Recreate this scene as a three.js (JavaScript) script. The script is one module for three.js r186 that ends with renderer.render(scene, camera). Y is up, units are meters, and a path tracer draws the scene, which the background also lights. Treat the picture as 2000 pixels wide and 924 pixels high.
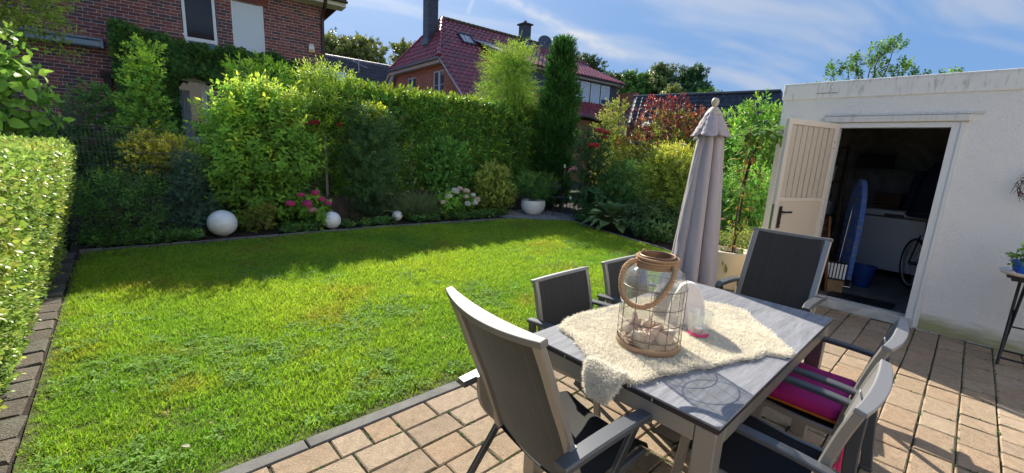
import * as THREE from 'three';
import { RoundedBoxGeometry } from 'three/addons/geometries/RoundedBoxGeometry.js';
import { mergeGeometries } from 'three/addons/utils/BufferGeometryUtils.js';
import { ImprovedNoise } from 'three/addons/math/ImprovedNoise.js';

// ---------- camera, sky, sun, exposure ----------
const scene = new THREE.Scene();
const camera = new THREE.PerspectiveCamera(58.51, 1024 / 473, 0.05, 900);
camera.position.set(0, 1.6, 0);
camera.up.set(0.096, 0.979, -0.178);                       // a hand-held phone, rolled by three degrees
camera.lookAt(0.668, 1.6 - 0.196, -0.718);
const EXPOSURE = 2.4;
const SUN = new THREE.Vector3(0.38, 0.69, -0.925).normalize();   // beyond the hedge, a little left of the view
const sun = new THREE.DirectionalLight(new THREE.Color().setRGB(1, 0.93, 0.79), 4.6);
sun.position.copy(SUN).multiplyScalar(60).add(new THREE.Vector3(4, 0, -4));
sun.target.position.set(4, 0, -4);
sun.castShadow = true;
sun.shadow.mapSize.set(4096, 4096);
Object.assign(sun.shadow.camera, { left: -30, right: 30, top: 30, bottom: -30, near: 1, far: 140 });
scene.add(sun, sun.target);
const noise = new ImprovedNoise();
const fbm = (x, y, z, o = 4) => { let s = 0, a = 0.5, f = 1; for (let i = 0; i < o; i++) { s += a * noise.noise(x * f, y * f, z * f); a *= 0.5; f *= 2.03; } return s; };
const clamp = (x, a = 0, b = 1) => Math.min(b, Math.max(a, x));
const lerp = (a, b, t) => a + (b - a) * t;
const smooth = (a, b, x) => { const t = clamp((x - a) / (b - a)); return t * t * (3 - 2 * t); };
{ // sky: blue air, thin cirrus and three old contrails
  const W = 2048, H = 1024, data = new Float32Array(W * H * 4);
  const trails = [                                         // a contrail lies in a plane through the eye: its two ends, width, strength
    [[0.53, 0.34, -0.77], [0.80, 0.215, -0.56], 0.012, 0.6], [[0.57, 0.33, -0.75], [0.565, 0.282, -0.775], 0.003, 0.5], [[0.93, 0.13, -0.34], [0.72, 0.17, -0.67], 0.014, 0.14],
  ].map(([a, b, w, k]) => { const A = new THREE.Vector3(...a).normalize(), B = new THREE.Vector3(...b).normalize(), N = A.clone().cross(B).normalize(); return { A, B, N, T: N.clone().cross(A), L: A.angleTo(B), w, k }; });
  const d = new THREE.Vector3();
  for (let j = 0; j < H; j++) {
    const el = ((j + 0.5) / H - 0.5) * Math.PI, y = Math.sin(el), c = Math.cos(el);
    for (let i = 0; i < W; i++) {
      const az = ((i + 0.5) / W - 0.5) * 2 * Math.PI, k = (j * W + i) * 4;
      d.set(c * Math.cos(az), y, c * Math.sin(az));
      let r, g, b;
      if (y < -0.02) { r = 0.1; g = 0.11; b = 0.07; } else {
        const t = Math.pow(clamp(y), 0.55), u = clamp(d.dot(SUN));
        r = lerp(0.30, 0.085, t); g = lerp(0.50, 0.265, t); b = lerp(0.82, 0.66, t);
        const glow = 0.20 * Math.pow(u, 5) + 0.30 * Math.pow(u, 22) + 2.5 * Math.pow(u, 300);
        r += glow; g += glow * 0.97; b += glow * 0.86;
        let cloud = 0;
        if (y > 0.03) {
          const px = d.x / (y + 0.16), pz = d.z / (y + 0.16);
          const wx = px + 0.5 * fbm(px * 0.7, pz * 0.7, 3.1, 2), wz = pz + 0.5 * fbm(px * 0.7, pz * 0.7, 8.4, 2);
          const streak = fbm(wx * 0.9 + wz * 0.45, wz * 3.4 - wx * 1.5, 1.7, 5), broad = fbm(wx * 0.5, wz * 0.6, 5.2, 3);
          cloud = smooth(-0.05, 0.55, streak + 0.75 * broad + 0.08) * 0.5 * smooth(0.02, 0.14, y);
          for (const q of trails) {
            const across = Math.asin(clamp(d.dot(q.N), -1, 1)), along = Math.atan2(d.dot(q.T), d.dot(q.A)) / q.L;
            if (Math.abs(across) > q.w * 4 || along < -0.4 || along > 1.25) continue;
            const wob = across + 0.004 * fbm(along * 6, 2, 7, 2), wd = q.w * (0.7 + 0.5 * clamp(along));
            cloud += q.k * Math.exp(-wob * wob / (wd * wd)) * smooth(-0.35, 0, along) * (1 - smooth(0.85, 1.2, along)) * (0.75 + fbm(along * 14, across * 90, 4, 3));
          }
        }
        cloud = clamp(cloud);
        const white = 0.66 + 0.4 * Math.pow(u, 6);
        r = lerp(r, white, cloud); g = lerp(g, white * 1.02, cloud); b = lerp(b, white * 1.06, cloud);
      }
      data[k] = r / EXPOSURE; data[k + 1] = g / EXPOSURE; data[k + 2] = b / EXPOSURE; data[k + 3] = 1;
    }
  }
  const sky = new THREE.DataTexture(data, W, H, THREE.RGBAFormat, THREE.FloatType);
  sky.mapping = THREE.EquirectangularReflectionMapping; sky.magFilter = THREE.LinearFilter; sky.minFilter = THREE.LinearFilter; sky.needsUpdate = true;
  scene.background = sky; scene.environment = sky;
}
const renderer = new THREE.WebGLRenderer({ antialias: true });
renderer.toneMapping = THREE.LinearToneMapping; renderer.toneMappingExposure = EXPOSURE;
renderer.shadowMap.enabled = true; renderer.setSize(1024, 473);

// ---------- helpers ----------
const V = (x, y, z) => new THREE.Vector3(x, y, z);
const rng = seed => { let a = seed >>> 0; return () => { a = (a + 0x6D2B79F5) | 0; let t = Math.imul(a ^ (a >>> 15), 1 | a); t = (t + Math.imul(t ^ (t >>> 7), 61 | t)) ^ t; return ((t ^ (t >>> 14)) >>> 0) / 4294967296; }; };
const taken = {};
const numbered = n => { n = n.replace(/_\d{3}$/, ''); const k = taken[n] = (taken[n] ?? -1) + 1; return k ? `${n}_${String(k).padStart(3, '0')}` : n; };
function tag(o, label, category, group, kind) { if (label) o.userData.label = label; if (category) o.userData.category = category; if (group) o.userData.group = group; if (kind) o.userData.kind = kind; return o; }
function thing(name, label, category, [x, y, z] = [0, 0, 0], turn = 0, group) {
  const o = new THREE.Group(); o.name = numbered(name); o.position.set(x, y, z); o.rotation.y = turn; scene.add(o);
  return tag(o, label, category, group);
}
function copy(root, [x, y, z], turn, label, group) { const r = root.clone(); r.name = numbered(root.name); r.position.set(x, y, z); r.rotation.y = turn; scene.add(r); r.userData = { ...root.userData }; return tag(r, label, null, group); }
function prep(g, uv) {                                     // plain triangles with normals and uv in metres
  g = g.index ? g.toNonIndexed() : g.clone();
  for (const k of Object.keys(g.attributes)) if (!['position', 'normal', 'uv'].includes(k)) g.deleteAttribute(k);
  if (!g.attributes.normal) g.computeVertexNormals();
  if (uv !== 'keep' || !g.attributes.uv) {
    const p = g.attributes.position, n = g.attributes.normal, a = new Float32Array(p.count * 2);
    for (let i = 0; i < p.count; i += 3) {
      const nx = Math.abs(n.getX(i) + n.getX(i + 1) + n.getX(i + 2)), ny = Math.abs(n.getY(i) + n.getY(i + 1) + n.getY(i + 2)), nz = Math.abs(n.getZ(i) + n.getZ(i + 1) + n.getZ(i + 2));
      for (let k = i; k < i + 3; k++) {
        const x = p.getX(k), y = p.getY(k), z = p.getZ(k);
        const [u, v] = ny >= nx && ny >= nz ? [x, z] : nx >= nz ? [z, y] : [x, y];
        a[k * 2] = u; a[k * 2 + 1] = v;
      }
    }
    g.setAttribute('uv', new THREE.BufferAttribute(a, 2));
  }
  return g;
}
const join = (list, uv) => mergeGeometries(list.map(g => prep(g, uv)));
function mesh(name, geos, material, parent, uv) {
  const m = new THREE.Mesh(Array.isArray(geos) ? join(geos, uv) : geos, material); m.name = name; m.castShadow = m.receiveShadow = true;
  if (parent) parent.add(m);
  return m;
}
const solo = (name, geos, material, label, category, group, uv) => { const m = mesh(numbered(name), geos, material, scene, uv); return tag(m, label, category, group); };
const struct = (name, geos, material, parent) => { const m = mesh(parent ? name : numbered(name), geos, material, parent || scene); if (!parent) m.userData.kind = 'structure'; return m; };
const XF = (g, x = 0, y = 0, z = 0, rx = 0, ry = 0, rz = 0) => { g.applyMatrix4(new THREE.Matrix4().compose(V(x, y, z), new THREE.Quaternion().setFromEuler(new THREE.Euler(rx, ry, rz, 'YXZ')), V(1, 1, 1))); return g; };
const box = (w, h, d, x, y, z, rx, ry, rz) => XF(new THREE.BoxGeometry(w, h, d), x, y, z, rx, ry, rz);
const rbox = (w, h, d, r, x, y, z, rx, ry, rz, s = 2) => XF(new RoundedBoxGeometry(w, h, d, s, Math.min(r, w / 2.01, h / 2.01, d / 2.01)), x, y, z, rx, ry, rz);
const span = (x0, x1, y0, y1, z0, z1) => box(x1 - x0, y1 - y0, z1 - z0, (x0 + x1) / 2, (y0 + y1) / 2, (z0 + z1) / 2);
const cyl = (a, b, h, x, y, z, n = 16, rx, ry, rz) => XF(new THREE.CylinderGeometry(a, b, h, n), x, y, z, rx, ry, rz);
const ball = (r, x, y, z, n = 16) => XF(new THREE.SphereGeometry(r, n, Math.ceil(n * 0.7)), x, y, z);
const lathe = (pts, n = 32) => new THREE.LatheGeometry(pts.map(p => new THREE.Vector2(...p)), n);
const tube = (pts, r, seg = 24, n = 8, closed = false) => new THREE.TubeGeometry(new THREE.CatmullRomCurve3(pts.map(p => p.isVector3 ? p : V(...p)), closed), seg, r, n, closed);
function limb(a, b, r0, r1, n = 6, bend = 0, seed = 1) {     // a tapered branch
  const r = rng(seed), A = V(...a), B = V(...b), pts = [], seg = bend ? 4 : 1;
  for (let i = 0; i <= seg; i++) { const t = i / seg; pts.push(A.clone().lerp(B, t).add(V((r() - 0.5) * bend, (r() - 0.5) * bend * 0.4, (r() - 0.5) * bend).multiplyScalar(Math.sin(Math.PI * t)))); }
  const g = new THREE.TubeGeometry(seg > 1 ? new THREE.CatmullRomCurve3(pts) : new THREE.LineCurve3(A, B), seg * 2, 1, n, false), p = g.attributes.position, c = seg > 1 ? new THREE.CatmullRomCurve3(pts) : new THREE.LineCurve3(A, B);
  for (let i = 0; i <= seg * 2; i++) { const o = c.getPointAt(i / (seg * 2)), s = lerp(r0, r1, i / (seg * 2)); for (let k = 0; k <= n; k++) { const q = i * (n + 1) + k; p.setXYZ(q, o.x + (p.getX(q) - o.x) * s, o.y + (p.getY(q) - o.y) * s, o.z + (p.getZ(q) - o.z) * s); } }
  return g;
}
// a flat bar of w (across, along "side") by t that follows points
function bar(pts, w, t, side = V(1, 0, 0), seg = 20, wf) {
  const c = new THREE.CatmullRomCurve3(pts.map(p => p.isVector3 ? p : V(...p)), false, 'centripetal'), P = [], I = [];
  for (let i = 0; i <= seg; i++) {
    const u = i / seg, o = c.getPoint(u), T = c.getTangent(u), S = side.clone().addScaledVector(T, -side.dot(T)).normalize(), N = T.clone().cross(S), ww = w * (wf ? wf(u) : 1), b = Math.min(t, ww) * 0.22;
    for (const [a, q] of [[-ww / 2 + b, -t / 2], [ww / 2 - b, -t / 2], [ww / 2, -t / 2 + b], [ww / 2, t / 2 - b], [ww / 2 - b, t / 2], [-ww / 2 + b, t / 2], [-ww / 2, t / 2 - b], [-ww / 2, -t / 2 + b]]) { const v = o.clone().addScaledVector(S, a).addScaledVector(N, q); P.push(v.x, v.y, v.z); }
  }
  for (let i = 0; i < seg; i++) for (let k = 0; k < 8; k++) { const a = i * 8 + k, b = i * 8 + (k + 1) % 8; I.push(a, b, a + 8, b, b + 8, a + 8); }
  for (const o of [0, seg * 8]) for (let k = 1; k < 7; k++) o ? I.push(o, o + k, o + k + 1) : I.push(o, o + k + 1, o + k);
  const g = new THREE.BufferGeometry(); g.setAttribute('position', new THREE.Float32BufferAttribute(P, 3)); g.setIndex(I);
  const f = g.toNonIndexed(); f.computeVertexNormals(); return f;
}
function sheet(rows, thick = 0.004) {                      // a grid of points given as rows of Vector3; two skins
  const R = rows.length, C = rows[0].length, P = [], U = [], I = [];
  for (const r of rows) for (const v of r) { P.push(v.x, v.y, v.z); }
  for (let i = 0; i < R; i++) for (let k = 0; k < C; k++) U.push(k / (C - 1), i / (R - 1));
  for (let i = 0; i < R - 1; i++) for (let k = 0; k < C - 1; k++) { const a = i * C + k; I.push(a, a + 1, a + C, a + 1, a + C + 1, a + C); }
  const g = new THREE.BufferGeometry(); g.setAttribute('position', new THREE.Float32BufferAttribute(P, 3)); g.setAttribute('uv', new THREE.Float32BufferAttribute(U, 2)); g.setIndex(I); g.computeVertexNormals();
  if (!thick) return g;
  const b = g.clone(), p = b.attributes.position, n = b.attributes.normal;
  for (let i = 0; i < p.count; i++) p.setXYZ(i, p.getX(i) - n.getX(i) * thick, p.getY(i) - n.getY(i) * thick, p.getZ(i) - n.getZ(i) * thick);
  const ix = b.index.array; for (let i = 0; i < ix.length; i += 3) [ix[i], ix[i + 1]] = [ix[i + 1], ix[i]];
  b.computeVertexNormals();
  return join([g, b], 'keep');
}
// ---------- textures (linear multipliers on the base colour, or relief) ----------
function tex(W, H, fn, rep = [1, 1]) {
  const d = new Uint8Array(W * H * 4);
  for (let j = 0; j < H; j++) for (let i = 0; i < W; i++) { const c = fn(i / W, j / H, i, j), k = (j * W + i) * 4; const [r, g, b] = typeof c === 'number' ? [c, c, c] : c; d[k] = clamp(r) * 255; d[k + 1] = clamp(g) * 255; d[k + 2] = clamp(b) * 255; d[k + 3] = 255; }
  const t = new THREE.DataTexture(d, W, H, THREE.RGBAFormat); t.wrapS = t.wrapT = THREE.RepeatWrapping; t.magFilter = THREE.LinearFilter; t.minFilter = THREE.LinearMipmapLinearFilter; t.generateMipmaps = true; t.repeat.set(...rep); t.needsUpdate = true;
  return t;
}
const TAU = Math.PI * 2;
const ring = (u, v, f, z, o = 4) => fbm(Math.cos(u * TAU) * f, Math.sin(u * TAU) * f + 3 * Math.sin(v * TAU) * f * 0.33, Math.cos(v * TAU) * f + z, o);   // tiles in u and v
const grainRand = rng(5);
const speck = Array.from({ length: 65536 }, () => grainRand());
const T = {
  plaster: tex(512, 512, (u, v, i, j) => clamp(0.5 + 0.55 * ring(u, v, 9, 1, 4) + 0.25 * (speck[(i >> 1) + (j >> 1) * 256 & 65535] - 0.5)), [1.6, 1.6]),
  stone: tex(512, 512, (u, v, i, j) => { const s = speck[(i >> 1) + (j >> 1) * 256 & 65535], q = speck[(i >> 2) * 7 + (j >> 2) * 173 & 65535]; const k = 0.72 + 0.25 * (s - 0.5) + 0.3 * ring(u, v, 2.2, 4, 4) + (s > 0.93 ? 0.22 : 0) - (q > 0.9 ? 0.16 : 0); return [k, k * (0.98 + 0.05 * (q - 0.5)), k * (0.95 + 0.1 * (q - 0.5))]; }, [1.7, 1.7]),
  stoneBump: tex(512, 512, (u, v, i, j) => clamp(0.5 + 0.5 * (speck[(i >> 1) + (j >> 1) * 256 & 65535] - 0.5) + 0.3 * (speck[(i >> 2) * 7 + (j >> 2) * 173 & 65535] - 0.5)), [1.7, 1.7]),
  mottle: tex(256, 256, (u, v) => clamp(0.78 + 0.5 * ring(u, v, 1.8, 9, 5)), [0.8, 0.8]),
  soil: tex(512, 512, (u, v, i, j) => { const s = speck[(i >> 2) * 3 + (j >> 1) * 211 & 65535], k = clamp(0.45 + 0.55 * s + 0.4 * ring(u, v, 4, 3, 4)); return [k, k * 0.95, k * 0.9]; }, [1.1, 1.1]),
  grain: tex(1024, 512, (u, v) => { const w = v * 18 + 1.6 * ring(u, v, 0.5, 2, 3); const a = fbm(u * 5, w * 2.2, 1, 5), f = fbm(u * 18, v * 260, 7, 3), pl = Math.floor(v * 5), pt = 0.05 * Math.sin(pl * 7.3); const k = clamp(0.66 + 0.42 * a + 0.34 * f + pt); return [k, k * 1.0, k * 1.02]; }, [0.62, 1.05]),
  wood: tex(512, 256, (u, v) => { const k = clamp(0.7 + 0.4 * fbm(u * 4, v * 40, 3, 4) + 0.2 * fbm(u * 20, v * 200, 5, 2)); return [k, k * 0.96, k * 0.9]; }, [1, 3]),
  weave: tex(128, 128, (u, v) => { const a = Math.sin(u * TAU * 32), b = Math.sin(v * TAU * 32); return clamp((0.6 + 0.25 * a * b + 0.2 * Math.max(a, b)) * (0.82 + 0.5 * fbm(u * 40, 3.3, 1, 2) + 0.25 * fbm(3, v * 30, 7, 2))); }, [5, 5]),
  brickFar: tex(512, 512, (u, v, i, j) => { const row = Math.floor(v * 24), x = (u * 8 + (row % 2) * 0.5) % 1, y = v * 24 % 1, m = (x < 0.045 || y < 0.15), s = speck[(Math.floor(u * 8 + (row % 2) * 0.5) * 31 + row * 77) & 65535], k = 0.62 + 0.4 * s; return m ? [0.8, 0.85, 0.8] : [k, k * 0.92, k * 0.9]; }, [0.5, 0.5]),
  slate: tex(256, 256, (u, v) => { const row = Math.floor(v * 12), x = (u * 8 + (row % 2) * 0.5) % 1, y = v * 12 % 1, k = 0.6 + 0.35 * speck[(Math.floor(u * 8 + (row % 2) * 0.5) * 13 + row * 57) & 65535]; return y < 0.1 || x < 0.06 ? 0.35 : k; }, [0.6, 0.6]),
  // grey rain streaks and algae: marks that stay on the wall
  streaks: tex(1024, 256, (u, v) => { const a = fbm(u * 150, v * 1.2, 2, 3), b = fbm(u * 38, v * 0.8, 9, 3); const k = 1 - smooth(0.05, 0.45, a) * 0.34 - smooth(0.0, 0.5, b) * 0.16; const top = 0.82 + 0.18 * smooth(0, 0.25, 1 - v); return [k * top, k * top, k * top * 0.98]; }, [0.25, 1]),
};
const std = (c, rough = 0.7, metal = 0, o = {}) => new THREE.MeshStandardMaterial({ color: new THREE.Color().setRGB(...c), roughness: rough, metalness: metal, ...o });
const phy = (c, rough, o = {}) => new THREE.MeshPhysicalMaterial({ color: new THREE.Color().setRGB(...c), roughness: rough, ...o });
const M = {
  plaster: std([0.80, 0.785, 0.765], 0.92, 0, { bumpMap: T.plaster, bumpScale: 0.014 }),
  parapet: std([0.80, 0.785, 0.76], 0.92, 0, { map: T.streaks, bumpMap: T.plaster, bumpScale: 0.004 }),
  concrete: std([0.30, 0.29, 0.27], 0.9, 0, { map: T.mottle, bumpMap: T.stoneBump, bumpScale: 0.002 }),
  darkConcrete: std([0.07, 0.058, 0.05], 0.92, 0, { map: T.mottle, bumpMap: T.stoneBump, bumpScale: 0.004 }),
  soil: std([0.05, 0.03, 0.02], 1, 0, { map: T.soil, bumpMap: T.soil, bumpScale: 0.03 }),
  turf: std([0.11, 0.15, 0.025], 1, 0, { map: T.soil, bumpMap: T.soil, bumpScale: 0.02 }),
  whitePaint: std([0.78, 0.78, 0.78], 0.45), cream: std([0.66, 0.60, 0.52], 0.5), beige: std([0.46, 0.40, 0.325], 0.75),
  white: phy([0.80, 0.80, 0.80], 0.28, { clearcoat: 0.3, clearcoatRoughness: 0.2 }),
  alu: std([0.29, 0.275, 0.255], 0.45, 0.55), aluDark: std([0.085, 0.09, 0.1], 0.5, 0.4), anth: std([0.03, 0.033, 0.04], 0.32, 0.2),
  railGrey: std([0.24, 0.24, 0.245], 0.5, 0.3), steel: std([0.55, 0.56, 0.58], 0.25, 1), black: std([0.012, 0.012, 0.014], 0.5), blackMetal: std([0.02, 0.02, 0.022], 0.4, 0.4),
  textile: phy([0.15, 0.135, 0.12], 1, { side: THREE.DoubleSide, map: T.weave, bumpMap: T.weave, bumpScale: 0.001, transmission: 0.3, thickness: 0 }),
  textileBack: phy([0.075, 0.07, 0.065], 1, { side: THREE.DoubleSide, map: T.weave, bumpMap: T.weave, bumpScale: 0.001, transmission: 0.2, thickness: 0 }),
  textileDark: phy([0.022, 0.022, 0.024], 0.8, { side: THREE.DoubleSide, map: T.weave, bumpMap: T.weave, bumpScale: 0.0006 }),
  glass: phy([0.9, 0.9, 0.87], 0.03, { transmission: 0.9, thickness: 0, ior: 1.8, side: THREE.DoubleSide }),
  pane: phy([0.02, 0.022, 0.026], 0.06, { specularIntensity: 1 }),
  curtain: std([0.34, 0.35, 0.37], 0.9), blueGlass: phy([0.16, 0.24, 0.34], 0.12),
  bark: std([0.075, 0.055, 0.04], 0.95, 0, { map: T.mottle, bumpMap: T.soil, bumpScale: 0.02 }), barkGrey: std([0.22, 0.19, 0.16], 0.95, 0, { map: T.mottle, bumpMap: T.soil, bumpScale: 0.015 }),
  greenStem: std([0.09, 0.10, 0.03], 0.8), brownWood: std([0.22, 0.10, 0.045], 0.6, 0, { map: T.wood }), darkWood: std([0.05, 0.027, 0.017], 0.7, 0, { map: T.wood }), oak: std([0.42, 0.24, 0.11], 0.6, 0, { map: T.wood }), greyWood: std([0.17, 0.145, 0.12], 0.85, 0, { map: T.wood }),
};
const leafMat = (gloss = 0.35, through = 0.42) => phy([1, 1, 1], 1, { vertexColors: true, side: THREE.DoubleSide, transmission: through, thickness: 0, specularIntensity: 0.3, clearcoat: gloss * 0.55, clearcoatRoughness: 0.35 });
const L = { leaf: leafMat(0.3), gloss: leafMat(0.6, 0.34), soft: leafMat(0.08, 0.48), dark: leafMat(0.35, 0.22), needle: leafMat(0.1, 0.22), grass: leafMat(0.12, 0.5), petal: leafMat(0, 0.4) };

// ---------- leaves, sprigs and plants ----------
function leafInto(A, base, dir, up, len, wid, { fold = 0.2, curl = 0.18, seg = 3, tone = 1, tint = [1, 1, 1], wave = 0, peak = 0.45 } = {}) {
  const z = dir.clone().normalize(), x = z.clone().cross(up).normalize(); if (!isFinite(x.x) || x.lengthSq() < 0.5) x.set(1, 0, 0);
  const y = x.clone().cross(z).normalize(), put = (t, s, h) => { const v = base.clone().addScaledVector(z, len * t).addScaledVector(x, s).addScaledVector(y, h - curl * len * t * t); A.p.push(v.x, v.y, v.z); A.c.push(tone * tint[0], tone * tint[1], tone * tint[2]); return A.p.length / 3 - 1; };
  let prev = [put(0, 0, 0)];
  for (let i = 1; i <= seg; i++) {
    const t = i / seg, w = wid / 2 * (t < peak ? Math.sqrt(Math.sin(Math.PI / 2 * t / peak)) : Math.pow(Math.cos(Math.PI / 2 * (t - peak) / (1 - peak)), 0.8));
    const row = i === seg ? [put(1, 0, 0)] : [put(t, -w, fold * w + wave * w * Math.sin(t * 9)), put(t, 0, 0), put(t, w, fold * w - wave * w * Math.sin(t * 9))];
    if (prev.length === 1) A.i.push(prev[0], row[0], row[1], prev[0], row[1], row[2]);
    else if (row.length === 1) A.i.push(prev[0], row[0], prev[1], prev[1], row[0], prev[2]);
    else A.i.push(prev[0], row[0], prev[1], row[0], row[1], prev[1], prev[1], row[1], prev[2], row[1], row[2], prev[2]);
    prev = row;
  }
}
const acc = () => ({ p: [], c: [], i: [] });
function build(A) { const g = new THREE.BufferGeometry(); g.setAttribute('position', new THREE.Float32BufferAttribute(A.p, 3)); g.setAttribute('color', new THREE.Float32BufferAttribute(A.c, 3)); g.setIndex(A.i); g.computeVertexNormals(); return g; }
// a twig of n leaves that grows along +Y
function sprig({ n = 7, L = 0.14, leaf = 0.07, wid = 0.035, ang = 1.0, seed = 1, fold = 0.25, curl = 0.2, seg = 2, vary = 0.25, stem = 0.0018, wave = 0, droop = 0, tip = true }) {
  const r = rng(seed), A = acc();
  for (let k = 0; k < n; k++) {
    const last = tip && k === n - 1, t = (k + 0.4) / n, az = k * 2.4 + (r() - 0.5) * 0.8, an = last ? 0.12 : ang * (1.1 - 0.45 * t) + (r() - 0.5) * 0.35;
    const d = V(Math.cos(az) * Math.sin(an), Math.cos(an) - droop * t, Math.sin(az) * Math.sin(an)).normalize(), s = leaf * (0.75 + 0.5 * r()) * (1 - 0.3 * t * t);
    const up = V((r() - 0.5) * 0.7, 1, (r() - 0.5) * 0.7); if (last) up.set(1, 0.1, 0.3);
    leafInto(A, V(d.x * 0.004, L * t, d.z * 0.004), d, up, s, wid * (s / leaf), { fold: fold * (0.5 + r()), curl: curl * (0.4 + 1.2 * r()), seg, tone: 1 + (r() - 0.5) * 2 * vary, wave });
  }
  if (stem) { const a = A.p.length / 3; for (const [x, y, z] of [[-stem, -0.03, 0], [stem, -0.03, 0], [0, L, stem * 0.5]]) { A.p.push(x, y, z); A.c.push(0.8, 0.6, 0.5); } A.i.push(a, a + 1, a + 2); }
  return build(A);
}
const sprigs = (o, count = 3) => Array.from({ length: count }, (_, k) => sprig({ ...o, seed: (o.seed || 1) * 17 + k * 101 }));
const K = {                                                // the kinds of twig
  small: sprigs({ n: 9, L: 0.13, leaf: 0.05, wid: 0.026, seed: 1 }),
  round: sprigs({ n: 8, L: 0.12, leaf: 0.055, wid: 0.042, seed: 2, curl: 0.1 }),
  hedge: sprigs({ n: 8, L: 0.12, leaf: 0.058, wid: 0.04, seed: 3, curl: 0.25, fold: 0.3, seg: 3 }, 4),
  laurel: sprigs({ n: 7, L: 0.18, leaf: 0.12, wid: 0.047, seed: 4, curl: 0.12, fold: 0.3, seg: 3, ang: 0.9 }, 4),
  weigela: sprigs({ n: 10, L: 0.3, leaf: 0.105, wid: 0.05, seed: 5, curl: 0.3, seg: 3, ang: 1.25 }, 4),
  willow: sprigs({ n: 14, L: 0.4, leaf: 0.085, wid: 0.014, seed: 6, curl: 0.3, ang: 0.7 }),
  narrow: sprigs({ n: 12, L: 0.26, leaf: 0.09, wid: 0.02, seed: 7, curl: 0.25, ang: 0.95 }),
  rhodo: sprigs({ n: 9, L: 0.1, leaf: 0.11, wid: 0.038, seed: 8, curl: 0.25, ang: 1.35, seg: 3 }),
  hydrangea: sprigs({ n: 6, L: 0.12, leaf: 0.13, wid: 0.09, seed: 9, curl: 0.25, ang: 1.3, seg: 3 }),
  needle: sprigs({ n: 34, L: 0.11, leaf: 0.024, wid: 0.005, seed: 10, curl: 0, fold: 0, ang: 1.1 }),
  scale: sprigs({ n: 12, L: 0.12, leaf: 0.055, wid: 0.017, seed: 11, curl: 0.05, ang: 0.5, vary: 0.35 }),
  ivy: sprigs({ n: 6, L: 0.12, leaf: 0.09, wid: 0.085, seed: 12, curl: 0.2, ang: 1.2, peak: 0.35 }),
  clump: sprigs({ n: 16, L: 0.5, leaf: 0.26, wid: 0.17, seed: 13, curl: 0.2, ang: 1.15, vary: 0.35 }),
  pear: sprigs({ n: 4, L: 0.1, leaf: 0.1, wid: 0.06, seed: 14, curl: 0.35, seg: 3, ang: 1.2 }),
  big: sprigs({ n: 6, L: 0.2, leaf: 0.14, wid: 0.095, seed: 15, curl: 0.3, seg: 3, ang: 1.25, vary: 0.2 }),
  blade: sprigs({ n: 16, L: 0.02, leaf: 0.42, wid: 0.009, seed: 16, curl: 0.28, ang: 0.42, seg: 3 }),
  cover: sprigs({ n: 6, L: 0.05, leaf: 0.06, wid: 0.045, seed: 17, curl: 0.1, ang: 1.35 }),
};
const Q = new THREE.Quaternion(), YUP = V(0, 1, 0), MX = new THREE.Matrix4(), CC = new THREE.Color();
function instances(name, geo, mat, list, parent) {         // list of { p, d, s, c, roll }
  const m = new THREE.InstancedMesh(geo, mat, list.length); m.name = name;
  list.forEach((q, i) => { Q.setFromUnitVectors(YUP, q.d); Q.multiply(new THREE.Quaternion().setFromAxisAngle(YUP, q.roll)); m.setMatrixAt(i, MX.compose(q.p, Q, Array.isArray(q.s) ? V(...q.s) : V(q.s, q.s, q.s))); m.setColorAt(i, CC.setRGB(...q.c)); });
  m.castShadow = m.receiveShadow = true; m.userData.kind = 'stuff'; if (parent) parent.add(m);
  return m;
}
function leaves(parent, name, kinds, mat, list) { kinds.forEach((g, k) => { const part = list.filter((_, i) => i % kinds.length === k); if (part.length) instances(name, g, mat, part, parent); }); }
const mixc = (a, b, t) => [lerp(a[0], b[0], t), lerp(a[1], b[1], t), lerp(a[2], b[2], t)];
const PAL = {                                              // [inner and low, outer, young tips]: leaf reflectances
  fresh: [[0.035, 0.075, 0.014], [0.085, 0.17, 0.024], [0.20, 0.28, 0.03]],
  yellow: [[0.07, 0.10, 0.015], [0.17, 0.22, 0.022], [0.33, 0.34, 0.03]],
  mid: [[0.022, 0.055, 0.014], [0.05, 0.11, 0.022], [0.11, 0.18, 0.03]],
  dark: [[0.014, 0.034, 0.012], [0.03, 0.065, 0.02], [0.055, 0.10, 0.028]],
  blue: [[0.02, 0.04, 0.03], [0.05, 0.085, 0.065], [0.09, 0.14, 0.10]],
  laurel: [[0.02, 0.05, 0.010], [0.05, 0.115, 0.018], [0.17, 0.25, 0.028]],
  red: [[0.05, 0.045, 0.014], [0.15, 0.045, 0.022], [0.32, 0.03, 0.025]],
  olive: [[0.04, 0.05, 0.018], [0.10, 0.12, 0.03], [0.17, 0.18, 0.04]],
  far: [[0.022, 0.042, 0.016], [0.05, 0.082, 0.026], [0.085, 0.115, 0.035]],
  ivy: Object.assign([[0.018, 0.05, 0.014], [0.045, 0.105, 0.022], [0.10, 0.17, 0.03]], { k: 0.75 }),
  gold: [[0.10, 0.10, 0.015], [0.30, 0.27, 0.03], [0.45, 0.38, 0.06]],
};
const LIFT = 2.8;
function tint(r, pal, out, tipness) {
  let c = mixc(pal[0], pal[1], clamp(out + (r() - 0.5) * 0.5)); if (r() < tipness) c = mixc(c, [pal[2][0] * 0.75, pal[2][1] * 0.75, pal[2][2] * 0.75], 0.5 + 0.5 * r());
  const k = (0.82 + 0.36 * r()) * LIFT * (pal.k || 1); return [c[0] * k, c[1] * k, c[2] * k * 0.9];
}
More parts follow.
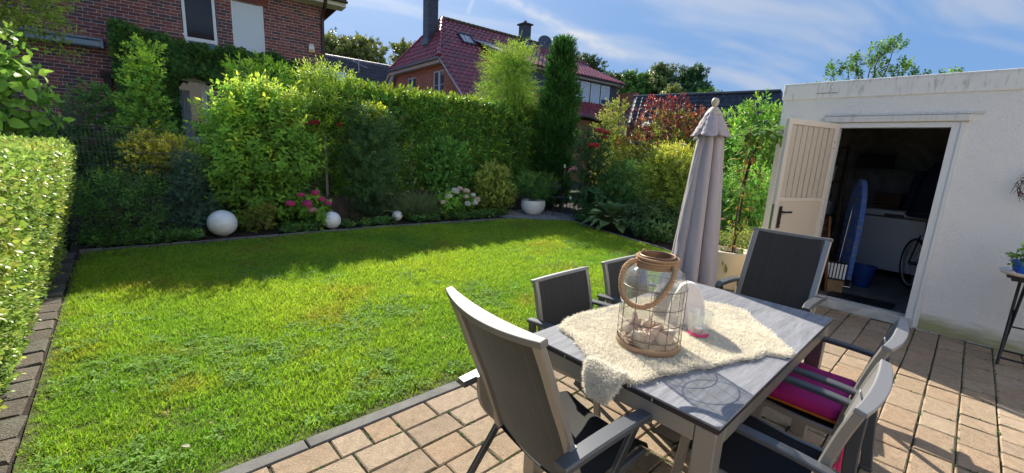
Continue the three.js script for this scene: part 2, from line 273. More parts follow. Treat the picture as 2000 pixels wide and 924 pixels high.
const PROFILE = { dome: t => Math.sqrt(Math.max(0, 1 - Math.pow(Math.max(0, (t - 0.42) / 0.58), 2))) * (t < 0.42 ? 0.72 + 0.28 * t / 0.42 : 1), egg: t => Math.sqrt(Math.max(0, Math.sin(Math.PI * Math.pow(clamp(t * 0.96 + 0.04), 0.8)))), column: t => (0.86 + 0.14 * Math.sin(3 * t)) * Math.sqrt(Math.max(0.015, 1 - Math.pow(Math.max(0, (t - 0.5) / 0.5), 2.2))), cone: t => 1.05 - 0.85 * t, ball: t => Math.sqrt(Math.max(0.02, 1 - (2 * t - 1) ** 2)), vase: t => 0.5 + 0.5 * Math.sin(Math.PI * Math.min(0.85, t)), top: t => (t < 0.35 ? 0.35 + 1.6 * t : 1) * Math.sqrt(Math.max(0.03, 1 - Math.max(0, (t - 0.55) / 0.45) ** 2)) };
// a shrub or a tree crown: lumps inside a profile, each lump a shell of twigs
function foliage(o) {                                      // o: c [x,z], y0, y1, rx, rz, profile, lumps, sub, n, up, pal, tips, size, seed, tall
  const r = rng(o.seed), prof = PROFILE[o.profile || 'dome'], H = o.y1 - o.y0, rz = o.rz ?? o.rx, lumps = [], list = [];
  for (let k = 0; k < o.lumps; k++) {
    const t = clamp((k + 0.5) / o.lumps + (r() - 0.5) * 0.12, 0.03, 0.97), w = prof(t), a = k * 2.39996 + r(), q = Math.sqrt(0.12 + 0.7 * r());
    const R = o.sub * (0.7 + 0.6 * r()) * (0.5 + 0.5 * Math.min(1, w));
    lumps.push({ c: V(Math.cos(a) * q * w * Math.max(0.05, o.rx - R * 0.45), o.y0 + t * H, Math.sin(a) * q * w * Math.max(0.05, rz - R * 0.45)), R, tone: 0.8 + 0.4 * r() });
  }
  const total = lumps.reduce((s, l) => s + l.R * l.R, 0);
  for (const l of lumps) {
    const m = Math.round(o.n * l.R * l.R / total);
    for (let i = 0; i < m; i++) {
      const y = 1 - 2 * r(), a = r() * TAU, s = Math.sqrt(1 - y * y), d = V(Math.cos(a) * s, y, Math.sin(a) * s), f = 0.45 + 0.55 * Math.sqrt(r());
      const p = l.c.clone().addScaledVector(d, l.R * f); if (p.y > o.y1 && r() < 0.85) continue; if (p.y < Math.max(0.02, o.y0 - o.sub * 0.3)) continue;
      const out = V(p.x / o.rx, 0, p.z / rz), dir = d.clone().multiplyScalar(0.7).addScaledVector(out, 0.5).add(V((r() - 0.5) * 0.8, (o.up ?? 0.45) + (r() - 0.5) * 0.7, (r() - 0.5) * 0.8)).normalize();
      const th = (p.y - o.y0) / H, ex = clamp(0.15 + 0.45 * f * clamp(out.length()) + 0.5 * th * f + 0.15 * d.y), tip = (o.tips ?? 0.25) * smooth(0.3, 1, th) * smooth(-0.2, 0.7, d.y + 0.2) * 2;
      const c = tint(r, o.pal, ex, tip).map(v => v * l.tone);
      list.push({ p, d: dir, s: (o.size || 1) * (0.75 + 0.5 * r()), c, roll: r() * TAU });
    }
  }
  return { lumps, list };
}
function shrub(o) {                                        // o adds: name, label, category, group, at [x, z], kind, mat, stems, r0, stemMat, trunk (height of a bare trunk)
  const t = thing(o.name, o.label, o.category || 'shrub', [o.at[0], o.ground || 0, o.at[1]], 0, o.group), F = foliage(o), r = rng(o.seed + 7), gs = [];
  const n = Math.min(o.stems ?? 5, F.lumps.length), r0 = o.r0 || 0.018;
  if (o.trunk) gs.push(limb([0, -0.05, 0], [0, o.trunk, 0], r0 * 1.25, r0, 8, r0 * 1.5, o.seed));
  for (let k = 0; k < n; k++) { const l = F.lumps[Math.floor((k + 0.5) * F.lumps.length / n)]; gs.push(limb(o.trunk ? [0, o.trunk * (0.92 + 0.08 * r()), 0] : [(r() - 0.5) * o.rx * 0.3, -0.03, (r() - 0.5) * o.rx * 0.3], [l.c.x, l.c.y, l.c.z], r0 * (o.trunk ? 0.6 : 0.9), r0 * 0.25, 5, o.rx * 0.3, k + o.seed)); }
  if (gs.length) mesh(o.trunk ? 'trunk' : 'stem', gs, o.stemMat || M.bark, t);
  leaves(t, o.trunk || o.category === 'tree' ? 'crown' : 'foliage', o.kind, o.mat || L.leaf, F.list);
  return t;
}
// a clipped hedge: twigs in a skin over a box, in the hedge's own axes (x along, z towards the viewer)
function hedge(o) {
  const r = rng(o.seed), list = [], { w, h, d } = o, faces = [[w * h, 0], [w * d, 1], [d * h, 2], [d * h, 3], [w * h * (o.backShare ?? 0.5), 4]], sum = faces.reduce((s, f) => s + f[0], 0);
  for (let i = 0; i < o.n; i++) {
    let q = r() * sum, f = 0; while (q > faces[f][0] && f < 4) q -= faces[f++][0];
    const a = r(), b = r(), k = Math.pow(r(), 1.6) * (o.skin || 0.22); let p, nrm;
    if (f === 0) { p = V((a - 0.5) * w, b * h, d / 2 - k); nrm = V(0, 0.05, 1); } else if (f === 1) { p = V((a - 0.5) * w, h - k, (b - 0.5) * d); nrm = V(0, 1, 0); } else if (f === 2) { p = V(w / 2 - k, b * h, (a - 0.5) * d); nrm = V(1, 0.05, 0); } else if (f === 3) { p = V(-w / 2 + k, b * h, (a - 0.5) * d); nrm = V(-1, 0.05, 0); } else { p = V((a - 0.5) * w, b * h, -d / 2 + k); nrm = V(0, 0.05, -1); }
    const lump = fbm(p.x * 1.7, p.y * 1.7 + o.seed, p.z * 1.7, 3);
    p.addScaledVector(nrm, lump * (o.lumpy ?? 0.12)); if (o.warp) o.warp(p);
    if (p.y < 0.02) continue;
    const dir = nrm.clone().multiplyScalar(0.8).add(V((r() - 0.5) * 1.1, (o.up ?? 0.45) + (r() - 0.5) * 0.9, (r() - 0.5) * 1.1)).normalize();
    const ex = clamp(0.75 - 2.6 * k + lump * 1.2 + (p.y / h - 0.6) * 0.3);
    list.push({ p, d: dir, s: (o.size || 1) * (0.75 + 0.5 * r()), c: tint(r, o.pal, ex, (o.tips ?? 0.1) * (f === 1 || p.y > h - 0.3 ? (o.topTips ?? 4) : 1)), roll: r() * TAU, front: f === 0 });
  }
  return list;
}

// ---------- ground, beds, lawn, patio ----------
function slab(outline, y, depth) { const s = new THREE.Shape(outline.map(([x, z]) => new THREE.Vector2(x, -z))); const g = new THREE.ExtrudeGeometry(s, { depth, bevelEnabled: false, curveSegments: 1 }); g.rotateX(-Math.PI / 2); g.translate(0, y - depth, 0); return g; }
struct('ground', [XF(new THREE.CircleGeometry(420, 64), 0, -0.16, 0, -Math.PI / 2)], std([0.06, 0.075, 0.03], 1, 0, { map: T.mottle }));
const LAWN = [[-0.52, -2.245], [-0.53, -7.86], [0.2, -7.83], [1.2, -7.8], [2.4, -7.8], [3.8, -7.77], [5.4, -7.6], [6.9, -7.45], [8.02, -6.5], [7.6, -5.3], [7.28, -4.3], [7.12, -3.67], [6.75, -2.9], [6.45, -2.245]];
struct('flower_bed', [slab([[-0.62, -7.5], [-0.62, -9.6], [13, -9.6], [13, -1.8], [6, -1.8], [6, -2.6], [7, -3], [8.2, -6.6], [6.9, -7.4]], -0.006, 0.15), slab([[-2.4, 2], [-2.4, -9.6], [-0.74, -9.6], [-0.74, 2]], -0.006, 0.15)], M.soil);
struct('lawn', [slab(LAWN, -0.012, 0.13)], M.turf);
struct('neighbour_garden', [slab([[-14, -9.62], [-14, -16], [20, -16], [20, -9.62]], 0.3, 0.4)], std([0.05, 0.06, 0.022], 1, 0, { map: T.soil, bumpMap: T.soil, bumpScale: 0.03 }));
const gravelBed = struct('gravel_path', [slab([[6.95, -7.43], [8.05, -6.52], [9.2, -7.3], [8.6, -8.6], [7.3, -8.7]], 0.002, 0.12)], std([0.2, 0.2, 0.2], 1, 0, { map: T.stone, bumpMap: T.stoneBump, bumpScale: 0.02 }));
{ // loose grey gravel on it
  const r = rng(31), g = new THREE.IcosahedronGeometry(0.5, 0); g.setAttribute('color', new THREE.Float32BufferAttribute(new Array(g.attributes.position.count * 3).fill(1), 3)); const list = [];
  for (let i = 0; i < 6000; i++) { const a = r(), b = r(), x = 6.9 + 2.0 * a, z = -6.7 - 1.9 * b; if (z > -6.52 + (8.05 - x) * -0.827 || z < -8.6 + (x > 8.6 ? (x - 8.6) * 2 : 0)) continue; const s = 0.012 + 0.014 * r(), k = 0.14 + 0.25 * r(); list.push({ p: V(x, 0.004 + s * 0.2, z), d: V(r() - 0.5, 1, r() - 0.5).normalize(), s: [s, s * 0.6, s], c: [k, k, k * 1.03], roll: r() * TAU }); }
  tag(instances('gravel', g, std([1, 1, 1], 0.9, 0, { vertexColors: true }), list, scene), 'loose grey gravel around the white pot and black chair', 'gravel', null, 'stuff');
}
const edgeMats = [0, 1, 2, 3].map(k => std([0.155 + 0.025 * k, 0.15 + 0.023 * k, 0.14 + 0.02 * k], 0.92, 0, { map: T.mottle, bumpMap: T.stoneBump, bumpScale: 0.003 }));
function stone(w, h, d, seed, ch = 0.006) {                // a dressed stone: chamfered top, centre of the top at the origin
  const r = rng(seed), j = () => (r() - 0.5) * ch * 0.9, ring = (e, y) => [[-w / 2 + e + j(), y, -d / 2 + e + j()], [w / 2 - e + j(), y, -d / 2 + e + j()], [w / 2 - e + j(), y, d / 2 - e + j()], [-w / 2 + e + j(), y, d / 2 - e + j()]];
  const a = ring(0, -h), b = ring(0, -ch), c = ring(ch, 0 + j() * 0.3), P = [...a, ...b, ...c].flat(), I = [];
  for (const o of [0, 4]) for (let k = 0; k < 4; k++) { const q = (k + 1) % 4; I.push(o + k, o + 4 + k, o + q, o + q, o + 4 + k, o + 4 + q); }
  I.push(8, 10, 9, 8, 11, 10);
  let g = new THREE.BufferGeometry(); g.setAttribute('position', new THREE.Float32BufferAttribute(P, 3)); g.setIndex(I); g = g.toNonIndexed(); g.computeVertexNormals();
  g = prep(g); const u = g.attributes.uv, ou = r() * 9, ov = r() * 9; for (let i = 0; i < u.count; i++) u.setXY(i, u.getX(i) + ou, u.getY(i) + ov);
  return g;
}
const stripMats = [[0.12, 0.10, 0.08], [0.15, 0.13, 0.105], [0.10, 0.085, 0.065], [0.13, 0.125, 0.10]].map(c => std(c, 0.95, 0, { map: T.soil, bumpMap: T.soil, bumpScale: 0.008 }));
const base = (name, o) => { const g = new THREE.Group(); g.name = name; scene.add(g); g.userData.kind = 'structure'; return g; };
{ // the mowing strip of stones along the left hedge, the thin edging of the beds, the kerb of the patio
  const strip = struct('mowing_strip', [slab([[-0.74, -1.2], [-0.74, -7.95], [-0.535, -7.95], [-0.535, -1.2]], -0.012, 0.1)], M.soil), r = rng(8), kinds = [0, 1, 2].map(k => stone(0.15, 0.08, 0.232, 60 + k, 0.012));
  for (let k = 0; k < 28; k++) { const m = struct('stone', kinds[k % 3], stripMats[Math.floor(r() * 4)], strip); m.position.set(-0.617 + (r() - 0.5) * 0.012, -0.004 + r() * 0.014, -1.35 - k * 0.243); m.rotation.set((r() - 0.5) * 0.08, (r() - 0.5) * 0.12 + Math.PI * (k % 2), (r() - 0.5) * 0.1); }
  const edging = base('bed_edging'), path = [[-0.52, -7.9], [0.2, -7.87], [1.2, -7.84], [2.4, -7.84], [3.8, -7.81], [5.4, -7.64], [6.9, -7.49], [8.06, -6.5], [7.64, -5.28], [7.32, -4.28], [7.16, -3.66], [6.8, -2.9], [6.5, -2.3]];
  const c = new THREE.CatmullRomCurve3(path.map(([x, z]) => V(x, 0, z)), false, 'catmullrom', 0.1), n = 56, eg = [0, 1, 2].map(k => stone(c.getLength() / n - 0.008, 0.1, 0.05, 90 + k, 0.006));
  for (let k = 0; k < n; k++) { const t = (k + 0.5) / n, p = c.getPointAt(t), d = c.getTangentAt(t), m = struct('stone', eg[k % 3], edgeMats[Math.floor(r() * 3)], edging); m.position.set(p.x, 0.028 + r() * 0.008, p.z); m.rotation.set((r() - 0.5) * 0.03, -Math.atan2(d.z, d.x), (r() - 0.5) * 0.03); }
  const kerb = base('patio_kerb'), kg = [0, 1, 2].map(k => stone(0.992, 0.2, 0.09, 120 + k, 0.006)), km = std([0.17, 0.165, 0.155], 0.92, 0, { map: T.mottle, bumpMap: T.stoneBump, bumpScale: 0.003 });
  for (let k = 0; k < 8; k++) { const m = struct('stone', kg[k % 3], km, kerb); m.position.set(-0.9 + k, 0.004 + (r() - 0.5) * 0.004, -2.185); }
}
{ // patio: courses of pavers in four lengths, the joints filled with sand and moss
  const patio = struct('patio', [slab([[-0.74, -2.235], [6.02, -2.235], [6.02, 7], [-3, 7], [-3, 0], [-0.74, 0]], -0.011, 0.12)], std([0.07, 0.065, 0.04], 1, 0, { map: T.soil, bumpMap: T.soil, bumpScale: 0.01 }));
  const lens = [0.178, 0.238, 0.298, 0.358], W = 0.18, kinds = lens.map((l, a) => [0, 1, 2, 3].map(k => stone(l - 0.013, 0.06, W - 0.008, a * 10 + k + 5, 0.006)));
  const mats = [[0.45, 0.34, 0.235], [0.42, 0.31, 0.21], [0.48, 0.37, 0.265], [0.38, 0.29, 0.205], [0.44, 0.315, 0.21]].map(c => std(c, 0.93, 0, { map: T.stone, bumpMap: T.stoneBump, bumpScale: 0.006 }));
  const r = rng(77), all = [], eye = V(0, 1.6, 0), fw = V(0.668, -0.196, -0.718).normalize();
  for (let c = 0; c < 40; c++) {
    const z = -2.14 + W * (c + 0.5); let x = -0.72 - r() * 0.3;
    while (x < 5.99) {
      let a = [1, 2, 3, 0, 2, 1, 3][Math.floor(r() * 7)], l = lens[a]; if (x + l > 5.99) { a = 0; l = lens[0]; if (x + l > 6.1) break; }
      const p = V(x + l / 2, 0, z), to = p.clone().sub(eye), dist = to.length();
      all.push({ a, k: Math.floor(r() * 4), m: Math.floor(r() * 5), p, y: (r() - 0.5) * 0.004, tx: (r() - 0.5) * 0.012, tz: (r() - 0.5) * 0.012, see: to.dot(fw) / dist > 0.62 ? dist : 50 + dist }); x += l;
    }
  }
  all.sort((a, b) => a.see - b.see);
  all.slice(0, 300).forEach(q => { const m = struct('paver', kinds[q.a][q.k], mats[q.m], patio); m.position.set(q.p.x, q.y, q.p.z); m.rotation.set(q.tx, 0, q.tz); });
  for (let a = 0; a < 4; a++) for (let k = 0; k < 4; k++) { const rest = all.slice(300).filter(q => q.a === a && q.k === k); if (!rest.length) continue; const im = new THREE.InstancedMesh(kinds[a][k], std([1, 1, 1], 0.93, 0, { map: T.stone, bumpMap: T.stoneBump, bumpScale: 0.0035 }), rest.length); im.name = 'pavers'; im.userData.kind = 'stuff'; rest.forEach((q, i) => { im.setMatrixAt(i, MX.compose(V(q.p.x, q.y, q.p.z), new THREE.Quaternion(), V(1, 1, 1))); im.setColorAt(i, mats[q.m].color); }); patio.add(im); }
  // moss and seedlings in the joints
  const list = [], rr = rng(15);
  for (let i = 0; i < 2600; i++) {
    const q = all[Math.floor(rr() * 330)], side = rr() < 0.6, x = side ? q.p.x + (rr() - 0.5) * lens[q.a] : q.p.x + lens[q.a] / 2, z = side ? q.p.z + W / 2 : q.p.z + (rr() - 0.5) * W;
    if (fbm(x * 1.3, 0, z * 1.3, 3) < -0.02 - 0.1 * (z < -1.2 ? 1 : 0)) continue;
    list.push({ p: V(x, -0.012, z), d: V((rr() - 0.5) * 0.6, 1, (rr() - 0.5) * 0.6).normalize(), s: 0.1 + 0.16 * rr(), c: tint(rr, PAL.dark, 0.6, 0.1), roll: rr() * TAU });
  }
  tag(instances('moss', K.cover[0], L.soft, list, scene), 'small green moss and seedlings growing in the paving joints', 'moss', null, 'stuff');
}
{ // the rendered back of the house that the terrace belongs to, behind the viewer
  const hb = base('house_facade'), xs = [-7, -3.2, -0.6, 1.0, 3.8, 12], z = 4.62, dark = phy([0.03, 0.035, 0.04], 0.05);
  struct('wall', [span(-7, 12, 2.35, 5.8, z, z + 0.3), span(-7, -3.2, -0.1, 2.35, z, z + 0.3), span(-0.6, 1.0, -0.1, 2.35, z, z + 0.3), span(3.8, 12, -0.1, 2.35, z, z + 0.3)], M.plaster, hb);
  struct('roof', [box(20, 0.12, 5, 2.5, 7.2, z + 1.8, -0.7, 0, 0)], M.darkWood, hb);
  for (const [a, b] of [[-3.2, -0.6], [1.0, 3.8]]) { const w = struct('window', [span(a, a + 0.08, 0, 2.35, z + 0.1, z + 0.18), span(b - 0.08, b, 0, 2.35, z + 0.1, z + 0.18), span((a + b) / 2 - 0.06, (a + b) / 2 + 0.06, 0, 2.35, z + 0.1, z + 0.18), span(a + 0.08, b - 0.08, 2.25, 2.35, z + 0.1, z + 0.18), span(a + 0.08, b - 0.08, 0, 0.1, z + 0.1, z + 0.18)], M.whitePaint, hb); struct('pane', [span(a + 0.08, b - 0.08, 0.1, 2.25, z + 0.13, z + 0.14)], dark, w); }
}
{ // grass: tufts of blades over the whole lawn, clover in patches
  const inside = (x, z) => { let c = false; for (let i = 0, j = LAWN.length - 1; i < LAWN.length; j = i++) { const [xi, zi] = LAWN[i], [xj, zj] = LAWN[j]; if ((zi > z) !== (zj > z) && x < (xj - xi) * (z - zi) / (zj - zi) + xi) c = !c; } return c; };
  const tuft = s => { const r = rng(s), A = acc(); for (let k = 0; k < 16; k++) { const a = r() * TAU, q = Math.sqrt(r()) * 0.05, lean = 0.25 + r() * 0.85, b = r() * TAU; leafInto(A, V(Math.cos(a) * q, -0.005, Math.sin(a) * q), V(Math.cos(b) * lean, 1, Math.sin(b) * lean), V(r() - 0.5, 0.2, r() - 0.5), 0.028 + 0.03 * r(), 0.0042 + 0.003 * r(), { fold: 0.25, curl: 0.35, seg: 2, tone: 0.7 + 0.6 * r(), tint: r() < 0.12 ? [1.75, 1.2, 4] : [1, 1, 1], peak: 0.3 }); } return build(A); };
  const clover = s => { const r = rng(s), A = acc(); for (let k = 0; k < 9; k++) { const a = r() * TAU, q = Math.sqrt(r()) * 0.06, h = 0.018 + 0.022 * r(), c = V(Math.cos(a) * q, h, Math.sin(a) * q), t0 = r() * TAU, t = 0.75 + 0.5 * r(), sz = 0.012 + 0.008 * r(); for (let m = 0; m < 3; m++) leafInto(A, c, V(Math.cos(t0 + m * 2.1), 0.15 + 0.5 * (r() - 0.5), Math.sin(t0 + m * 2.1)), V((r() - 0.5) * 1.4, 1, (r() - 0.5) * 1.4), sz, sz * 0.95, { fold: 0.2, curl: 0.1, seg: 2, tone: t, peak: 0.6 }); } return build(A); };
  const broad = s => { const r = rng(s), A = acc(); for (let k = 0; k < 8; k++) { const b = k / 8 * TAU + r(); leafInto(A, V(0, 0.004, 0), V(Math.cos(b), 0.25 + 0.3 * r(), Math.sin(b)), V(0, 1, 0), 0.035 + 0.03 * r(), 0.016, { fold: 0.2, curl: 0.3, seg: 3, tone: 0.8 + 0.4 * r(), wave: 0.4, peak: 0.65 }); } return build(A); };
  const r = rng(4), A = [[], [], []], B = [], D = [];
  let n = 0;
  while (n < 52000) {
    const x = -0.5 + 8.6 * r(), z = -2.25 - 5.65 * r(); if (!inside(x, z)) continue;
    const d = Math.hypot(x, z); if (r() > clamp(1.5 - d / 9, 0.55, 1)) continue;
    const pn = fbm(x * 0.9, 1.5, z * 0.9, 4), dry = smooth(0.05, 0.4, fbm(x * 1.6 + 7, 4.5, z * 1.6, 4)), bare = fbm(x * 2.3, 9.5, z * 2.3, 3);
    const nearEdge = Math.min(1, Math.min(x + 0.5, -2.25 - z) / 0.1);
    if (r() > 0.45 + 0.55 * nearEdge || (bare > 0.32 && r() < 0.55)) continue;
    let c = mixc([0.2, 0.395, 0.027], [0.36, 0.5, 0.032], clamp(0.5 + pn * 1.3)); c = mixc(c, [0.36, 0.33, 0.04], dry * 0.55); const k = 0.75 + 0.5 * r();
    A[n % 3].push({ p: V(x, -0.012, z), d: V((r() - 0.5) * 0.3, 1, (r() - 0.5) * 0.3).normalize(), s: (0.6 + 0.65 * r()) * (1 + 0.8 * pn) * (0.6 + 0.4 * nearEdge), c: [c[0] * k, c[1] * k, c[2] * k], roll: r() * TAU }); n++;
  }
  for (let i = 0; i < 5200; i++) { const x = -0.45 + 7 * r(), z = -2.3 - 5 * r() * Math.sqrt(r()); if (!inside(x, z) || fbm(x * 1.25 + 3, 2.2, z * 1.25, 4) + 0.5 * fbm(x * 5, 7, z * 5, 2) < 0.14 - (x < 1.8 && z > -4.6 ? 0.1 : 0)) continue; const k = 0.8 + 0.5 * r(); B.push({ p: V(x, -0.008, z), d: V((r() - 0.5) * 0.2, 1, (r() - 0.5) * 0.2).normalize(), s: 0.55 + 0.5 * r(), c: [0.18 * k, 0.34 * k, 0.05 * k], roll: r() * TAU }); }
  for (let i = 0; i < 420; i++) { const x = -0.45 + 6 * r(), z = -2.3 - 4.5 * r(); if (!inside(x, z) || fbm(x + 11, 2.2, z, 3) < 0) continue; D.push({ p: V(x, -0.006, z), d: V((r() - 0.5) * 0.2, 1, (r() - 0.5) * 0.2).normalize(), s: 0.7 + 0.7 * r(), c: tint(r, PAL.fresh, 0.6, 0.1), roll: r() * TAU }); }
  const bits = []; for (let i = 0; i < 90; i++) { const x = -0.45 + 7.4 * r(), z = -2.35 - 5.3 * r(); if (!inside(x, z)) continue; bits.push({ p: V(x, 0.012 + 0.012 * r(), z), d: V((r() - 0.5) * 0.8, 1, (r() - 0.5) * 0.8).normalize(), s: 0.4 + 0.5 * r(), c: [[0.5, 0.42, 0.2], [0.42, 0.24, 0.1], [0.55, 0.52, 0.42]][Math.floor(r() * 3)], roll: r() * TAU }); }
  const lawnGrass = new THREE.Group(); lawnGrass.name = 'grass'; scene.add(lawnGrass); tag(lawnGrass, 'short green lawn grass with clover and some yellowed patches', 'grass', null, 'stuff');
  A.forEach((l, k) => instances('grass', tuft(40 + k), L.grass, l, lawnGrass));
  instances('clover', clover(3), L.grass, B, lawnGrass); instances('weed', broad(9), L.grass, D, lawnGrass); { const q = acc(); leafInto(q, V(0, 0, -0.02), V(0, 0.1, 1), YUP, 0.05, 0.032, { curl: 0.4, seg: 3 }); instances('leaf_litter', build(q), L.grass, bits, lawnGrass); }
}
{ // low ground cover along the edge of the beds
  const r = rng(21), list = [], spots = [[-0.4, 1.0, -8.2, 0.3], [0.2, 1.3, -8.1, 0.22], [2.0, 3.2, -8.05, 0.18], [3.4, 5.2, -8.1, 0.24], [5.5, 6.6, -8.0, 0.2], [6.3, 7.2, -8.1, 0.22], [7.6, 8.4, -4.2, 0.3], [-0.5, 0.3, -8.6, 0.3]];
  for (const [x0, x1, z, w] of spots) for (let i = 0; i < 240; i++) { const x = lerp(x0, x1, r()), zz = z + (r() + r() - 1) * w; if ([[1.15, -8.28, 0.3], [2.86, -8.12, 0.25], [4.37, -8.42, 0.22]].some(([a, b, q]) => Math.abs(x - a + (zz - b) * 0.15) < q && zz > b - 0.25)) continue; list.push({ p: V(x, 0.01 + 0.07 * r(), Math.min(zz, x < 7.2 ? -7.86 : -3.5)), d: V((r() - 0.5) * 0.9, 1, (r() - 0.5) * 0.9).normalize(), s: 0.9 + 0.8 * r(), c: tint(r, PAL.mid, r(), 0.2), roll: r() * TAU }); }
  const g = new THREE.Group(); g.name = 'ground_cover'; scene.add(g); tag(g, 'low leafy ground cover along the edge of the flower beds', 'ground cover', null, 'stuff');
  leaves(g, 'foliage', K.cover, L.leaf, list);
}
{ // the wall of dark concrete units behind the bed, stepping up behind the middle
  const wall = thing('retaining_wall', 'low dark retaining wall of concrete units behind the back bed', 'wall', [0, 0, -9.05]), r = rng(6);
  const g = [0, 1].map(k => rbox(0.49, 0.66, 0.1, 0.012, 0, 0.24, 0)), pg = g.map(q => prep(q));
  for (let k = 0; k < 22; k++) { const m = mesh('block', pg[k % 2], M.darkConcrete, wall); m.position.set(-0.7 + k * 0.5, (k > 7 && k < 12 ? -0.08 : 0) + (r() - 0.5) * 0.02, (r() - 0.5) * 0.02); }
}
{ // wire mesh fence on the wall
  const f = thing('wire_fence', 'thin grey wire mesh fence with steel posts behind the bed', 'fence', [0, 0, -9.3]), m = std([0.16, 0.17, 0.17], 0.5, 0.6);
  for (const x of [-0.82, 1.2, 3.2, 5.2]) mesh('post', [rbox(0.06, 1.72, 0.04, 0.006, x, 0.86, 0), rbox(0.064, 0.02, 0.044, 0.004, x, 1.725, 0)], m, f);
  for (let k = 0; k < 3; k++) { const x0 = -0.79 + k * 2.01, wires = []; for (let i = 0; i <= 40; i++) wires.push(cyl(0.0025, 0.0025, 1.2, x0 + i * 0.049, 1.06, 0, 5)); for (let j = 0; j < 7; j++) wires.push(cyl(0.0032, 0.0032, 1.96, x0 + 0.98, 0.48 + j * 0.2, 0.004, 5, 0, 0, Math.PI / 2)); tag(mesh('wire_mesh', wires, m, f), null, null, null); }
}

// ---------- the brick house behind the hedge ----------
{
  const H = thing('brick_house', 'dark red brick house with ivy, half open shutter and brown downpipe', 'house', [5.22, 0, -15.08], -0.105);
  const openings = [[-3.62, -2.82, 3.75, 5.62], [-2.45, -1.65, 3.2, 5.48], [-4.0, -2.55, 1.5, 3.18], [-1.35, -0.85, 1.2, 3.1]];
  const r = rng(3);
  // wall with its openings: mortar set back, bricks proud
  const solid = []; const xs = [-9, -4.0, -3.62, -2.82, -2.55, -2.45, -1.65, -1.35, -0.85, 0], ys = [0, 1.2, 1.5, 3.1, 3.18, 3.2, 3.75, 5.48, 5.62, 5.95];
  for (let a = 0; a < xs.length - 1; a++) for (let b = 0; b < ys.length - 1; b++) { const cx = (xs[a] + xs[a + 1]) / 2, cy = (ys[b] + ys[b + 1]) / 2; if (!openings.some(o => cx > o[0] && cx < o[1] && cy > o[2] && cy < o[3])) solid.push(span(xs[a], xs[a + 1], ys[b], ys[b + 1], -0.3, -0.008)); }
  mesh('wall', [...solid, span(-0.3, 0, 0, 5.9, -9, -0.3), span(-9, -8.7, 0, 5.9, -9, -0.3), span(-9, 0, 0, 5.9, -9.3, -9)], std([0.62, 0.52, 0.52], 0.95, 0, { map: T.mottle }), H);
  const bricks = [], cols = [[0.22, 0.07, 0.06], [0.27, 0.085, 0.07], [0.16, 0.062, 0.062], [0.12, 0.07, 0.075], [0.31, 0.105, 0.08]];
  for (let row = 0; row < 71; row++) for (let k = 0; k < 37; k++) { const x = -8.95 + k * 0.25 + (row % 2) * 0.125 - (row % 3) * 0.02, y = 0.05 + row * 0.0833; if (y > 5.88) continue; let runs = [[x - 0.119, Math.min(x + 0.119, -0.004)]]; for (const [a, b, c, d] of openings) if (y + 0.036 > c && y - 0.036 < d) runs = runs.flatMap(([p, q]) => [[p, Math.min(q, a - 0.004)], [Math.max(p, b + 0.004), q]].filter(([u, v]) => v - u > 0.02)); for (const [p, q] of runs) if (q - p > 0.02) bricks.push({ x: (p + q) / 2, w: (q - p) / 0.238, y, c: Math.floor(Math.pow(r(), 0.8) * 5), j: (r() - 0.5) * 0.004, see: Math.hypot((p + q) / 2 + 1, (y - 5) * 1.2) + (y < 4 ? 8 : 0) }); }
  bricks.sort((a, b) => a.see - b.see);
  const bg = [0, 1, 2].map(k => prep(XF(stone(0.238, 0.03, 0.071, 200 + k, 0.005), 0, 0, 0, Math.PI / 2, 0, 0))), bm = cols.map(c => std(c, 0.9, 0, { map: T.mottle, bumpMap: T.stoneBump, bumpScale: 0.002 }));
  const wallPart = H.children[0];
  bricks.slice(0, 300).forEach((b, i) => { const m = mesh('brick', bg[i % 3], bm[b.c], wallPart); m.position.set(b.x, b.y, b.j); m.scale.x = b.w; });
  const rest = bricks.slice(300), im = new THREE.InstancedMesh(bg[0], std([1, 1, 1], 0.9, 0, { map: T.mottle, bumpMap: T.stoneBump, bumpScale: 0.002 }), rest.length); im.name = 'bricks'; im.userData.kind = 'stuff';
  rest.forEach((b, i) => { im.setMatrixAt(i, MX.makeScale(b.w, 1, 1).setPosition(b.x, b.y, b.j)); im.setColorAt(i, bm[b.c].color); }); wallPart.add(im);
  const side = new THREE.InstancedMesh(bg[1], im.material, 71 * 36); side.name = 'bricks'; side.userData.kind = 'stuff';
  for (let i = 0; i < 71 * 36; i++) { const row = Math.floor(i / 36), k = i % 36; side.setMatrixAt(i, MX.makeRotationY(Math.PI / 2).setPosition(0.008, 0.05 + row * 0.0833, -0.15 - k * 0.25 - (row % 2) * 0.125)); side.setColorAt(i, bm[Math.floor(r() * 5)].color); } wallPart.add(side);
  // upper left window: white frame, dark glass, blue-grey panel below
  const win = mesh('window', [span(-3.6, -3.53, 3.75, 5.6, -0.12, -0.03), span(-2.91, -2.84, 3.75, 5.6, -0.12, -0.03), span(-3.53, -2.91, 5.53, 5.6, -0.12, -0.03), span(-3.53, -2.91, 4.2, 4.29, -0.12, -0.025), span(-3.53, -2.91, 3.75, 3.81, -0.12, -0.03)], M.whitePaint, H);
  mesh('pane', [span(-3.53, -2.91, 4.29, 5.53, -0.09, -0.08)], M.pane, win); tag(mesh('panel', [span(-3.53, -2.91, 3.81, 4.2, -0.09, -0.07)], M.blueGlass, win), 'blue-grey glass panel under the window');
  mesh('curtain', [...Array(5)].map((_, k) => cyl(0.03, 0.035, 1.3, -3.5 + k * 0.028, 4.9, -0.16 - (k % 2) * 0.02, 8)), std([0.1, 0.1, 0.11], 0.9), win);
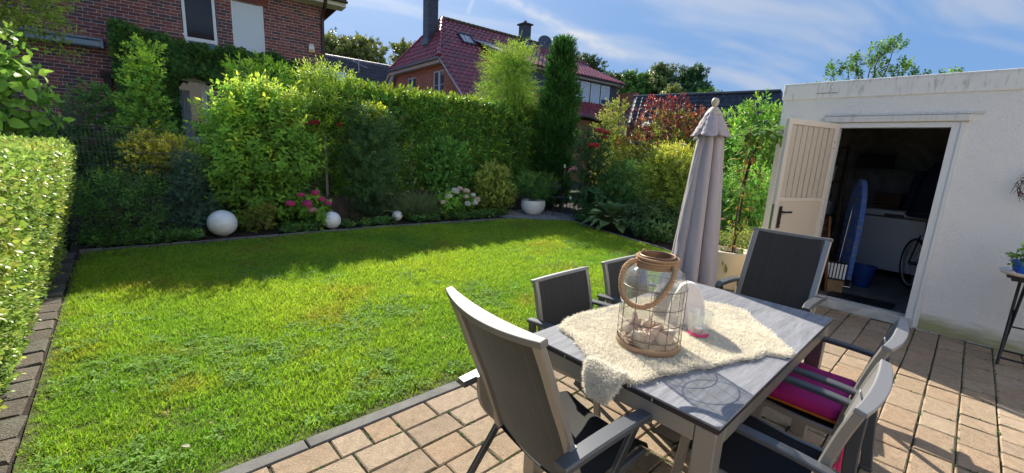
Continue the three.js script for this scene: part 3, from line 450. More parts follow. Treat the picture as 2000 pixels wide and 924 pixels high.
  // roller shutter, closed
  const sh = mesh('shutter', [...Array(46)].map((_, k) => rbox(0.78, 0.047, 0.016, 0.006, -2.05, 3.24 + k * 0.049, -0.05)), std([0.72, 0.76, 0.80], 0.5), H); tag(sh, 'closed white roller shutter of narrow slats');
  mesh('rail', [span(-2.45, -2.42, 3.2, 5.48, -0.1, -0.02), span(-1.68, -1.65, 3.2, 5.48, -0.1, -0.02)], M.whitePaint, sh);
  mesh('lintel', [...Array(17)].map((_, k) => rbox(0.06, 0.24, 0.03, 0.004, -2.53 + k * 0.062, 5.61, 0)), bm[1], H);
  const w2 = mesh('window', [span(-4.0, -3.93, 1.5, 3.18, -0.14, -0.04), span(-3.33, -3.2, 1.5, 3.18, -0.14, -0.03), span(-2.62, -2.55, 1.5, 3.18, -0.14, -0.04), span(-3.93, -2.62, 3.1, 3.18, -0.14, -0.04), span(-3.93, -2.62, 1.5, 1.58, -0.14, -0.04)], M.whitePaint, H);
  mesh('pane', [span(-3.93, -3.33, 1.58, 3.1, -0.1, -0.09), span(-3.2, -2.62, 1.58, 3.1, -0.1, -0.09)], M.pane, w2);
  mesh('curtain', [...Array(9)].map((_, k) => cyl(0.035, 0.04, 1.3, -3.88 + k * 0.06 + (k > 4 ? 0.42 : 0), 2.2, -0.06 - (k % 2) * 0.01, 8)), M.curtain, w2);
  mesh('beam', [span(-2.55, -2.42, 1.4, 3.3, -0.02, 0.12)], M.oak, H);
  const dr = mesh('door', [span(-1.33, -0.87, 1.2, 3.08, -0.1, -0.04)], std([0.5, 0.56, 0.6], 0.4), H); mesh('handle', [cyl(0.012, 0.012, 0.14, -1.25, 2.1, -0.02, 8, 0, 0, Math.PI / 2)], M.steel, dr);
  // awning box and the brown gate beside it at the far left
  tag(mesh('awning', [rbox(1.75, 0.17, 0.26, 0.05, -6.15, 3.72, 0.16), rbox(1.8, 0.05, 0.3, 0.02, -6.15, 3.83, 0.16), box(0.04, 0.18, 0.28, -7.03, 3.72, 0.16), box(0.04, 0.18, 0.28, -5.27, 3.72, 0.16)], std([0.22, 0.27, 0.34], 0.4, 0.2), H), 'blue-grey folded awning box on the brick wall');
  mesh('frame', [span(-5.35, -5.2, 0.4, 3.0, 0, 0.12), span(-4.55, -4.42, 0.4, 2.9, 0, 0.12), rbox(1.0, 0.16, 0.12, 0.02, -4.9, 2.98, 0.06, 0, 0, -0.1)], M.darkWood, H);
  const lamp = mesh('wall_lamp', [rbox(0.16, 0.2, 0.1, 0.015, -0.36, 4.5, 0.06), box(0.12, 0.03, 0.14, -0.36, 4.62, 0.07)], M.whitePaint, H); mesh('lens', [rbox(0.1, 0.1, 0.02, 0.008, -0.36, 4.44, 0.115)], std([0.6, 0.36, 0.1], 0.4), lamp);
  // eaves: soffit, gutter, downpipe and the tiled roof
  mesh('soffit', [span(-9.6, 0.62, 5.84, 5.87, -0.02, 0.5), span(-9.6, 0.62, 5.87, 6.0, 0.46, 0.49)], std([0.62, 0.58, 0.48], 0.6), H);
  const gut = []; for (let k = 0; k <= 8; k++) { const a = Math.PI * (k / 8); gut.push([-0.065 * Math.cos(a), -0.065 * Math.sin(a)]); } for (let k = 8; k >= 0; k--) { const a = Math.PI * (k / 8); gut.push([-0.057 * Math.cos(a), -0.057 * Math.sin(a)]); }
  const gg = new THREE.ExtrudeGeometry(new THREE.Shape(gut.map(p => new THREE.Vector2(...p))), { depth: 10.3, bevelEnabled: false }); gg.rotateY(Math.PI / 2);
  mesh('gutter', [XF(gg, -9.65, 6.0, 0.56)], std([0.055, 0.04, 0.035], 0.45, 0.3), H);
  mesh('downpipe', [tube([[0.0, 5.95, 0.56], [0.0, 5.82, 0.5], [0, 5.55, 0.1], [0, 5.4, 0.06], [0, 3, 0.06], [0, 0, 0.06]], 0.05, 50, 12), cyl(0.058, 0.058, 0.05, 0, 4.4, 0.06, 12), cyl(0.058, 0.058, 0.05, 0, 2.6, 0.06, 12)], std([0.075, 0.035, 0.03], 0.45, 0.2), H);
  const hg = new THREE.BufferGeometry(); { const a = [0.62, 6.0, 0.62], b = [-9.6, 6.0, 0.62], c = [0.62, 6.0, -9.2], d = [-9.6, 6.0, -9.2], e = [-4.3, 10.85, -4.3], f = [-9.6, 10.85, -4.3]; hg.setAttribute('position', new THREE.Float32BufferAttribute([a, e, f, a, f, b, c, e, a, c, d, f, c, f, e, b, f, d].flat(), 3)); hg.computeVertexNormals(); }
  const roof = mesh('roof', [hg], std([0.05, 0.027, 0.02], 0.7, 0, { side: THREE.DoubleSide }), H);
  tileRoof(roof, { o: [0.62, 6.02, 0.62], u: [-1, 0, 0], s: [0, 0.705, -0.709], nu: 33, ns: 19, w: 0.3, h: 0.36, base: 0.06, keep: (a, b) => a > b * 0.71, cols: [[0.18, 0.04, 0.036], [0.14, 0.034, 0.03], [0.22, 0.055, 0.046]], parts: 0 });
  tileRoof(roof, { o: [0.62, 6.02, -9.2], u: [0, 0, 1], s: [-0.709, 0.705, 0], nu: 33, ns: 19, w: 0.3, h: 0.36, base: 0.06, keep: (a, b) => a > b * 0.71 && a < 9.82 - b * 0.71, cols: [[0.18, 0.04, 0.036], [0.14, 0.034, 0.03]], parts: 0 });
  // ivy on the wall and along the balcony line
  const list = [], ri = rng(40);
  const cover = (n, x0, x1, y0, y1, thick, droop = 0.2) => { for (let i = 0; i < n; i++) { const x = lerp(x0, x1, ri()), y = lerp(y0(x), y1(x), ri()), lump = fbm(x * 1.5, y * 1.5, 3, 3), z = thick * (0.15 + 0.85 * Math.sqrt(ri())) * (0.8 + lump); if (ri() < 0.1 + 0.3 * (lump < -0.15)) continue; list.push({ p: V(x, y + lump * 0.15, z), d: V((ri() - 0.5) * 0.9, 0.25 - droop + (ri() - 0.5) * 0.8, 1).normalize(), s: 0.9 + 0.7 * ri(), c: tint(ri, PAL.ivy, clamp(0.2 + z / thick * 0.5 + lump), 0.18), roll: ri() * TAU }); } };
  cover(5200, -5.05, -0.3, x => 3.15 - (x < -2.7 ? 0 : 0.1) + 0.12 * Math.sin(x * 5), x => x < -3 ? 4.2 - (x + 5) * 0.12 : 4.0 - Math.max(0, x + 0.9) * 1.2 + 0.06 * Math.sin(x * 7), 0.6);
  cover(2300, -5.05, -3.9, x => 0.6, x => 3.6, 0.4, 0.4);
  cover(300, -2.6, -2.2, x => 2.2, x => 3.3, 0.25, 0.5);
  leaves(H, 'ivy', K.ivy, L.leaf, list);
}
// pan tiles over a roof plane: rows from the eave up, each tile with its roll and its front edge
function tileRoof(parent, o) {
  const key = `${o.w}_${o.h}`, r = rng(o.seed || 12); tileRoof.cache ||= {};
  const g = tileRoof.cache[key] ||= [0, 1].map(k => { const rows = [], n = 7; for (let i = 0; i <= 2; i++) { const row = []; for (let q = 0; q <= n; q++) { const t = q / n, y = t < 0.62 ? -0.018 * Math.sin(Math.PI * t / 0.62) : 0.04 * Math.sin(Math.PI * (t - 0.62) / 0.38); row.push(V(t * o.w * 1.02, y + (i === 0 ? 0.028 : i === 1 ? 0.02 : -0.006) + k * 0.003, -(i / 2) * o.h * 1.08)); } rows.push(row); } const a = sheet(rows, 0.014); return prep(a, 'keep'); });
  const U = V(...o.u), S = V(...o.s), N = S.clone().cross(U).normalize(); if (N.y < 0) N.negate();
  const list = [];
  for (let j = 0; j < o.ns; j++) for (let i = 0; i < o.nu; i++) { const a = (i + (o.shift ? o.shift(j) : 0)) * o.w, b = j * o.h; if (o.keep && !o.keep(a + o.w / 2, b + o.h / 2)) continue; list.push({ p: V(...o.o).addScaledVector(U, a).addScaledVector(S, b).addScaledVector(N, o.base ?? 0.03), c: Math.floor(r() * o.cols.length), j: (r() - 0.5) * 0.02, see: o.see ? o.see(a, b) : 0 }); }
  const X = U.clone(), Z = S.clone().negate(), Yv = Z.clone().cross(X); const flip = Yv.dot(N) < 0;
  const B = flip ? new THREE.Matrix4().makeBasis(X.clone().negate(), N, Z) : new THREE.Matrix4().makeBasis(X, N, Z), q0 = new THREE.Quaternion().setFromRotationMatrix(B);
  const off = flip ? U.clone().multiplyScalar(o.w) : V(0, 0, 0), mats = o.cols.map(c => std(c, o.rough ?? 0.35, 0, {}));
  list.sort((a, b) => a.see - b.see);
  list.slice(0, o.parts).forEach((t, i) => { const m = mesh('tile', g[i % 2], mats[t.c], parent); m.position.copy(t.p).add(off); m.quaternion.copy(q0); m.rotateY(t.j); });
  const rest = list.slice(o.parts); if (!rest.length) return;
  const im = new THREE.InstancedMesh(g[0], std([1, 1, 1], o.rough ?? 0.35), rest.length); im.name = 'tiles'; im.userData.kind = 'stuff';
  rest.forEach((t, i) => { im.setMatrixAt(i, MX.compose(t.p.clone().add(off), q0, V(1, 1, 1))); im.setColorAt(i, mats[t.c].color); }); parent.add(im);
}
// ---------- the large house with the red roof ----------
{
  const H = thing('red_roof_house', 'brick house with glossy red tiled half-hipped roof, dormer and two chimneys', 'house', [12.57, 0, -19.72], -0.0698);
  const K9 = 0.893, y0 = 6.23, zr = -3.1, yr = 9.0, L0 = 14.4, brick = std([0.62, 0.26, 0.16], 0.9, 0, { map: T.brickFar, bumpMap: T.brickFar, bumpScale: 0.004 });
  const red = [[0.30, 0.04, 0.05], [0.25, 0.034, 0.042], [0.35, 0.052, 0.06], [0.27, 0.045, 0.045], [0.2, 0.04, 0.04]];
  // gable wall with two windows, side walls
  const ops = [[-4.45, -3.25, 4.3, 5.62], [-1.2, 0.05, 4.2, 5.66]], wallG = [];
  { const zs = [-7.6, -4.45, -3.25, -1.2, 0.05, 1.4], ys = [0, 4.2, 4.3, 5.62, 5.66, 6.1]; for (let a = 0; a < 5; a++) for (let b = 0; b < 5; b++) { const cz = (zs[a] + zs[a + 1]) / 2, cy = (ys[b] + ys[b + 1]) / 2; if (!ops.some(o => cz > o[0] && cz < o[1] && cy > o[2] && cy < o[3]) && !(b > 0 && (a === 0 || a === 4))) wallG.push(span(0.3, 0.6, ys[b], ys[b + 1], zs[a], zs[a + 1])); } }
  const gab = q => XF(new THREE.ExtrudeGeometry(new THREE.Shape(q.map(([z, y]) => new THREE.Vector2(-z, y))), { depth: 0.3, bevelEnabled: false }), 0.3, 0, 0, 0, Math.PI / 2, 0);
  mesh('wall', [...wallG, gab([[0.05, 4.2], [1.75, 4.2], [0.1, 6.05], [0.05, 6.1]]), gab([[-4.45, 4.2], [-4.45, 6.1], [-6.25, 6.05], [-7.9, 4.2]]), span(0.3, L0, 0, 3.2, 1.9, 2.2), span(0.3, L0, 0, 3.2, -9, -8.7), span(L0 - 0.3, L0, 0, 6, -8.7, 2)], brick, H);
  for (const [a, b, c, d] of ops) {
    const w = mesh('window', [span(0.36, 0.44, c, d, a, a + 0.08), span(0.36, 0.44, c, d, b - 0.08, b), span(0.36, 0.44, d - 0.08, d, a + 0.08, b - 0.08), span(0.36, 0.44, c, c + 0.08, a + 0.08, b - 0.08), span(0.355, 0.44, c + 0.08, d - 0.08, (a + b) / 2 - 0.07, (a + b) / 2 + 0.07), span(0.385, 0.41, (c + d) / 2 - 0.015, (c + d) / 2 + 0.015, a + 0.08, (a + b) / 2 - 0.07), span(0.385, 0.41, (c + d) / 2 - 0.015, (c + d) / 2 + 0.015, (a + b) / 2 + 0.07, b - 0.08)], M.whitePaint, H);
    mesh('pane', [span(0.4, 0.41, c + 0.08, d - 0.08, a + 0.08, b - 0.08)], phy([0.10, 0.12, 0.15], 0.05), w);
    mesh('sill', [span(0.22, 0.42, c - 0.06, c, a - 0.05, b + 0.05)], M.cream, w);
  }
  // the roof shell: two long slopes, two half hips
  const shell = (pts) => { const g = new THREE.BufferGeometry(); g.setAttribute('position', new THREE.Float32BufferAttribute(pts.flatMap(([a, b, c]) => [...a, ...b, ...c]).flat(), 3)); g.computeVertexNormals(); return g; };
  const hipA = 1.9, ze = 3.4, ye = y0 - K9 * ze, zb = -9.6, yb = y0 - K9 * 3.4;
  const c1 = [0, y0, 0], c2 = [0, y0, -6.2], r1 = [hipA, yr, zr], r2 = [L0 - hipA, yr, zr], d1 = [L0, y0, 0], d2 = [L0, y0, -6.2], e1 = [0, ye, ze], e2 = [L0, ye, ze], f1 = [0, yb, zb], f2 = [L0, yb, zb];
  const roof = mesh('roof', [shell([[c1, e1, e2], [c1, e2, d1], [c1, d1, r2], [c1, r2, r1], [c2, c1, r1], [d1, d2, r2], [c2, f2, f1], [c2, d2, f2], [c2, r2, d2], [c2, r1, r2]])], std([0.12, 0.018, 0.02], 0.6, 0, { side: THREE.DoubleSide }), H);
  const sl = Math.hypot(K9, 1), S = [0, K9 / sl, -1 / sl], total = Math.hypot(yr - ye, ze - zr);
  tileRoof(roof, { o: [0, ye, ze], u: [1, 0, 0], s: S, nu: 48, ns: Math.ceil(total / 0.36), w: 0.3, h: 0.36, cols: red, rough: 0.3, parts: 300, see: (a, b) => a + (b < 1.6 ? 9 : 0), keep: (a, b) => { const over = b - total * (ze / (ze - zr)); const m = over > 0 ? over / (total * (-zr / (ze - zr))) * hipA : 0; return a > m && a < L0 - m && !(a > 3.4 + Math.max(0, (8.1 - (ye + b * K9 / sl))) * 0.95 && a < 12.6 && ye + b * K9 / sl < 8.0 && ye + b * K9 / sl > 5.1); } });
  { const hl = Math.hypot(hipA, yr - y0), hs = [hipA / hl, (yr - y0) / hl, 0]; tileRoof(roof, { o: [0, y0, -6.2], u: [0, 0, 1], s: hs, nu: 21, ns: Math.ceil(hl / 0.36), w: 0.3, h: 0.36, cols: red, rough: 0.3, parts: 0, keep: (a, b) => { const m = b / hl * 3.1; return a > m - 0.1 && a < 6.2 - m + 0.1; } }); }
  // ridge and hip caps
  const cap = (a, b, n) => { const A = V(...a), B = V(...b), q = new THREE.Quaternion().setFromUnitVectors(V(0, 1, 0), B.clone().sub(A).normalize()), l = A.distanceTo(B) / n; const out = []; for (let i = 0; i < n; i++) { const g = new THREE.CylinderGeometry(0.1, 0.125, l * 1.12, 10); g.applyQuaternion(q); const p = A.clone().lerp(B, (i + 0.5) / n); g.translate(p.x, p.y + 0.05, p.z); out.push(prep(g)); } return out; };
  const capM = std([0.27, 0.036, 0.044], 0.32), mossM = std([0.10, 0.075, 0.035], 0.8);
  for (const g of cap(c1, r1, 10)) mesh('ridge_tile', g, capM, roof); for (const g of cap(c2, r1, 10)) mesh('ridge_tile', g, capM, roof);
  for (const g of cap(r1, r2, 30)) mesh('ridge_tile', g, mossM, roof); for (const g of cap(d1, r2, 10)) mesh('ridge_tile', g, capM, roof);
  // eaves, verges
  const trim = std([0.66, 0.58, 0.48], 0.7);
  mesh('gutter', [span(-0.16, -0.04, y0 - 0.14, y0 - 0.03, -6.3, 0.12)], std([0.2, 0.19, 0.18], 0.5, 0.4), H);
  mesh('soffit', [span(-0.03, 0.3, y0 - 0.32, y0 - 0.05, -6.25, 0.08)], trim, H);
  mesh('verge', [limb([0.02, y0 - 0.1, 0.05], [0.02, ye, ze + 0.05], 0.06, 0.06, 4)], std([0.55, 0.5, 0.48], 0.6), H);
  { const w = 0.42; const g = shell([[[0.05, y0 - 0.3, -6.2], [0.05, yb - 0.1, zb], [0.05, yb - 0.1, zb + w]], [[0.05, y0 - 0.3, -6.2], [0.05, yb - 0.1, zb + w], [0.05, y0 - 0.3, -6.2 + w * 1.4]]]); mesh('bargeboard', [g, g.clone().translate(0.2, 0, 0), limb([0.02, y0 - 0.1, -6.25], [0.02, yb, zb - 0.05], 0.09, 0.09, 4)], std([0.6, 0.5, 0.4], 0.8, 0, { side: THREE.DoubleSide }), H); }
  // skylights
  const sky = (u0, u1, z0, z1, glass, name = 'skylight') => { const y = z => y0 - K9 * z + 0.1, f = []; const at = (u, z) => [u, y(z), z]; for (const [a, b] of [[at(u0, z0), at(u1, z0)], [at(u0, z1), at(u1, z1)], [at(u0, z0), at(u0, z1)], [at(u1, z0), at(u1, z1)]]) f.push(limb(a, b, 0.07, 0.07, 4)); const s = mesh(name, f, std([0.05, 0.05, 0.06], 0.4, 0.3), H); mesh('pane', [shell([[at(u0, z0), at(u0, z1), at(u1, z1)], [at(u0, z0), at(u1, z1), at(u1, z0)]])], phy(glass, 0.06, { side: THREE.DoubleSide }), s); };
  sky(2.32, 3.15, -2.05, -1.35, [0.45, 0.46, 0.46]); sky(11.2, 12.0, -1.75, -0.7, [0.4, 0.44, 0.5]);
  // chimneys clad in slate
  const chim = (u, z, w, d, b, t) => { const c = mesh('chimney', [span(u - w / 2, u + w / 2, b, t, z - d / 2, z + d / 2)], std([0.085, 0.09, 0.11], 0.5, 0, { map: T.slate, bumpMap: T.slate, bumpScale: 0.006 }), roof); mesh('cap', [rbox(w + 0.22, 0.09, d + 0.22, 0.02, u, t + 0.045, z), cyl(0.1, 0.12, 0.2, u, t + 0.18, z, 12)], std([0.10, 0.11, 0.09], 0.9), c); mesh('flashing', [span(u - w / 2 - 0.06, u + w / 2 + 0.06, b + 0.1, b + 0.42, z - d / 2 - 0.06, z + d / 2 + 0.06)], std([0.14, 0.15, 0.17], 0.5, 0.5), c); };
  chim(0.95, -2.75, 0.62, 0.62, 7.2, 9.75); chim(7.7, -2.55, 0.55, 0.6, 8.2, 9.75);
  // satellite dish on a mast
  const dish = mesh('satellite_dish', [XF(lathe([[0.02, 0], [0.2, 0.015], [0.36, 0.05], [0.46, 0.1], [0.465, 0.105], [0.36, 0.07], [0.02, 0.02]], 28), 9.1, 8.9, -2.1, 1.2, -0.55, 0), limb([9.1, 8.0, -2.25], [9.1, 9.0, -2.2], 0.03, 0.03, 8)], std([0.10, 0.105, 0.12], 0.5, 0.2), H);
  mesh('arm', [limb([9.1, 8.7, -2.1], [9.35, 9.15, -1.5], 0.015, 0.015, 6), box(0.09, 0.07, 0.12, 9.35, 9.17, -1.48)], M.blackMetal, dish);
  // the wide shed dormer: roof, slate cheeks, a band of shuttered windows
  const dz = 1.5, dy = 6.38, top = 8.05, zt = (y0 - top) / K9;
  const slate = std([0.07, 0.075, 0.09], 0.5, 0, { map: T.slate, bumpMap: T.slate, bumpScale: 0.005, side: THREE.DoubleSide });
  const dorm = mesh('dormer', [shell([[[4.9, dy - 0.1, dz], [4.9, y0 - K9 * dz, dz], [3.3, top, zt]], [[12.6, dy - 0.1, dz], [12.6, y0 - K9 * dz, dz], [12.6, top, zt]]]), span(4.9, 12.6, 4.75, 6.3, dz - 0.12, dz)], slate, H);
  const ds = [0, (top - dy - 0.02) / Math.hypot(top - dy, dz + 0.35 - zt), -(dz + 0.35 - zt) / Math.hypot(top - dy, dz + 0.35 - zt)], dl = Math.hypot(top - dy, dz + 0.35 - zt);
  mesh('dormer_roof', [shell([[[4.6, dy, dz + 0.35], [12.9, dy, dz + 0.35], [12.6, top, zt]], [[4.6, dy, dz + 0.35], [12.6, top, zt], [3.1, top, zt]]]), limb([4.6, dy - 0.03, dz + 0.4], [3.1, top - 0.02, zt], 0.07, 0.05, 4)], std([0.35, 0.31, 0.29], 0.6, 0, { side: THREE.DoubleSide }), dorm);
  tileRoof(dorm, { o: [4.6, dy, dz + 0.35], u: [1, 0, 0], s: ds, nu: 28, ns: Math.ceil(dl / 0.36), w: 0.3, h: 0.36, cols: red, rough: 0.3, base: 0.03, parts: 60, see: (a, b) => Math.abs(a - 7.5) * 0.3 + b, shift: () => 0, keep: (a, b) => a > -1.5 * b / dl });
  mesh('gutter', [XF(gutterBar(8.4), 4.55, dy - 0.03, dz + 0.42)], std([0.12, 0.11, 0.11], 0.5, 0.4), dorm);
  mesh('soffit', [span(4.7, 12.9, dy - 0.16, dy - 0.1, dz, dz + 0.34)], M.cream, dorm);
  for (let k = 0; k < 4; k++) { const u = 8.5 + k * 0.97; const w = mesh('window', [span(u - 0.42, u - 0.36, 4.92, 6.12, dz, dz + 0.05), span(u + 0.36, u + 0.42, 4.92, 6.12, dz, dz + 0.05), span(u - 0.36, u + 0.36, 6.06, 6.12, dz, dz + 0.05), span(u - 0.36, u + 0.36, 4.92, 4.98, dz, dz + 0.05)], M.whitePaint, dorm); const low = k === 3 ? 5.25 : 5.0; mesh('shutter', [...Array(20)].map((_, i) => rbox(0.72, (6.06 - low) / 20 * 0.95, 0.014, 0.004, u, low + (i + 0.5) * (6.06 - low) / 20, dz + 0.03)), std([0.66, 0.70, 0.76], 0.5), w); mesh('pane', [span(u - 0.36, u + 0.36, 4.98, 6.06, dz + 0.005, dz + 0.01)], M.pane, w); }
  mesh('downpipe', [tube([[12.5, dy - 0.1, dz + 0.42], [12.6, dy - 0.3, dz + 0.3], [12.75, 5.5, dz - 0.2], [13.4, 5.2, dz - 0.3], [13.6, 5.0, dz]], 0.04, 24, 8)], std([0.2, 0.18, 0.18], 0.5, 0.4), dorm);
  mesh('eave_gutter', [XF(gutterBar(L0), 0, ye - 0.02, ze + 0.06), span(0.2, L0 - 0.2, ye - 0.22, ye - 0.04, ze - 0.3, ze)], std([0.55, 0.55, 0.55], 0.5), H);
}
function gutterBar(len) { const p = []; for (let k = 0; k <= 6; k++) { const a = Math.PI * k / 6; p.push([-0.07 * Math.cos(a), -0.07 * Math.sin(a)]); } for (let k = 6; k >= 0; k--) { const a = Math.PI * k / 6; p.push([-0.06 * Math.cos(a), -0.06 * Math.sin(a)]); } const g = new THREE.ExtrudeGeometry(new THREE.Shape(p.map(q => new THREE.Vector2(...q))), { depth: len, bevelEnabled: false }); g.rotateY(Math.PI / 2); return g; }
{ // wooden shed under the dormer
  const s = thing('wooden_shed', 'small tan wooden shed with flat grey roof under the dormer', 'shed', [17.6, 0, -14.2], 0.1);
  for (let k = 0; k < 14; k++) mesh('plank', [rbox(1.9, 0.19, 0.04, 0.008, 0, 1.15 + k * 0.2 - 0.6, 0.8)], M.oak, s);
  mesh('wall', [span(-0.95, 0.95, 0, 3.3, -0.8, 0.77)], M.oak, s); mesh('post', [span(0.8, 0.95, 0, 3.3, 0.78, 0.9)], M.oak, s);
  mesh('roof', [box(2.6, 0.1, 2.4, 0, 3.42, 0, 0.05, 0, -0.06)], std([0.16, 0.13, 0.11], 0.8, 0, { map: T.mottle }), s);
}
{ // the long black tiled roof on the right
  const ang = Math.atan2(6.12, 2.82), s = thing('barn', 'low building with ribbed black tiled roof behind the red shrub', 'building', [21.1, 0, -13.4], -ang), len = 6.75;
  mesh('wall', [span(0.1, len - 0.1, 0, 3.3, -2.8, 2.6)], M.darkConcrete, s);
  const g = new THREE.BufferGeometry(), A = [-0.1, 4.85, 0], B = [len + 0.1, 5.12, 0], C = [len + 0.1, 2.3, 3.1], D = [-0.1, 2.2, 3.1], E = [-0.1, 2.2, -3.1], F = [len + 0.1, 2.3, -3.1];
  g.setAttribute('position', new THREE.Float32BufferAttribute([A, D, C, A, C, B, A, B, F, A, F, E].flat(), 3)); g.computeVertexNormals();
  const roof = mesh('roof', [g], std([0.02, 0.022, 0.028], 0.5, 0, { side: THREE.DoubleSide }), s), h = Math.hypot(2.7, 3.1);
  tileRoof(roof, { o: [-0.1, 2.2, 3.1], u: V(len + 0.2, 0.27 * 0.4, 0).normalize().toArray(), s: [0, 2.68 / h, -3.1 / h], nu: 23, ns: 12, w: 0.3, h: 0.345, cols: [[0.03, 0.033, 0.042], [0.022, 0.024, 0.03], [0.04, 0.044, 0.054]], rough: 0.68, base: 0.03, parts: 0 });
  mesh('gable', [XF(new THREE.ExtrudeGeometry(new THREE.Shape([[-3, 2.3], [3, 2.3], [0, 4.98]].map(p => new THREE.Vector2(...p))), { depth: 0.06, bevelEnabled: false }), len + 0.02, 0, 0, 0, Math.PI / 2, 0)], std([0.06, 0.065, 0.085], 0.6, 0, { map: T.slate, bumpMap: T.slate, bumpScale: 0.004 }), s);
  mesh('ridge', [limb([-0.1, 4.9, 0], [len + 0.1, 5.17, 0], 0.07, 0.07, 8), limb([len + 0.12, 5.12, 0], [len + 0.12, 2.3, 3.1], 0.06, 0.06, 4)], std([0.08, 0.09, 0.11], 0.5), s);
}
{ // the dark slate roof between the two houses
  const s = thing('slate_roof_house', 'house with plain dark grey roof between brick house and red roof', 'house', [9.6, 0, -29.2], -0.14), roofM = std([0.055, 0.055, 0.065], 0.7, 0, { map: T.slate });
  mesh('wall', [span(-2, 5.5, 0, 4, -3, 2.6)], std([0.3, 0.28, 0.26], 0.9), s);
  const g = new THREE.BufferGeometry(), A = [-2.6, 7.0, 0], B = [6.2, 6.85, 0], C = [6.2, 3.4, 3.6], D = [-2.6, 3.4, 3.6], E = [-2.6, 3.4, -3.6], F = [6.2, 3.4, -3.6];
  g.setAttribute('position', new THREE.Float32BufferAttribute([A, D, C, A, C, B, A, B, F, A, F, E].flat(), 3)); g.computeVertexNormals();
  const roof = mesh('roof', [g], std([0.03, 0.03, 0.035], 0.7, 0, { side: THREE.DoubleSide }), s), h = Math.hypot(3.5, 3.6);
  tileRoof(roof, { o: [-2.6, 3.4, 3.6], u: [1, 0, 0], s: [0, 3.55 / h, -3.6 / h], nu: 30, ns: 15, w: 0.3, h: 0.33, cols: [[0.05, 0.048, 0.052], [0.042, 0.04, 0.046], [0.06, 0.056, 0.058]], rough: 0.6, base: 0.03, parts: 0 });
  mesh('ridge', [limb([-2.6, 7.05, 0], [6.2, 6.9, 0], 0.09, 0.09, 8)], std([0.35, 0.34, 0.33], 0.6), s);
  mesh('skylight', [box(0.8, 0.06, 0.9, 1.1, 5.6, 1.55, 0.77, 0, 0)], phy([0.45, 0.5, 0.58], 0.1), s);
  mesh('antenna', [limb([2.4, 6.1, 1.0], [2.4, 7.0, 1.0], 0.025, 0.02, 6), limb([2.0, 6.75, 1.0], [2.9, 6.4, 1.2], 0.015, 0.015, 5)], M.steel, s);
}

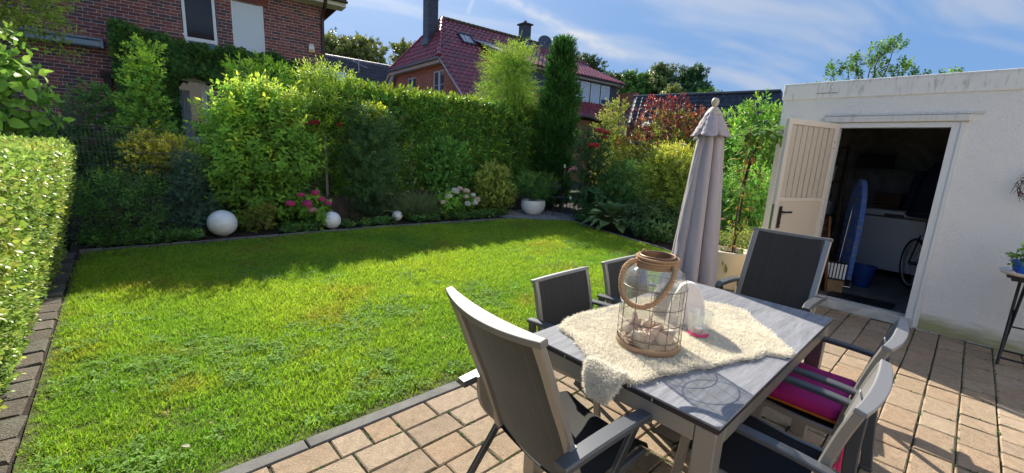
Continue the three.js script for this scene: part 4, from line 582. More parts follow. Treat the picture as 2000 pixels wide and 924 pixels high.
// ---------- the white garage and what is in it ----------
{
  const G = thing('garage', 'white rendered flat-roofed garage with open door and stained parapet', 'garage', [6, 0, 0]);
  const z0 = -1.75, z1 = 4.4, dl = -1.19, dr = -0.2, dh = 2.1;
  mesh('wall', [span(0, 0.1, -0.1, 2.37, z0, dl), span(0, 0.1, -0.1, 2.37, dr, z1), span(0, 0.1, dh, 2.37, dl, dr), span(0.1, 3, -0.1, 2.37, z0, z0 + 0.1), span(2.9, 3, -0.1, 2.37, z0 + 0.1, z1), span(0.1, 2.9, -0.1, 2.37, z1 - 0.1, z1)], M.plaster, G);
  const par = rbox(3.03, 0.19, z1 - z0 + 0.03, 0.015, 1.5, 2.465, (z0 + z1) / 2), pg = prep(par), uv = pg.attributes.uv, pp = pg.attributes.position;
  for (let i = 0; i < uv.count; i++) uv.setXY(i, pp.getZ(i) * 1 + pp.getX(i), (pp.getY(i) - 2.37) / 0.19);
  mesh('parapet', pg, M.parapet, G);
  tag(mesh('crack', [tube([[-0.019, 2.53, -1.28], [-0.019, 2.5, -1.3], [-0.019, 2.47, -1.29], [-0.019, 2.43, -1.31]], 0.0025, 10, 4), tube([[-0.018, 2.43, -1.42], [-0.018, 2.432, -1.36], [-0.018, 2.43, -1.22]], 0.004, 8, 4)], std([0.3, 0.27, 0.23], 0.9), G), null);
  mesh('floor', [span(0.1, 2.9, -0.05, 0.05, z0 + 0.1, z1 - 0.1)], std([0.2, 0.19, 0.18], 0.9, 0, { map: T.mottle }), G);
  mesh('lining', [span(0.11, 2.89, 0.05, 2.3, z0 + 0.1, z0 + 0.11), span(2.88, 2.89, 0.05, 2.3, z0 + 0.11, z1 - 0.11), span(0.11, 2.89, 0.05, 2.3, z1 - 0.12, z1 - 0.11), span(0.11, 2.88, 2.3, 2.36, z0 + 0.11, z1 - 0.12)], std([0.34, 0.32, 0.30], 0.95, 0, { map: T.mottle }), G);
  // green algae at the foot of the wall: a stain in the render
  const algae = tex(256, 128, (u, v) => { const k = smooth(0.1, 0.75, (1 - v) * (1 - u * 0.85) + 0.35 * fbm(u * 9, v * 6, 4, 4)); return mixc([0.74, 0.72, 0.69], [0.34, 0.33, 0.17], k); });
  algae.wrapS = algae.wrapT = THREE.ClampToEdgeWrapping;
  const pl = XF(new THREE.PlaneGeometry(1.6, 0.26), -0.003, 0.13, 0.65, 0, -Math.PI / 2, 0); mesh('algae_stain', pl, std([1, 1, 1], 0.95, 0, { map: algae, bumpMap: T.plaster, bumpScale: 0.003 }), G);
  // frame, sill and drip board of the doorway
  mesh('door_frame', [span(-0.02, 0.1, 0.05, dh, dr - 0.06, dr), span(-0.02, 0.1, 0.05, dh, dl, dl + 0.05), span(-0.018, 0.1, dh - 0.05, dh - 0.001, dl + 0.05, dr - 0.06), span(-0.028, -0.001, 0.02, dh, dr + 0.001, dr + 0.03)], std([0.62, 0.63, 0.62], 0.5), G);
  mesh('sill', [rbox(0.14, 0.1, dr - dl + 0.03, 0.008, 0.03, 0.045, (dl + dr) / 2), span(0.03, 0.09, 0.095, 0.105, dl + 0.05, dr - 0.06)], std([0.55, 0.55, 0.53], 0.5, 0, { map: T.mottle }), G);
  mesh('drip_board', [rbox(0.05, 0.065, 1.16, 0.012, -0.024, dh + 0.035, -0.72), rbox(0.02, 0.02, 1.24, 0.004, -0.005, dh + 0.085, -0.68)], std([0.6, 0.58, 0.55], 0.8, 0, { map: T.streaks }), G);
  // the door leaf, swung out on its left hinge
  const frame = std([0.60, 0.535, 0.46], 0.5), W = 0.86, Hh = 2.02, leaf = mesh('door', [rbox(0.06, Hh, 0.042, 0.004, 0.03, Hh / 2, 0), rbox(0.06, Hh, 0.042, 0.004, W - 0.03, Hh / 2, 0), rbox(W - 0.12, 0.06, 0.042, 0.004, W / 2, Hh - 0.03, 0), rbox(W - 0.12, 0.06, 0.042, 0.004, W / 2, 0.03, 0), rbox(W - 0.12, 0.035, 0.042, 0.004, W / 2, 1.17, 0)], frame, G);
  leaf.position.set(-0.025, 0.07, -1.165); leaf.rotation.y = Math.atan2(0.27, -0.82);
  mesh('panel', [span(0.06, W - 0.06, 0.06, 1.153, -0.012, 0.012)], std([0.52, 0.45, 0.36], 0.6), leaf);
  for (let k = 0; k < 8; k++) { const w = (W - 0.12) / 8, x = 0.06 + w * k; mesh('slat', [rbox(w - 0.016, Hh - 1.25, 0.014, 0.005, x + w / 2, (1.1875 + Hh - 0.06) / 2, -0.006), span(x - 0.009, x + 0.009, 1.19, Hh - 0.06, 0.001, 0.012)], M.beige, leaf); }
  for (let s of [-1, 1]) mesh('handle', [rbox(0.04, 0.24, 0.008, 0.004, W - 0.1, 0.98, s * 0.026), cyl(0.011, 0.011, 0.05, W - 0.1, 1.04, s * 0.05, 10, Math.PI / 2), rbox(0.13, 0.022, 0.02, 0.008, W - 0.155, 1.04, s * 0.072), cyl(0.013, 0.013, 0.012, W - 0.1, 0.92, s * 0.032, 10, Math.PI / 2)], M.black, leaf);
  mesh('lock', [span(W + 0.0005, W + 0.002, 0.85, 1.12, -0.012, 0.012)], M.steel, leaf);
  for (const y of [1.82, 1.75]) mesh('screw', [cyl(0.008, 0.008, 0.006, 0.03, y, -0.023, 8, Math.PI / 2)], M.steel, leaf);
}
{ // inside
  const fz = thing('chest_freezer', 'white chest freezer against the back wall inside the garage', 'freezer', [8.5, 0.05, -0.72]), w = std([0.8, 0.8, 0.8], 0.35);
  mesh('body', [rbox(0.6, 0.78, 1.02, 0.02, 0, 0.5, 0)], w, fz); mesh('lid', [rbox(0.63, 0.09, 1.04, 0.02, 0, 0.95, 0)], w, fz); mesh('handle', [rbox(0.02, 0.03, 0.22, 0.006, -0.325, 0.93, 0)], M.blackMetal, fz);
  mesh('foot', [cyl(0.03, 0.03, 0.12, -0.25, 0.06, -0.45, 8), cyl(0.03, 0.03, 0.12, -0.25, 0.06, 0.45, 8), cyl(0.03, 0.03, 0.12, 0.25, 0.06, -0.45, 8), cyl(0.03, 0.03, 0.12, 0.25, 0.06, 0.45, 8)], M.blackMetal, fz);
  const pat = tex(128, 256, (u, v) => { const k = fbm(u * 9, v * 20, 2, 4); return k > 0.12 ? [0.55, 0.56, 0.6] : [0.2 + 0.3 * Math.max(0, k), 0.38, 0.85]; });
  const ib = thing('ironing_board', 'blue patterned ironing board standing folded upright inside the doorway', 'ironing board', [6.95, 0.05, -1.0], 0.15);
  const sh = new THREE.Shape(); sh.moveTo(-0.17, 0.16); sh.lineTo(0.17, 0.16); sh.lineTo(0.17, 0.85); sh.quadraticCurveTo(0.16, 1.3, 0.02, 1.42); sh.quadraticCurveTo(-0.02, 1.43, -0.06, 1.4); sh.quadraticCurveTo(-0.17, 1.2, -0.17, 0.85);
  const eg = XF(new THREE.ExtrudeGeometry(sh, { depth: 0.035, bevelEnabled: true, bevelSize: 0.012, bevelThickness: 0.012, bevelSegments: 2 }), 0, 0, 0, 0, 0.42, 0);
  mesh('cover', [eg], std([0.42, 0.48, 0.62], 0.85, 0, { map: pat }), ib); mesh('leg', [limb([0.02, 0, -0.06], [0.04, 1.2, -0.02], 0.012, 0.012, 8), limb([0.05, 0, 0.12], [0.04, 1.2, 0.05], 0.012, 0.012, 8), limb([0.02, 0.01, -0.06], [0.05, 0.01, 0.12], 0.012, 0.012, 8)], M.steel, ib);
  const wc = thing('folding_chair', 'brown wooden folding chair leaning behind the open garage door', 'chair', [6.42, 0.05, -1.3], 1.25);
  for (const s of [-1, 1]) mesh('leg', [limb([s * 0.2, 0, 0.16], [s * 0.2, 0.98, -0.06], 0.02, 0.018, 4)], M.brownWood, wc);
  for (let k = 0; k < 3; k++) mesh('slat', [rbox(0.4, 0.075, 0.016, 0.005, 0, 0.92 - k * 0.105, -0.03 + k * 0.024, -0.22)], M.brownWood, wc);
  for (let k = 0; k < 5; k++) mesh('slat', [rbox(0.38, 0.016, 0.05, 0.005, 0, 0.46 - k * 0.06, 0.1 + k * 0.008, 1.2)], M.brownWood, wc);
  const cb = thing('cardboard_box', 'brown open cardboard box on the garage floor under the crate', 'box', [6.68, 0.05, -1.02], 0.2); mesh('side', [span(-0.12, 0.12, 0, 0.16, 0.09, 0.096), span(-0.12, 0.12, 0, 0.16, -0.096, -0.09), span(-0.126, -0.12, 0, 0.16, -0.096, 0.096), span(0.12, 0.126, 0, 0.16, -0.096, 0.096), span(-0.12, 0.12, 0, 0.006, -0.09, 0.09)], std([0.36, 0.22, 0.11], 0.9, 0, { map: T.mottle }), cb);
  const cr = thing('slatted_basket', 'small white slatted basket standing on the cardboard box', 'basket', [6.68, 0.212, -1.02], 0.2);
  for (let k = 0; k < 6; k++) mesh('slat', [rbox(0.014, 0.2, 0.022, 0.003, -0.1, 0.11, -0.085 + k * 0.034)], M.whitePaint, cr);
  mesh('rim', [span(-0.11, -0.09, 0.0, 0.02, -0.1, 0.1), span(-0.09, 0.1, 0, 0.2, -0.1, -0.09), span(-0.09, 0.1, 0, 0.2, 0.09, 0.1), span(0.09, 0.1, 0, 0.2, -0.09, 0.09)], M.blackMetal, cr);
  const bin = thing('blue_bucket', 'blue plastic bucket on the garage floor before the freezer', 'bucket', [7.3, 0.05, -0.82]); mesh('body', [XF(lathe([[0.001, 0.005], [0.095, 0], [0.135, 0.27], [0.142, 0.27], [0.142, 0.285], [0.13, 0.285], [0.09, 0.012], [0.001, 0.012]], 28))], std([0.03, 0.09, 0.35], 0.4), bin); mesh('handle', [tube([[0, 0.27, -0.14], [0.1, 0.2, -0.1], [0.14, 0.16, 0], [0.1, 0.2, 0.1], [0, 0.27, 0.14]], 0.004, 20, 6)], M.steel, bin);
  const mat = thing('doormat', 'black ribbed doormat just inside the garage doorway', 'doormat', [6.46, 0.05, -0.7]); mesh('mat', [rbox(0.34, 0.012, 0.62, 0.004, 0, 0.006, 0)], M.black, mat); mesh('rib', [...Array(14)].map((_, k) => rbox(0.31, 0.006, 0.018, 0.002, 0, 0.0135, -0.28 + k * 0.043)), M.black, mat);
  // bicycle, seen from behind through the doorway
  const bk = thing('bicycle', 'dark bicycle with white tyre wall parked inside the garage', 'bicycle', [7.35, 0.05, -0.18], 0.42);
  const wheel = (x, n) => { const w = new THREE.Group(); w.name = 'wheel'; w.position.set(x, 0.34, 0); bk.add(w); mesh('tyre', [new THREE.TorusGeometry(0.325, 0.02, 10, 48)], M.black, w); mesh('rim', [new THREE.TorusGeometry(0.302, 0.011, 8, 48)], std([0.7, 0.7, 0.7], 0.3, 0.4), w); mesh('spoke', [...Array(24)].map((_, k) => { const a = k / 24 * TAU; return limb([0, 0, (k % 2 - 0.5) * 0.05], [Math.cos(a) * 0.3, Math.sin(a) * 0.3, 0], 0.0012, 0.0012, 4); }), M.steel, w); mesh('hub', [cyl(0.025, 0.025, 0.08, 0, 0, 0, 12, Math.PI / 2)], M.steel, w); };
  wheel(-0.52); wheel(0.52);
  const fr = std([0.02, 0.022, 0.03], 0.35, 0.3);
  mesh('frame', [limb([-0.12, 0.3, 0], [-0.22, 0.84, 0], 0.016, 0.016, 10), limb([-0.12, 0.3, 0], [0.36, 0.78, 0], 0.018, 0.018, 10), limb([-0.2, 0.76, 0], [0.37, 0.86, 0], 0.015, 0.015, 10), limb([-0.12, 0.3, 0.03], [-0.52, 0.34, 0.05], 0.01, 0.01, 8), limb([-0.12, 0.3, -0.03], [-0.52, 0.34, -0.05], 0.01, 0.01, 8), limb([-0.21, 0.78, 0.02], [-0.52, 0.34, 0.05], 0.009, 0.009, 8), limb([-0.21, 0.78, -0.02], [-0.52, 0.34, -0.05], 0.009, 0.009, 8), limb([0.36, 0.74, 0], [0.39, 1.0, 0], 0.016, 0.016, 10)], fr, bk);
  mesh('fork', [limb([0.37, 0.74, 0.045], [0.52, 0.34, 0.045], 0.011, 0.009, 8), limb([0.37, 0.74, -0.045], [0.52, 0.34, -0.045], 0.011, 0.009, 8)], fr, bk);
  mesh('handlebar', [tube([[0.22, 1.02, 0.3], [0.34, 1.05, 0.22], [0.4, 1.03, 0], [0.34, 1.05, -0.22], [0.22, 1.02, -0.3]], 0.012, 24, 8)], M.steel, bk);
  mesh('saddle', [XF(lathe([[0.001, 0.06], [0.05, 0.05], [0.1, 0.01], [0.08, 0], [0.001, 0]], 20).scale(1.35, 1, 0.75), -0.25, 0.9, 0), limb([-0.22, 0.8, 0], [-0.24, 0.9, 0], 0.012, 0.012, 8)], M.black, bk);
  mesh('mudguard', [new THREE.TorusGeometry(0.365, 0.022, 6, 30, 2.4).rotateZ(0.6).translate(-0.52, 0.34, 0)], M.blackMetal, bk); mesh('pedal', [limb([-0.12, 0.3, 0.06], [-0.02, 0.18, 0.06], 0.009, 0.009, 6), rbox(0.09, 0.02, 0.06, 0.006, 0, 0.17, 0.1)], M.blackMetal, bk);
  const bag = thing('green_bag', 'dark green filled garden bag beside the bicycle wheel', 'bag', [6.95, 0.05, -0.16]); { const g = new RoundedBoxGeometry(0.3, 0.82, 0.26, 6, 0.09), p = g.attributes.position; for (let i = 0; i < p.count; i++) { const k = 1 + 0.16 * fbm(p.getX(i) * 6, p.getY(i) * 5, p.getZ(i) * 6, 3); p.setXYZ(i, p.getX(i) * k, p.getY(i), p.getZ(i) * k); } g.computeVertexNormals(); mesh('bag', [g.translate(0, 0.42, 0)], std([0.012, 0.07, 0.055], 0.5), bag); mesh('handle', [tube([[-0.1, 0.8, 0], [-0.08, 0.95, 0.05], [0.08, 0.95, 0.05], [0.1, 0.8, 0]], 0.012, 16, 6)], M.blackMetal, bag); }
  // shelf above the freezer with odds and ends
  const shf = thing('wall_shelf', 'grey shelf on the garage back wall above the freezer', 'shelf', [8.72, 0, -0.75]); mesh('board', [rbox(0.3, 0.025, 1.5, 0.004, 0, 1.62, 0)], std([0.16, 0.15, 0.14], 0.8), shf); for (const z of [-0.6, 0.3]) mesh('bracket', [span(-0.14, 0.15, 1.59, 1.605, z - 0.015, z + 0.015), limb([-0.1, 1.6, z], [0.15, 1.4, z], 0.01, 0.01, 5)], M.steel, shf);
  const r = rng(9), things = [['storage_box', 'brown wooden fruit crate on top of the freezer', 'crate', [0.3, 0.22, 0.3], [0.2, 0.12, 0.05], -0.85, 1.05], ['paper_bag', 'crumpled white bag lying on the freezer lid', 'bag', [0.2, 0.1, 0.24], [0.5, 0.5, 0.5], -0.5, 1.05], ['tin', 'small pale tin at the right end of the freezer lid', 'tin', [0.13, 0.2, 0.13], [0.4, 0.42, 0.45], -0.3, 1.05], ['toolbox', 'black toolbox standing on the garage shelf', 'toolbox', [0.22, 0.2, 0.42], [0.03, 0.03, 0.035], -1.1, 1.633], ['carton', 'grey carton at the right end of the garage shelf', 'box', [0.24, 0.26, 0.3], [0.2, 0.18, 0.16], -0.3, 1.633]];
  for (const [n, l, c, [w, h, d], col, z, y] of things) { const t = thing(n, l, c, [8.62, y, z], (r() - 0.5) * 0.3), m = std(col, 0.8, 0, { map: T.mottle }); if (c === 'crate') for (let k = 0; k < 4; k++) mesh('slat', [rbox(0.012, h / 4 - 0.012, d, 0.003, -w / 2, h / 8 + k * h / 4, 0), rbox(0.012, h / 4 - 0.012, d, 0.003, w / 2, h / 8 + k * h / 4, 0), rbox(w, h / 4 - 0.012, 0.012, 0.003, 0, h / 8 + k * h / 4, d / 2), rbox(w, h / 4 - 0.012, 0.012, 0.003, 0, h / 8 + k * h / 4, -d / 2)], M.brownWood, t); else { mesh('body', [rbox(w, h, d, c === 'bag' ? 0.05 : 0.012, 0, h / 2, 0, 0, 0, 0, 3)], m, t); if (c !== 'bag') mesh('lid', [rbox(w + 0.012, 0.02, d + 0.012, 0.005, 0, h, 0)], m, t); } }
  const ld = thing('step_ladder', 'aluminium step ladder leaning in the dark right corner of the garage', 'ladder', [8.1, 0.05, 0.15], 0.3); for (const s of [-1, 1]) mesh('rail', [limb([0, 0, s * 0.2], [0.35, 1.9, s * 0.16], 0.022, 0.02, 4)], M.steel, ld); for (let k = 0; k < 6; k++) mesh('rung', [rbox(0.07, 0.02, 0.37 - k * 0.012, 0.004, 0.055 + k * 0.055, 0.28 + k * 0.29, 0)], M.steel, ld);
  const bm = thing('broom', 'wooden broom leaning upright left of the freezer in the garage', 'broom', [8.35, 0.05, -1.38]); mesh('stick', [limb([0, 0.12, 0], [0.3, 1.5, -0.05], 0.013, 0.013, 8)], M.oak, bm); mesh('brush', [rbox(0.08, 0.05, 0.34, 0.01, 0, 0.11, 0), rbox(0.06, 0.08, 0.32, 0.02, 0, 0.045, 0)], M.brownWood, bm);
  const rk = thing('storage_rack', 'dark storage rack with bins along the left garage wall', 'rack', [7.6, 0.05, -1.5]); for (const x of [-0.55, 0.55]) for (const z of [-0.08, 0.1]) mesh('post', [span(x - 0.015, x + 0.015, 0, 1.9, z - 0.015, z + 0.015)], M.blackMetal, rk); for (let k = 0; k < 4; k++) mesh('shelf', [rbox(1.12, 0.02, 0.22, 0.003, 0, 0.35 + k * 0.5, 0.01)], M.greyWood, rk);
  for (const [k, n, l, col] of [[0, 0.72, 'red plastic bin on the lower shelf of the garage rack', [0.3, 0.03, 0.03]], [-0.3, 1.22, 'yellow plastic bin on the middle shelf of the garage rack', [0.5, 0.34, 0.04]], [0.25, 1.22, 'grey lidded bin on the middle shelf of the garage rack', [0.3, 0.32, 0.34]], [-0.1, 1.72, 'white paint bucket on the top shelf of the garage rack', [0.6, 0.6, 0.58]]]) { const b = thing('storage_bin', l, 'bin', [7.6 + k, n - 0.3, -1.49]), m = std(col, 0.5); mesh('body', [rbox(0.28, 0.2, 0.18, 0.02, 0, 0.1, 0)], m, b); mesh('rim', [rbox(0.3, 0.025, 0.2, 0.008, 0, 0.2, 0)], m, b); }
  const jk = thing('dark_jacket', 'dark blue jacket hanging from a hook above the bicycle', 'jacket', [8.0, 1.0, -0.35]); { const rows = []; for (let i = 0; i <= 10; i++) { const t = i / 10, row = []; for (let k = 0; k <= 24; k++) { const a = k / 24 * TAU, R = 0.07 + 0.15 * Math.sin(Math.min(1, t * 1.5) * 1.4) + 0.012 * Math.sin(a * 5 + t * 4); row.push(V(Math.cos(a) * R * 0.55, 0.75 - t * 0.75, Math.sin(a) * R)); } rows.push(row); } mesh('body', sheet(rows, 0.005), std([0.012, 0.016, 0.04], 0.8), jk); for (const s of [-1, 1]) mesh('sleeve', [limb([0, 0.62, s * 0.17], [-0.05, 0.1, s * 0.24], 0.06, 0.045, 10, 0.05)], std([0.012, 0.016, 0.04], 0.8), jk); mesh('hook', [limb([0, 0.7, 0], [0, 1.3, 0], 0.006, 0.006, 6)], M.steel, jk); }
}
{ // the folding table by the wall with its tray and plant, and the wreath above
  const t = thing('folding_table', 'small black folding table against the white garage wall', 'table', [5.6, 0, 0.66]);
  mesh('top', [rbox(0.42, 0.025, 0.7, 0.006, 0, 0.79, 0), rbox(0.36, 0.03, 0.64, 0.006, 0, 0.765, 0)], M.blackMetal, t);
  for (const s of [-1, 1]) { mesh('leg', [limb([-0.13, 0, s * 0.26], [0.12, 0.76, s * 0.25], 0.011, 0.011, 6)], M.blackMetal, t); mesh('leg', [limb([0.17, 0, s * 0.24], [-0.12, 0.76, s * 0.23], 0.011, 0.011, 6)], M.blackMetal, t); mesh('hinge', [cyl(0.022, 0.022, 0.03, 0.02, 0.45, s * 0.245, 10, Math.PI / 2)], M.blackMetal, t); }
  mesh('crossbar', [limb([-0.11, 0.06, -0.26], [-0.11, 0.06, 0.26], 0.009, 0.009, 6), limb([0.15, 0.06, -0.24], [0.15, 0.06, 0.24], 0.009, 0.009, 6), limb([-0.02, 0.33, -0.26], [-0.02, 0.33, 0.26], 0.008, 0.008, 6)], M.blackMetal, t);
  const tr = thing('white_tray', 'round white tray under the blue pot on the folding table', 'tray', [5.5, 0.803, 0.43]); mesh('tray', [lathe([[0.001, 0.004], [0.15, 0.004], [0.165, 0.03], [0.172, 0.03], [0.155, 0], [0.001, 0]], 36)], M.white, tr);
  const p = thing('blue_pot', 'bright blue pot with small green herb on the white tray', 'plant pot', [5.5, 0.807, 0.415]); mesh('pot', [lathe([[0.001, 0], [0.075, 0], [0.095, 0.1], [0.1, 0.1], [0.1, 0.115], [0.09, 0.115], [0.07, 0.012], [0.001, 0.012]], 30)], std([0.02, 0.12, 0.55], 0.35), p); mesh('soil', [cyl(0.086, 0.086, 0.006, 0, 0.095, 0, 20)], M.soil, p); const F = foliage({ y0: 0.09, y1: 0.21, rx: 0.13, lumps: 9, sub: 0.06, n: 90, pal: PAL.fresh, size: 0.5, seed: 5, tips: 0.3 }); leaves(p, 'foliage', K.round, L.leaf, F.list);
  const st = thing('pebble', 'pale pink pebble on the white tray beside the blue pot', 'pebble', [5.44, 0.81, 0.335]); mesh('pebble', [ball(0.022, 0, 0.014, 0, 14).scale(1.3, 0.75, 1)], std([0.6, 0.42, 0.38], 0.6), st);
  const wr = thing('twig_wreath', 'dark twig wreath with red berries on the garage wall', 'wreath', [5.95, 1.53, 0.375]), r = rng(3), tw = []; for (let k = 0; k < 46; k++) { const a = r() * TAU, b = a + 0.5 + r(), q = 0.12 + 0.03 * (r() - 0.5), o = 0.04 * r(); tw.push(limb([-o + (r() - 0.5) * 0.03, Math.sin(a) * q, Math.cos(a) * q], [-o * r(), Math.sin(b) * (q + 0.05 * r()), Math.cos(b) * (q + 0.05 * r())], 0.003, 0.0012, 4)); } mesh('twig', tw, M.bark, wr); mesh('berry', [...Array(14)].map((_, k) => { const a = k * 2.4; return ball(0.009, -0.05, Math.sin(a) * 0.115, Math.cos(a) * 0.115, 8); }), std([0.16, 0.02, 0.04], 0.4), wr);
}

// ---------- garden furniture ----------
{ // extending table: ceramic top with wood print, black shadow gap, aluminium apron and legs
  const t = thing('garden_table', 'grey garden table with wood-look top and aluminium frame', 'table', [2.16, 0, -0.865]), w = 1.6, d = 0.89;
  mesh('tabletop', [rbox(w, 0.009, d, 0.002, 0, 0.7455, 0)], phy([0.28, 0.285, 0.305], 0.6, { map: T.grain, bumpMap: T.grain, bumpScale: 0.0008, specularIntensity: 0.5 }), t);
  mesh('gap', [span(-w / 2 + 0.004, w / 2 - 0.004, 0.72, 0.7405, -d / 2 + 0.004, d / 2 - 0.004)], std([0.012, 0.011, 0.018], 0.4), t);
  const ap = [], a = w / 2 - 0.008, b = d / 2 - 0.008; for (const s of [-1, 1]) { ap.push(rbox(2 * a - 0.152, 0.068, 0.028, 0.004, 0, 0.6855, s * (b - 0.014))); ap.push(rbox(0.028, 0.068, 2 * b - 0.152, 0.004, s * (a - 0.014), 0.6855, 0)); }
  mesh('apron', ap, M.alu, t);
  for (const x of [-1, 1]) for (const z of [-1, 1]) mesh('leg', [rbox(0.075, 0.72, 0.075, 0.006, x * (a - 0.0375), 0.36, z * (b - 0.0375)), span(x * (a - 0.0375) - 0.03, x * (a - 0.0375) + 0.03, 0, 0.012, z * (b - 0.0375) - 0.03, z * (b - 0.0375) + 0.03)], M.alu, t);
  for (const [x, z] of [[-a + 0.001, 0.2], [-a + 0.001, -0.22], [-0.35, b], [0.35, b], [-0.35, -b], [0.35, -b], [a, 0.2], [a, -0.2]]) mesh('screw', [cyl(0.006, 0.006, 0.012, x, 0.7295, z, 10)], M.steel, t);
}
const panelRows = (pts, halfW, sag, n = 14) => { const c = new THREE.CatmullRomCurve3(pts.map(p => V(0, p[1], p[0]))), rows = []; for (let i = 0; i <= 18; i++) { const o = c.getPoint(i / 18), T2 = c.getTangent(i / 18), N = V(0, -T2.z, T2.y), row = []; for (let k = 0; k <= n; k++) { const s = k / n * 2 - 1; row.push(o.clone().addScaledVector(N, -sag * (1 - s * s)).setX(s * halfW)); } rows.push(row); } return rows; };
function topRail(halfW, y, z, bow, d0, d1, thick = 0.024) {  // a crescent: straight towards the sitter, bowed behind
  const s = new THREE.Shape(), n = 20; s.moveTo(-halfW, d0 * 0.6);
  for (let k = 0; k <= n; k++) { const t = k / n * 2 - 1; s.lineTo(t * halfW, d0 * 0.6 - bow * 0.55 * (1 - t * t)); }
  for (let k = n; k >= 0; k--) { const t = k / n * 2 - 1; s.lineTo(t * halfW, -d0 * 0.4 - bow * (1 - t * t) - (d1 - d0) * (1 - t * t)); }
  const g = new THREE.ExtrudeGeometry(s, { depth: thick - 0.008, bevelEnabled: true, bevelSize: 0.004, bevelThickness: 0.004, bevelSegments: 2 }); g.rotateX(Math.PI / 2); return XF(g, 0, y, z, -0.25, 0, 0);
}
function armchair(at, turn, label, group, marked) {                // stacking armchair, faces +z
  const t = thing('garden_chair', label, 'chair', at, turn, group), hw = 0.245, back = [[-0.205, 0.40], [-0.222, 0.51], [-0.246, 0.64], [-0.276, 0.77], [-0.303, 0.862]];
  mesh('back', [sheet(panelRows(back.slice(0).map(([z, y]) => [z + 0.012, y]), hw - 0.012, 0.012), 0.004)], M.textileBack, t);
  mesh('seat', [sheet(panelRows([[-0.19, 0.405], [-0.1, 0.405], [0.05, 0.418], [0.18, 0.43], [0.245, 0.418], [0.265, 0.39]], hw - 0.012, -0.02), 0.004)], M.textileDark, t);
  for (const s of [-1, 1]) {
    mesh('back_post', [bar(back.map(([z, y]) => [s * hw, y, z]), 0.026, 0.036, V(1, 0, 0))], M.alu, t);
    mesh('side_rail', [bar([[s * hw, 0.40, -0.2], [s * hw, 0.40, -0.05], [s * hw, 0.412, 0.1], [s * hw, 0.42, 0.22]], 0.022, 0.03, V(1, 0, 0))], M.alu, t);
    mesh('armrest', [bar([[s * 0.283, 0.638, -0.295], [s * 0.283, 0.648, -0.15], [s * 0.283, 0.65, 0.05], [s * 0.283, 0.644, 0.2]], 0.046, 0.022, V(1, 0, 0))], M.aluDark, t);
    mesh('leg', [bar([[s * 0.283, 0.638, 0.175], [s * 0.278, 0.4, 0.2], [s * 0.27, 0.0, 0.245]], 0.022, 0.036, V(1, 0, 0)), rbox(0.028, 0.02, 0.042, 0.005, s * 0.27, 0.01, 0.244)], M.alu, t);
    mesh('leg', [bar([[s * 0.283, 0.63, -0.27], [s * 0.28, 0.4, -0.27], [s * 0.275, 0.0, -0.305]], 0.022, 0.05, V(1, 0, 0)), rbox(0.028, 0.02, 0.055, 0.005, s * 0.275, 0.01, -0.305)], M.aluDark, t);
  }
  mesh('crossbar', [bar([[-0.27, 0.395, 0.235], [0.27, 0.395, 0.235]], 0.02, 0.02, V(0, 1, 0), 2), bar([[-0.275, 0.395, -0.21], [0.275, 0.395, -0.21]], 0.02, 0.02, V(0, 1, 0), 2)], M.alu, t);
  mesh('top_rail', [topRail(hw + 0.013, 0.872, -0.31, 0.022, 0.026, 0.03, 0.02)], M.railGrey, t);
  if (marked) mesh('care_label', [rbox(0.03, 0.035, 0.002, 0.001, 0.04, 0.83, -0.282, 0.35, 0, 0)], M.whitePaint, t);
  return t;
}
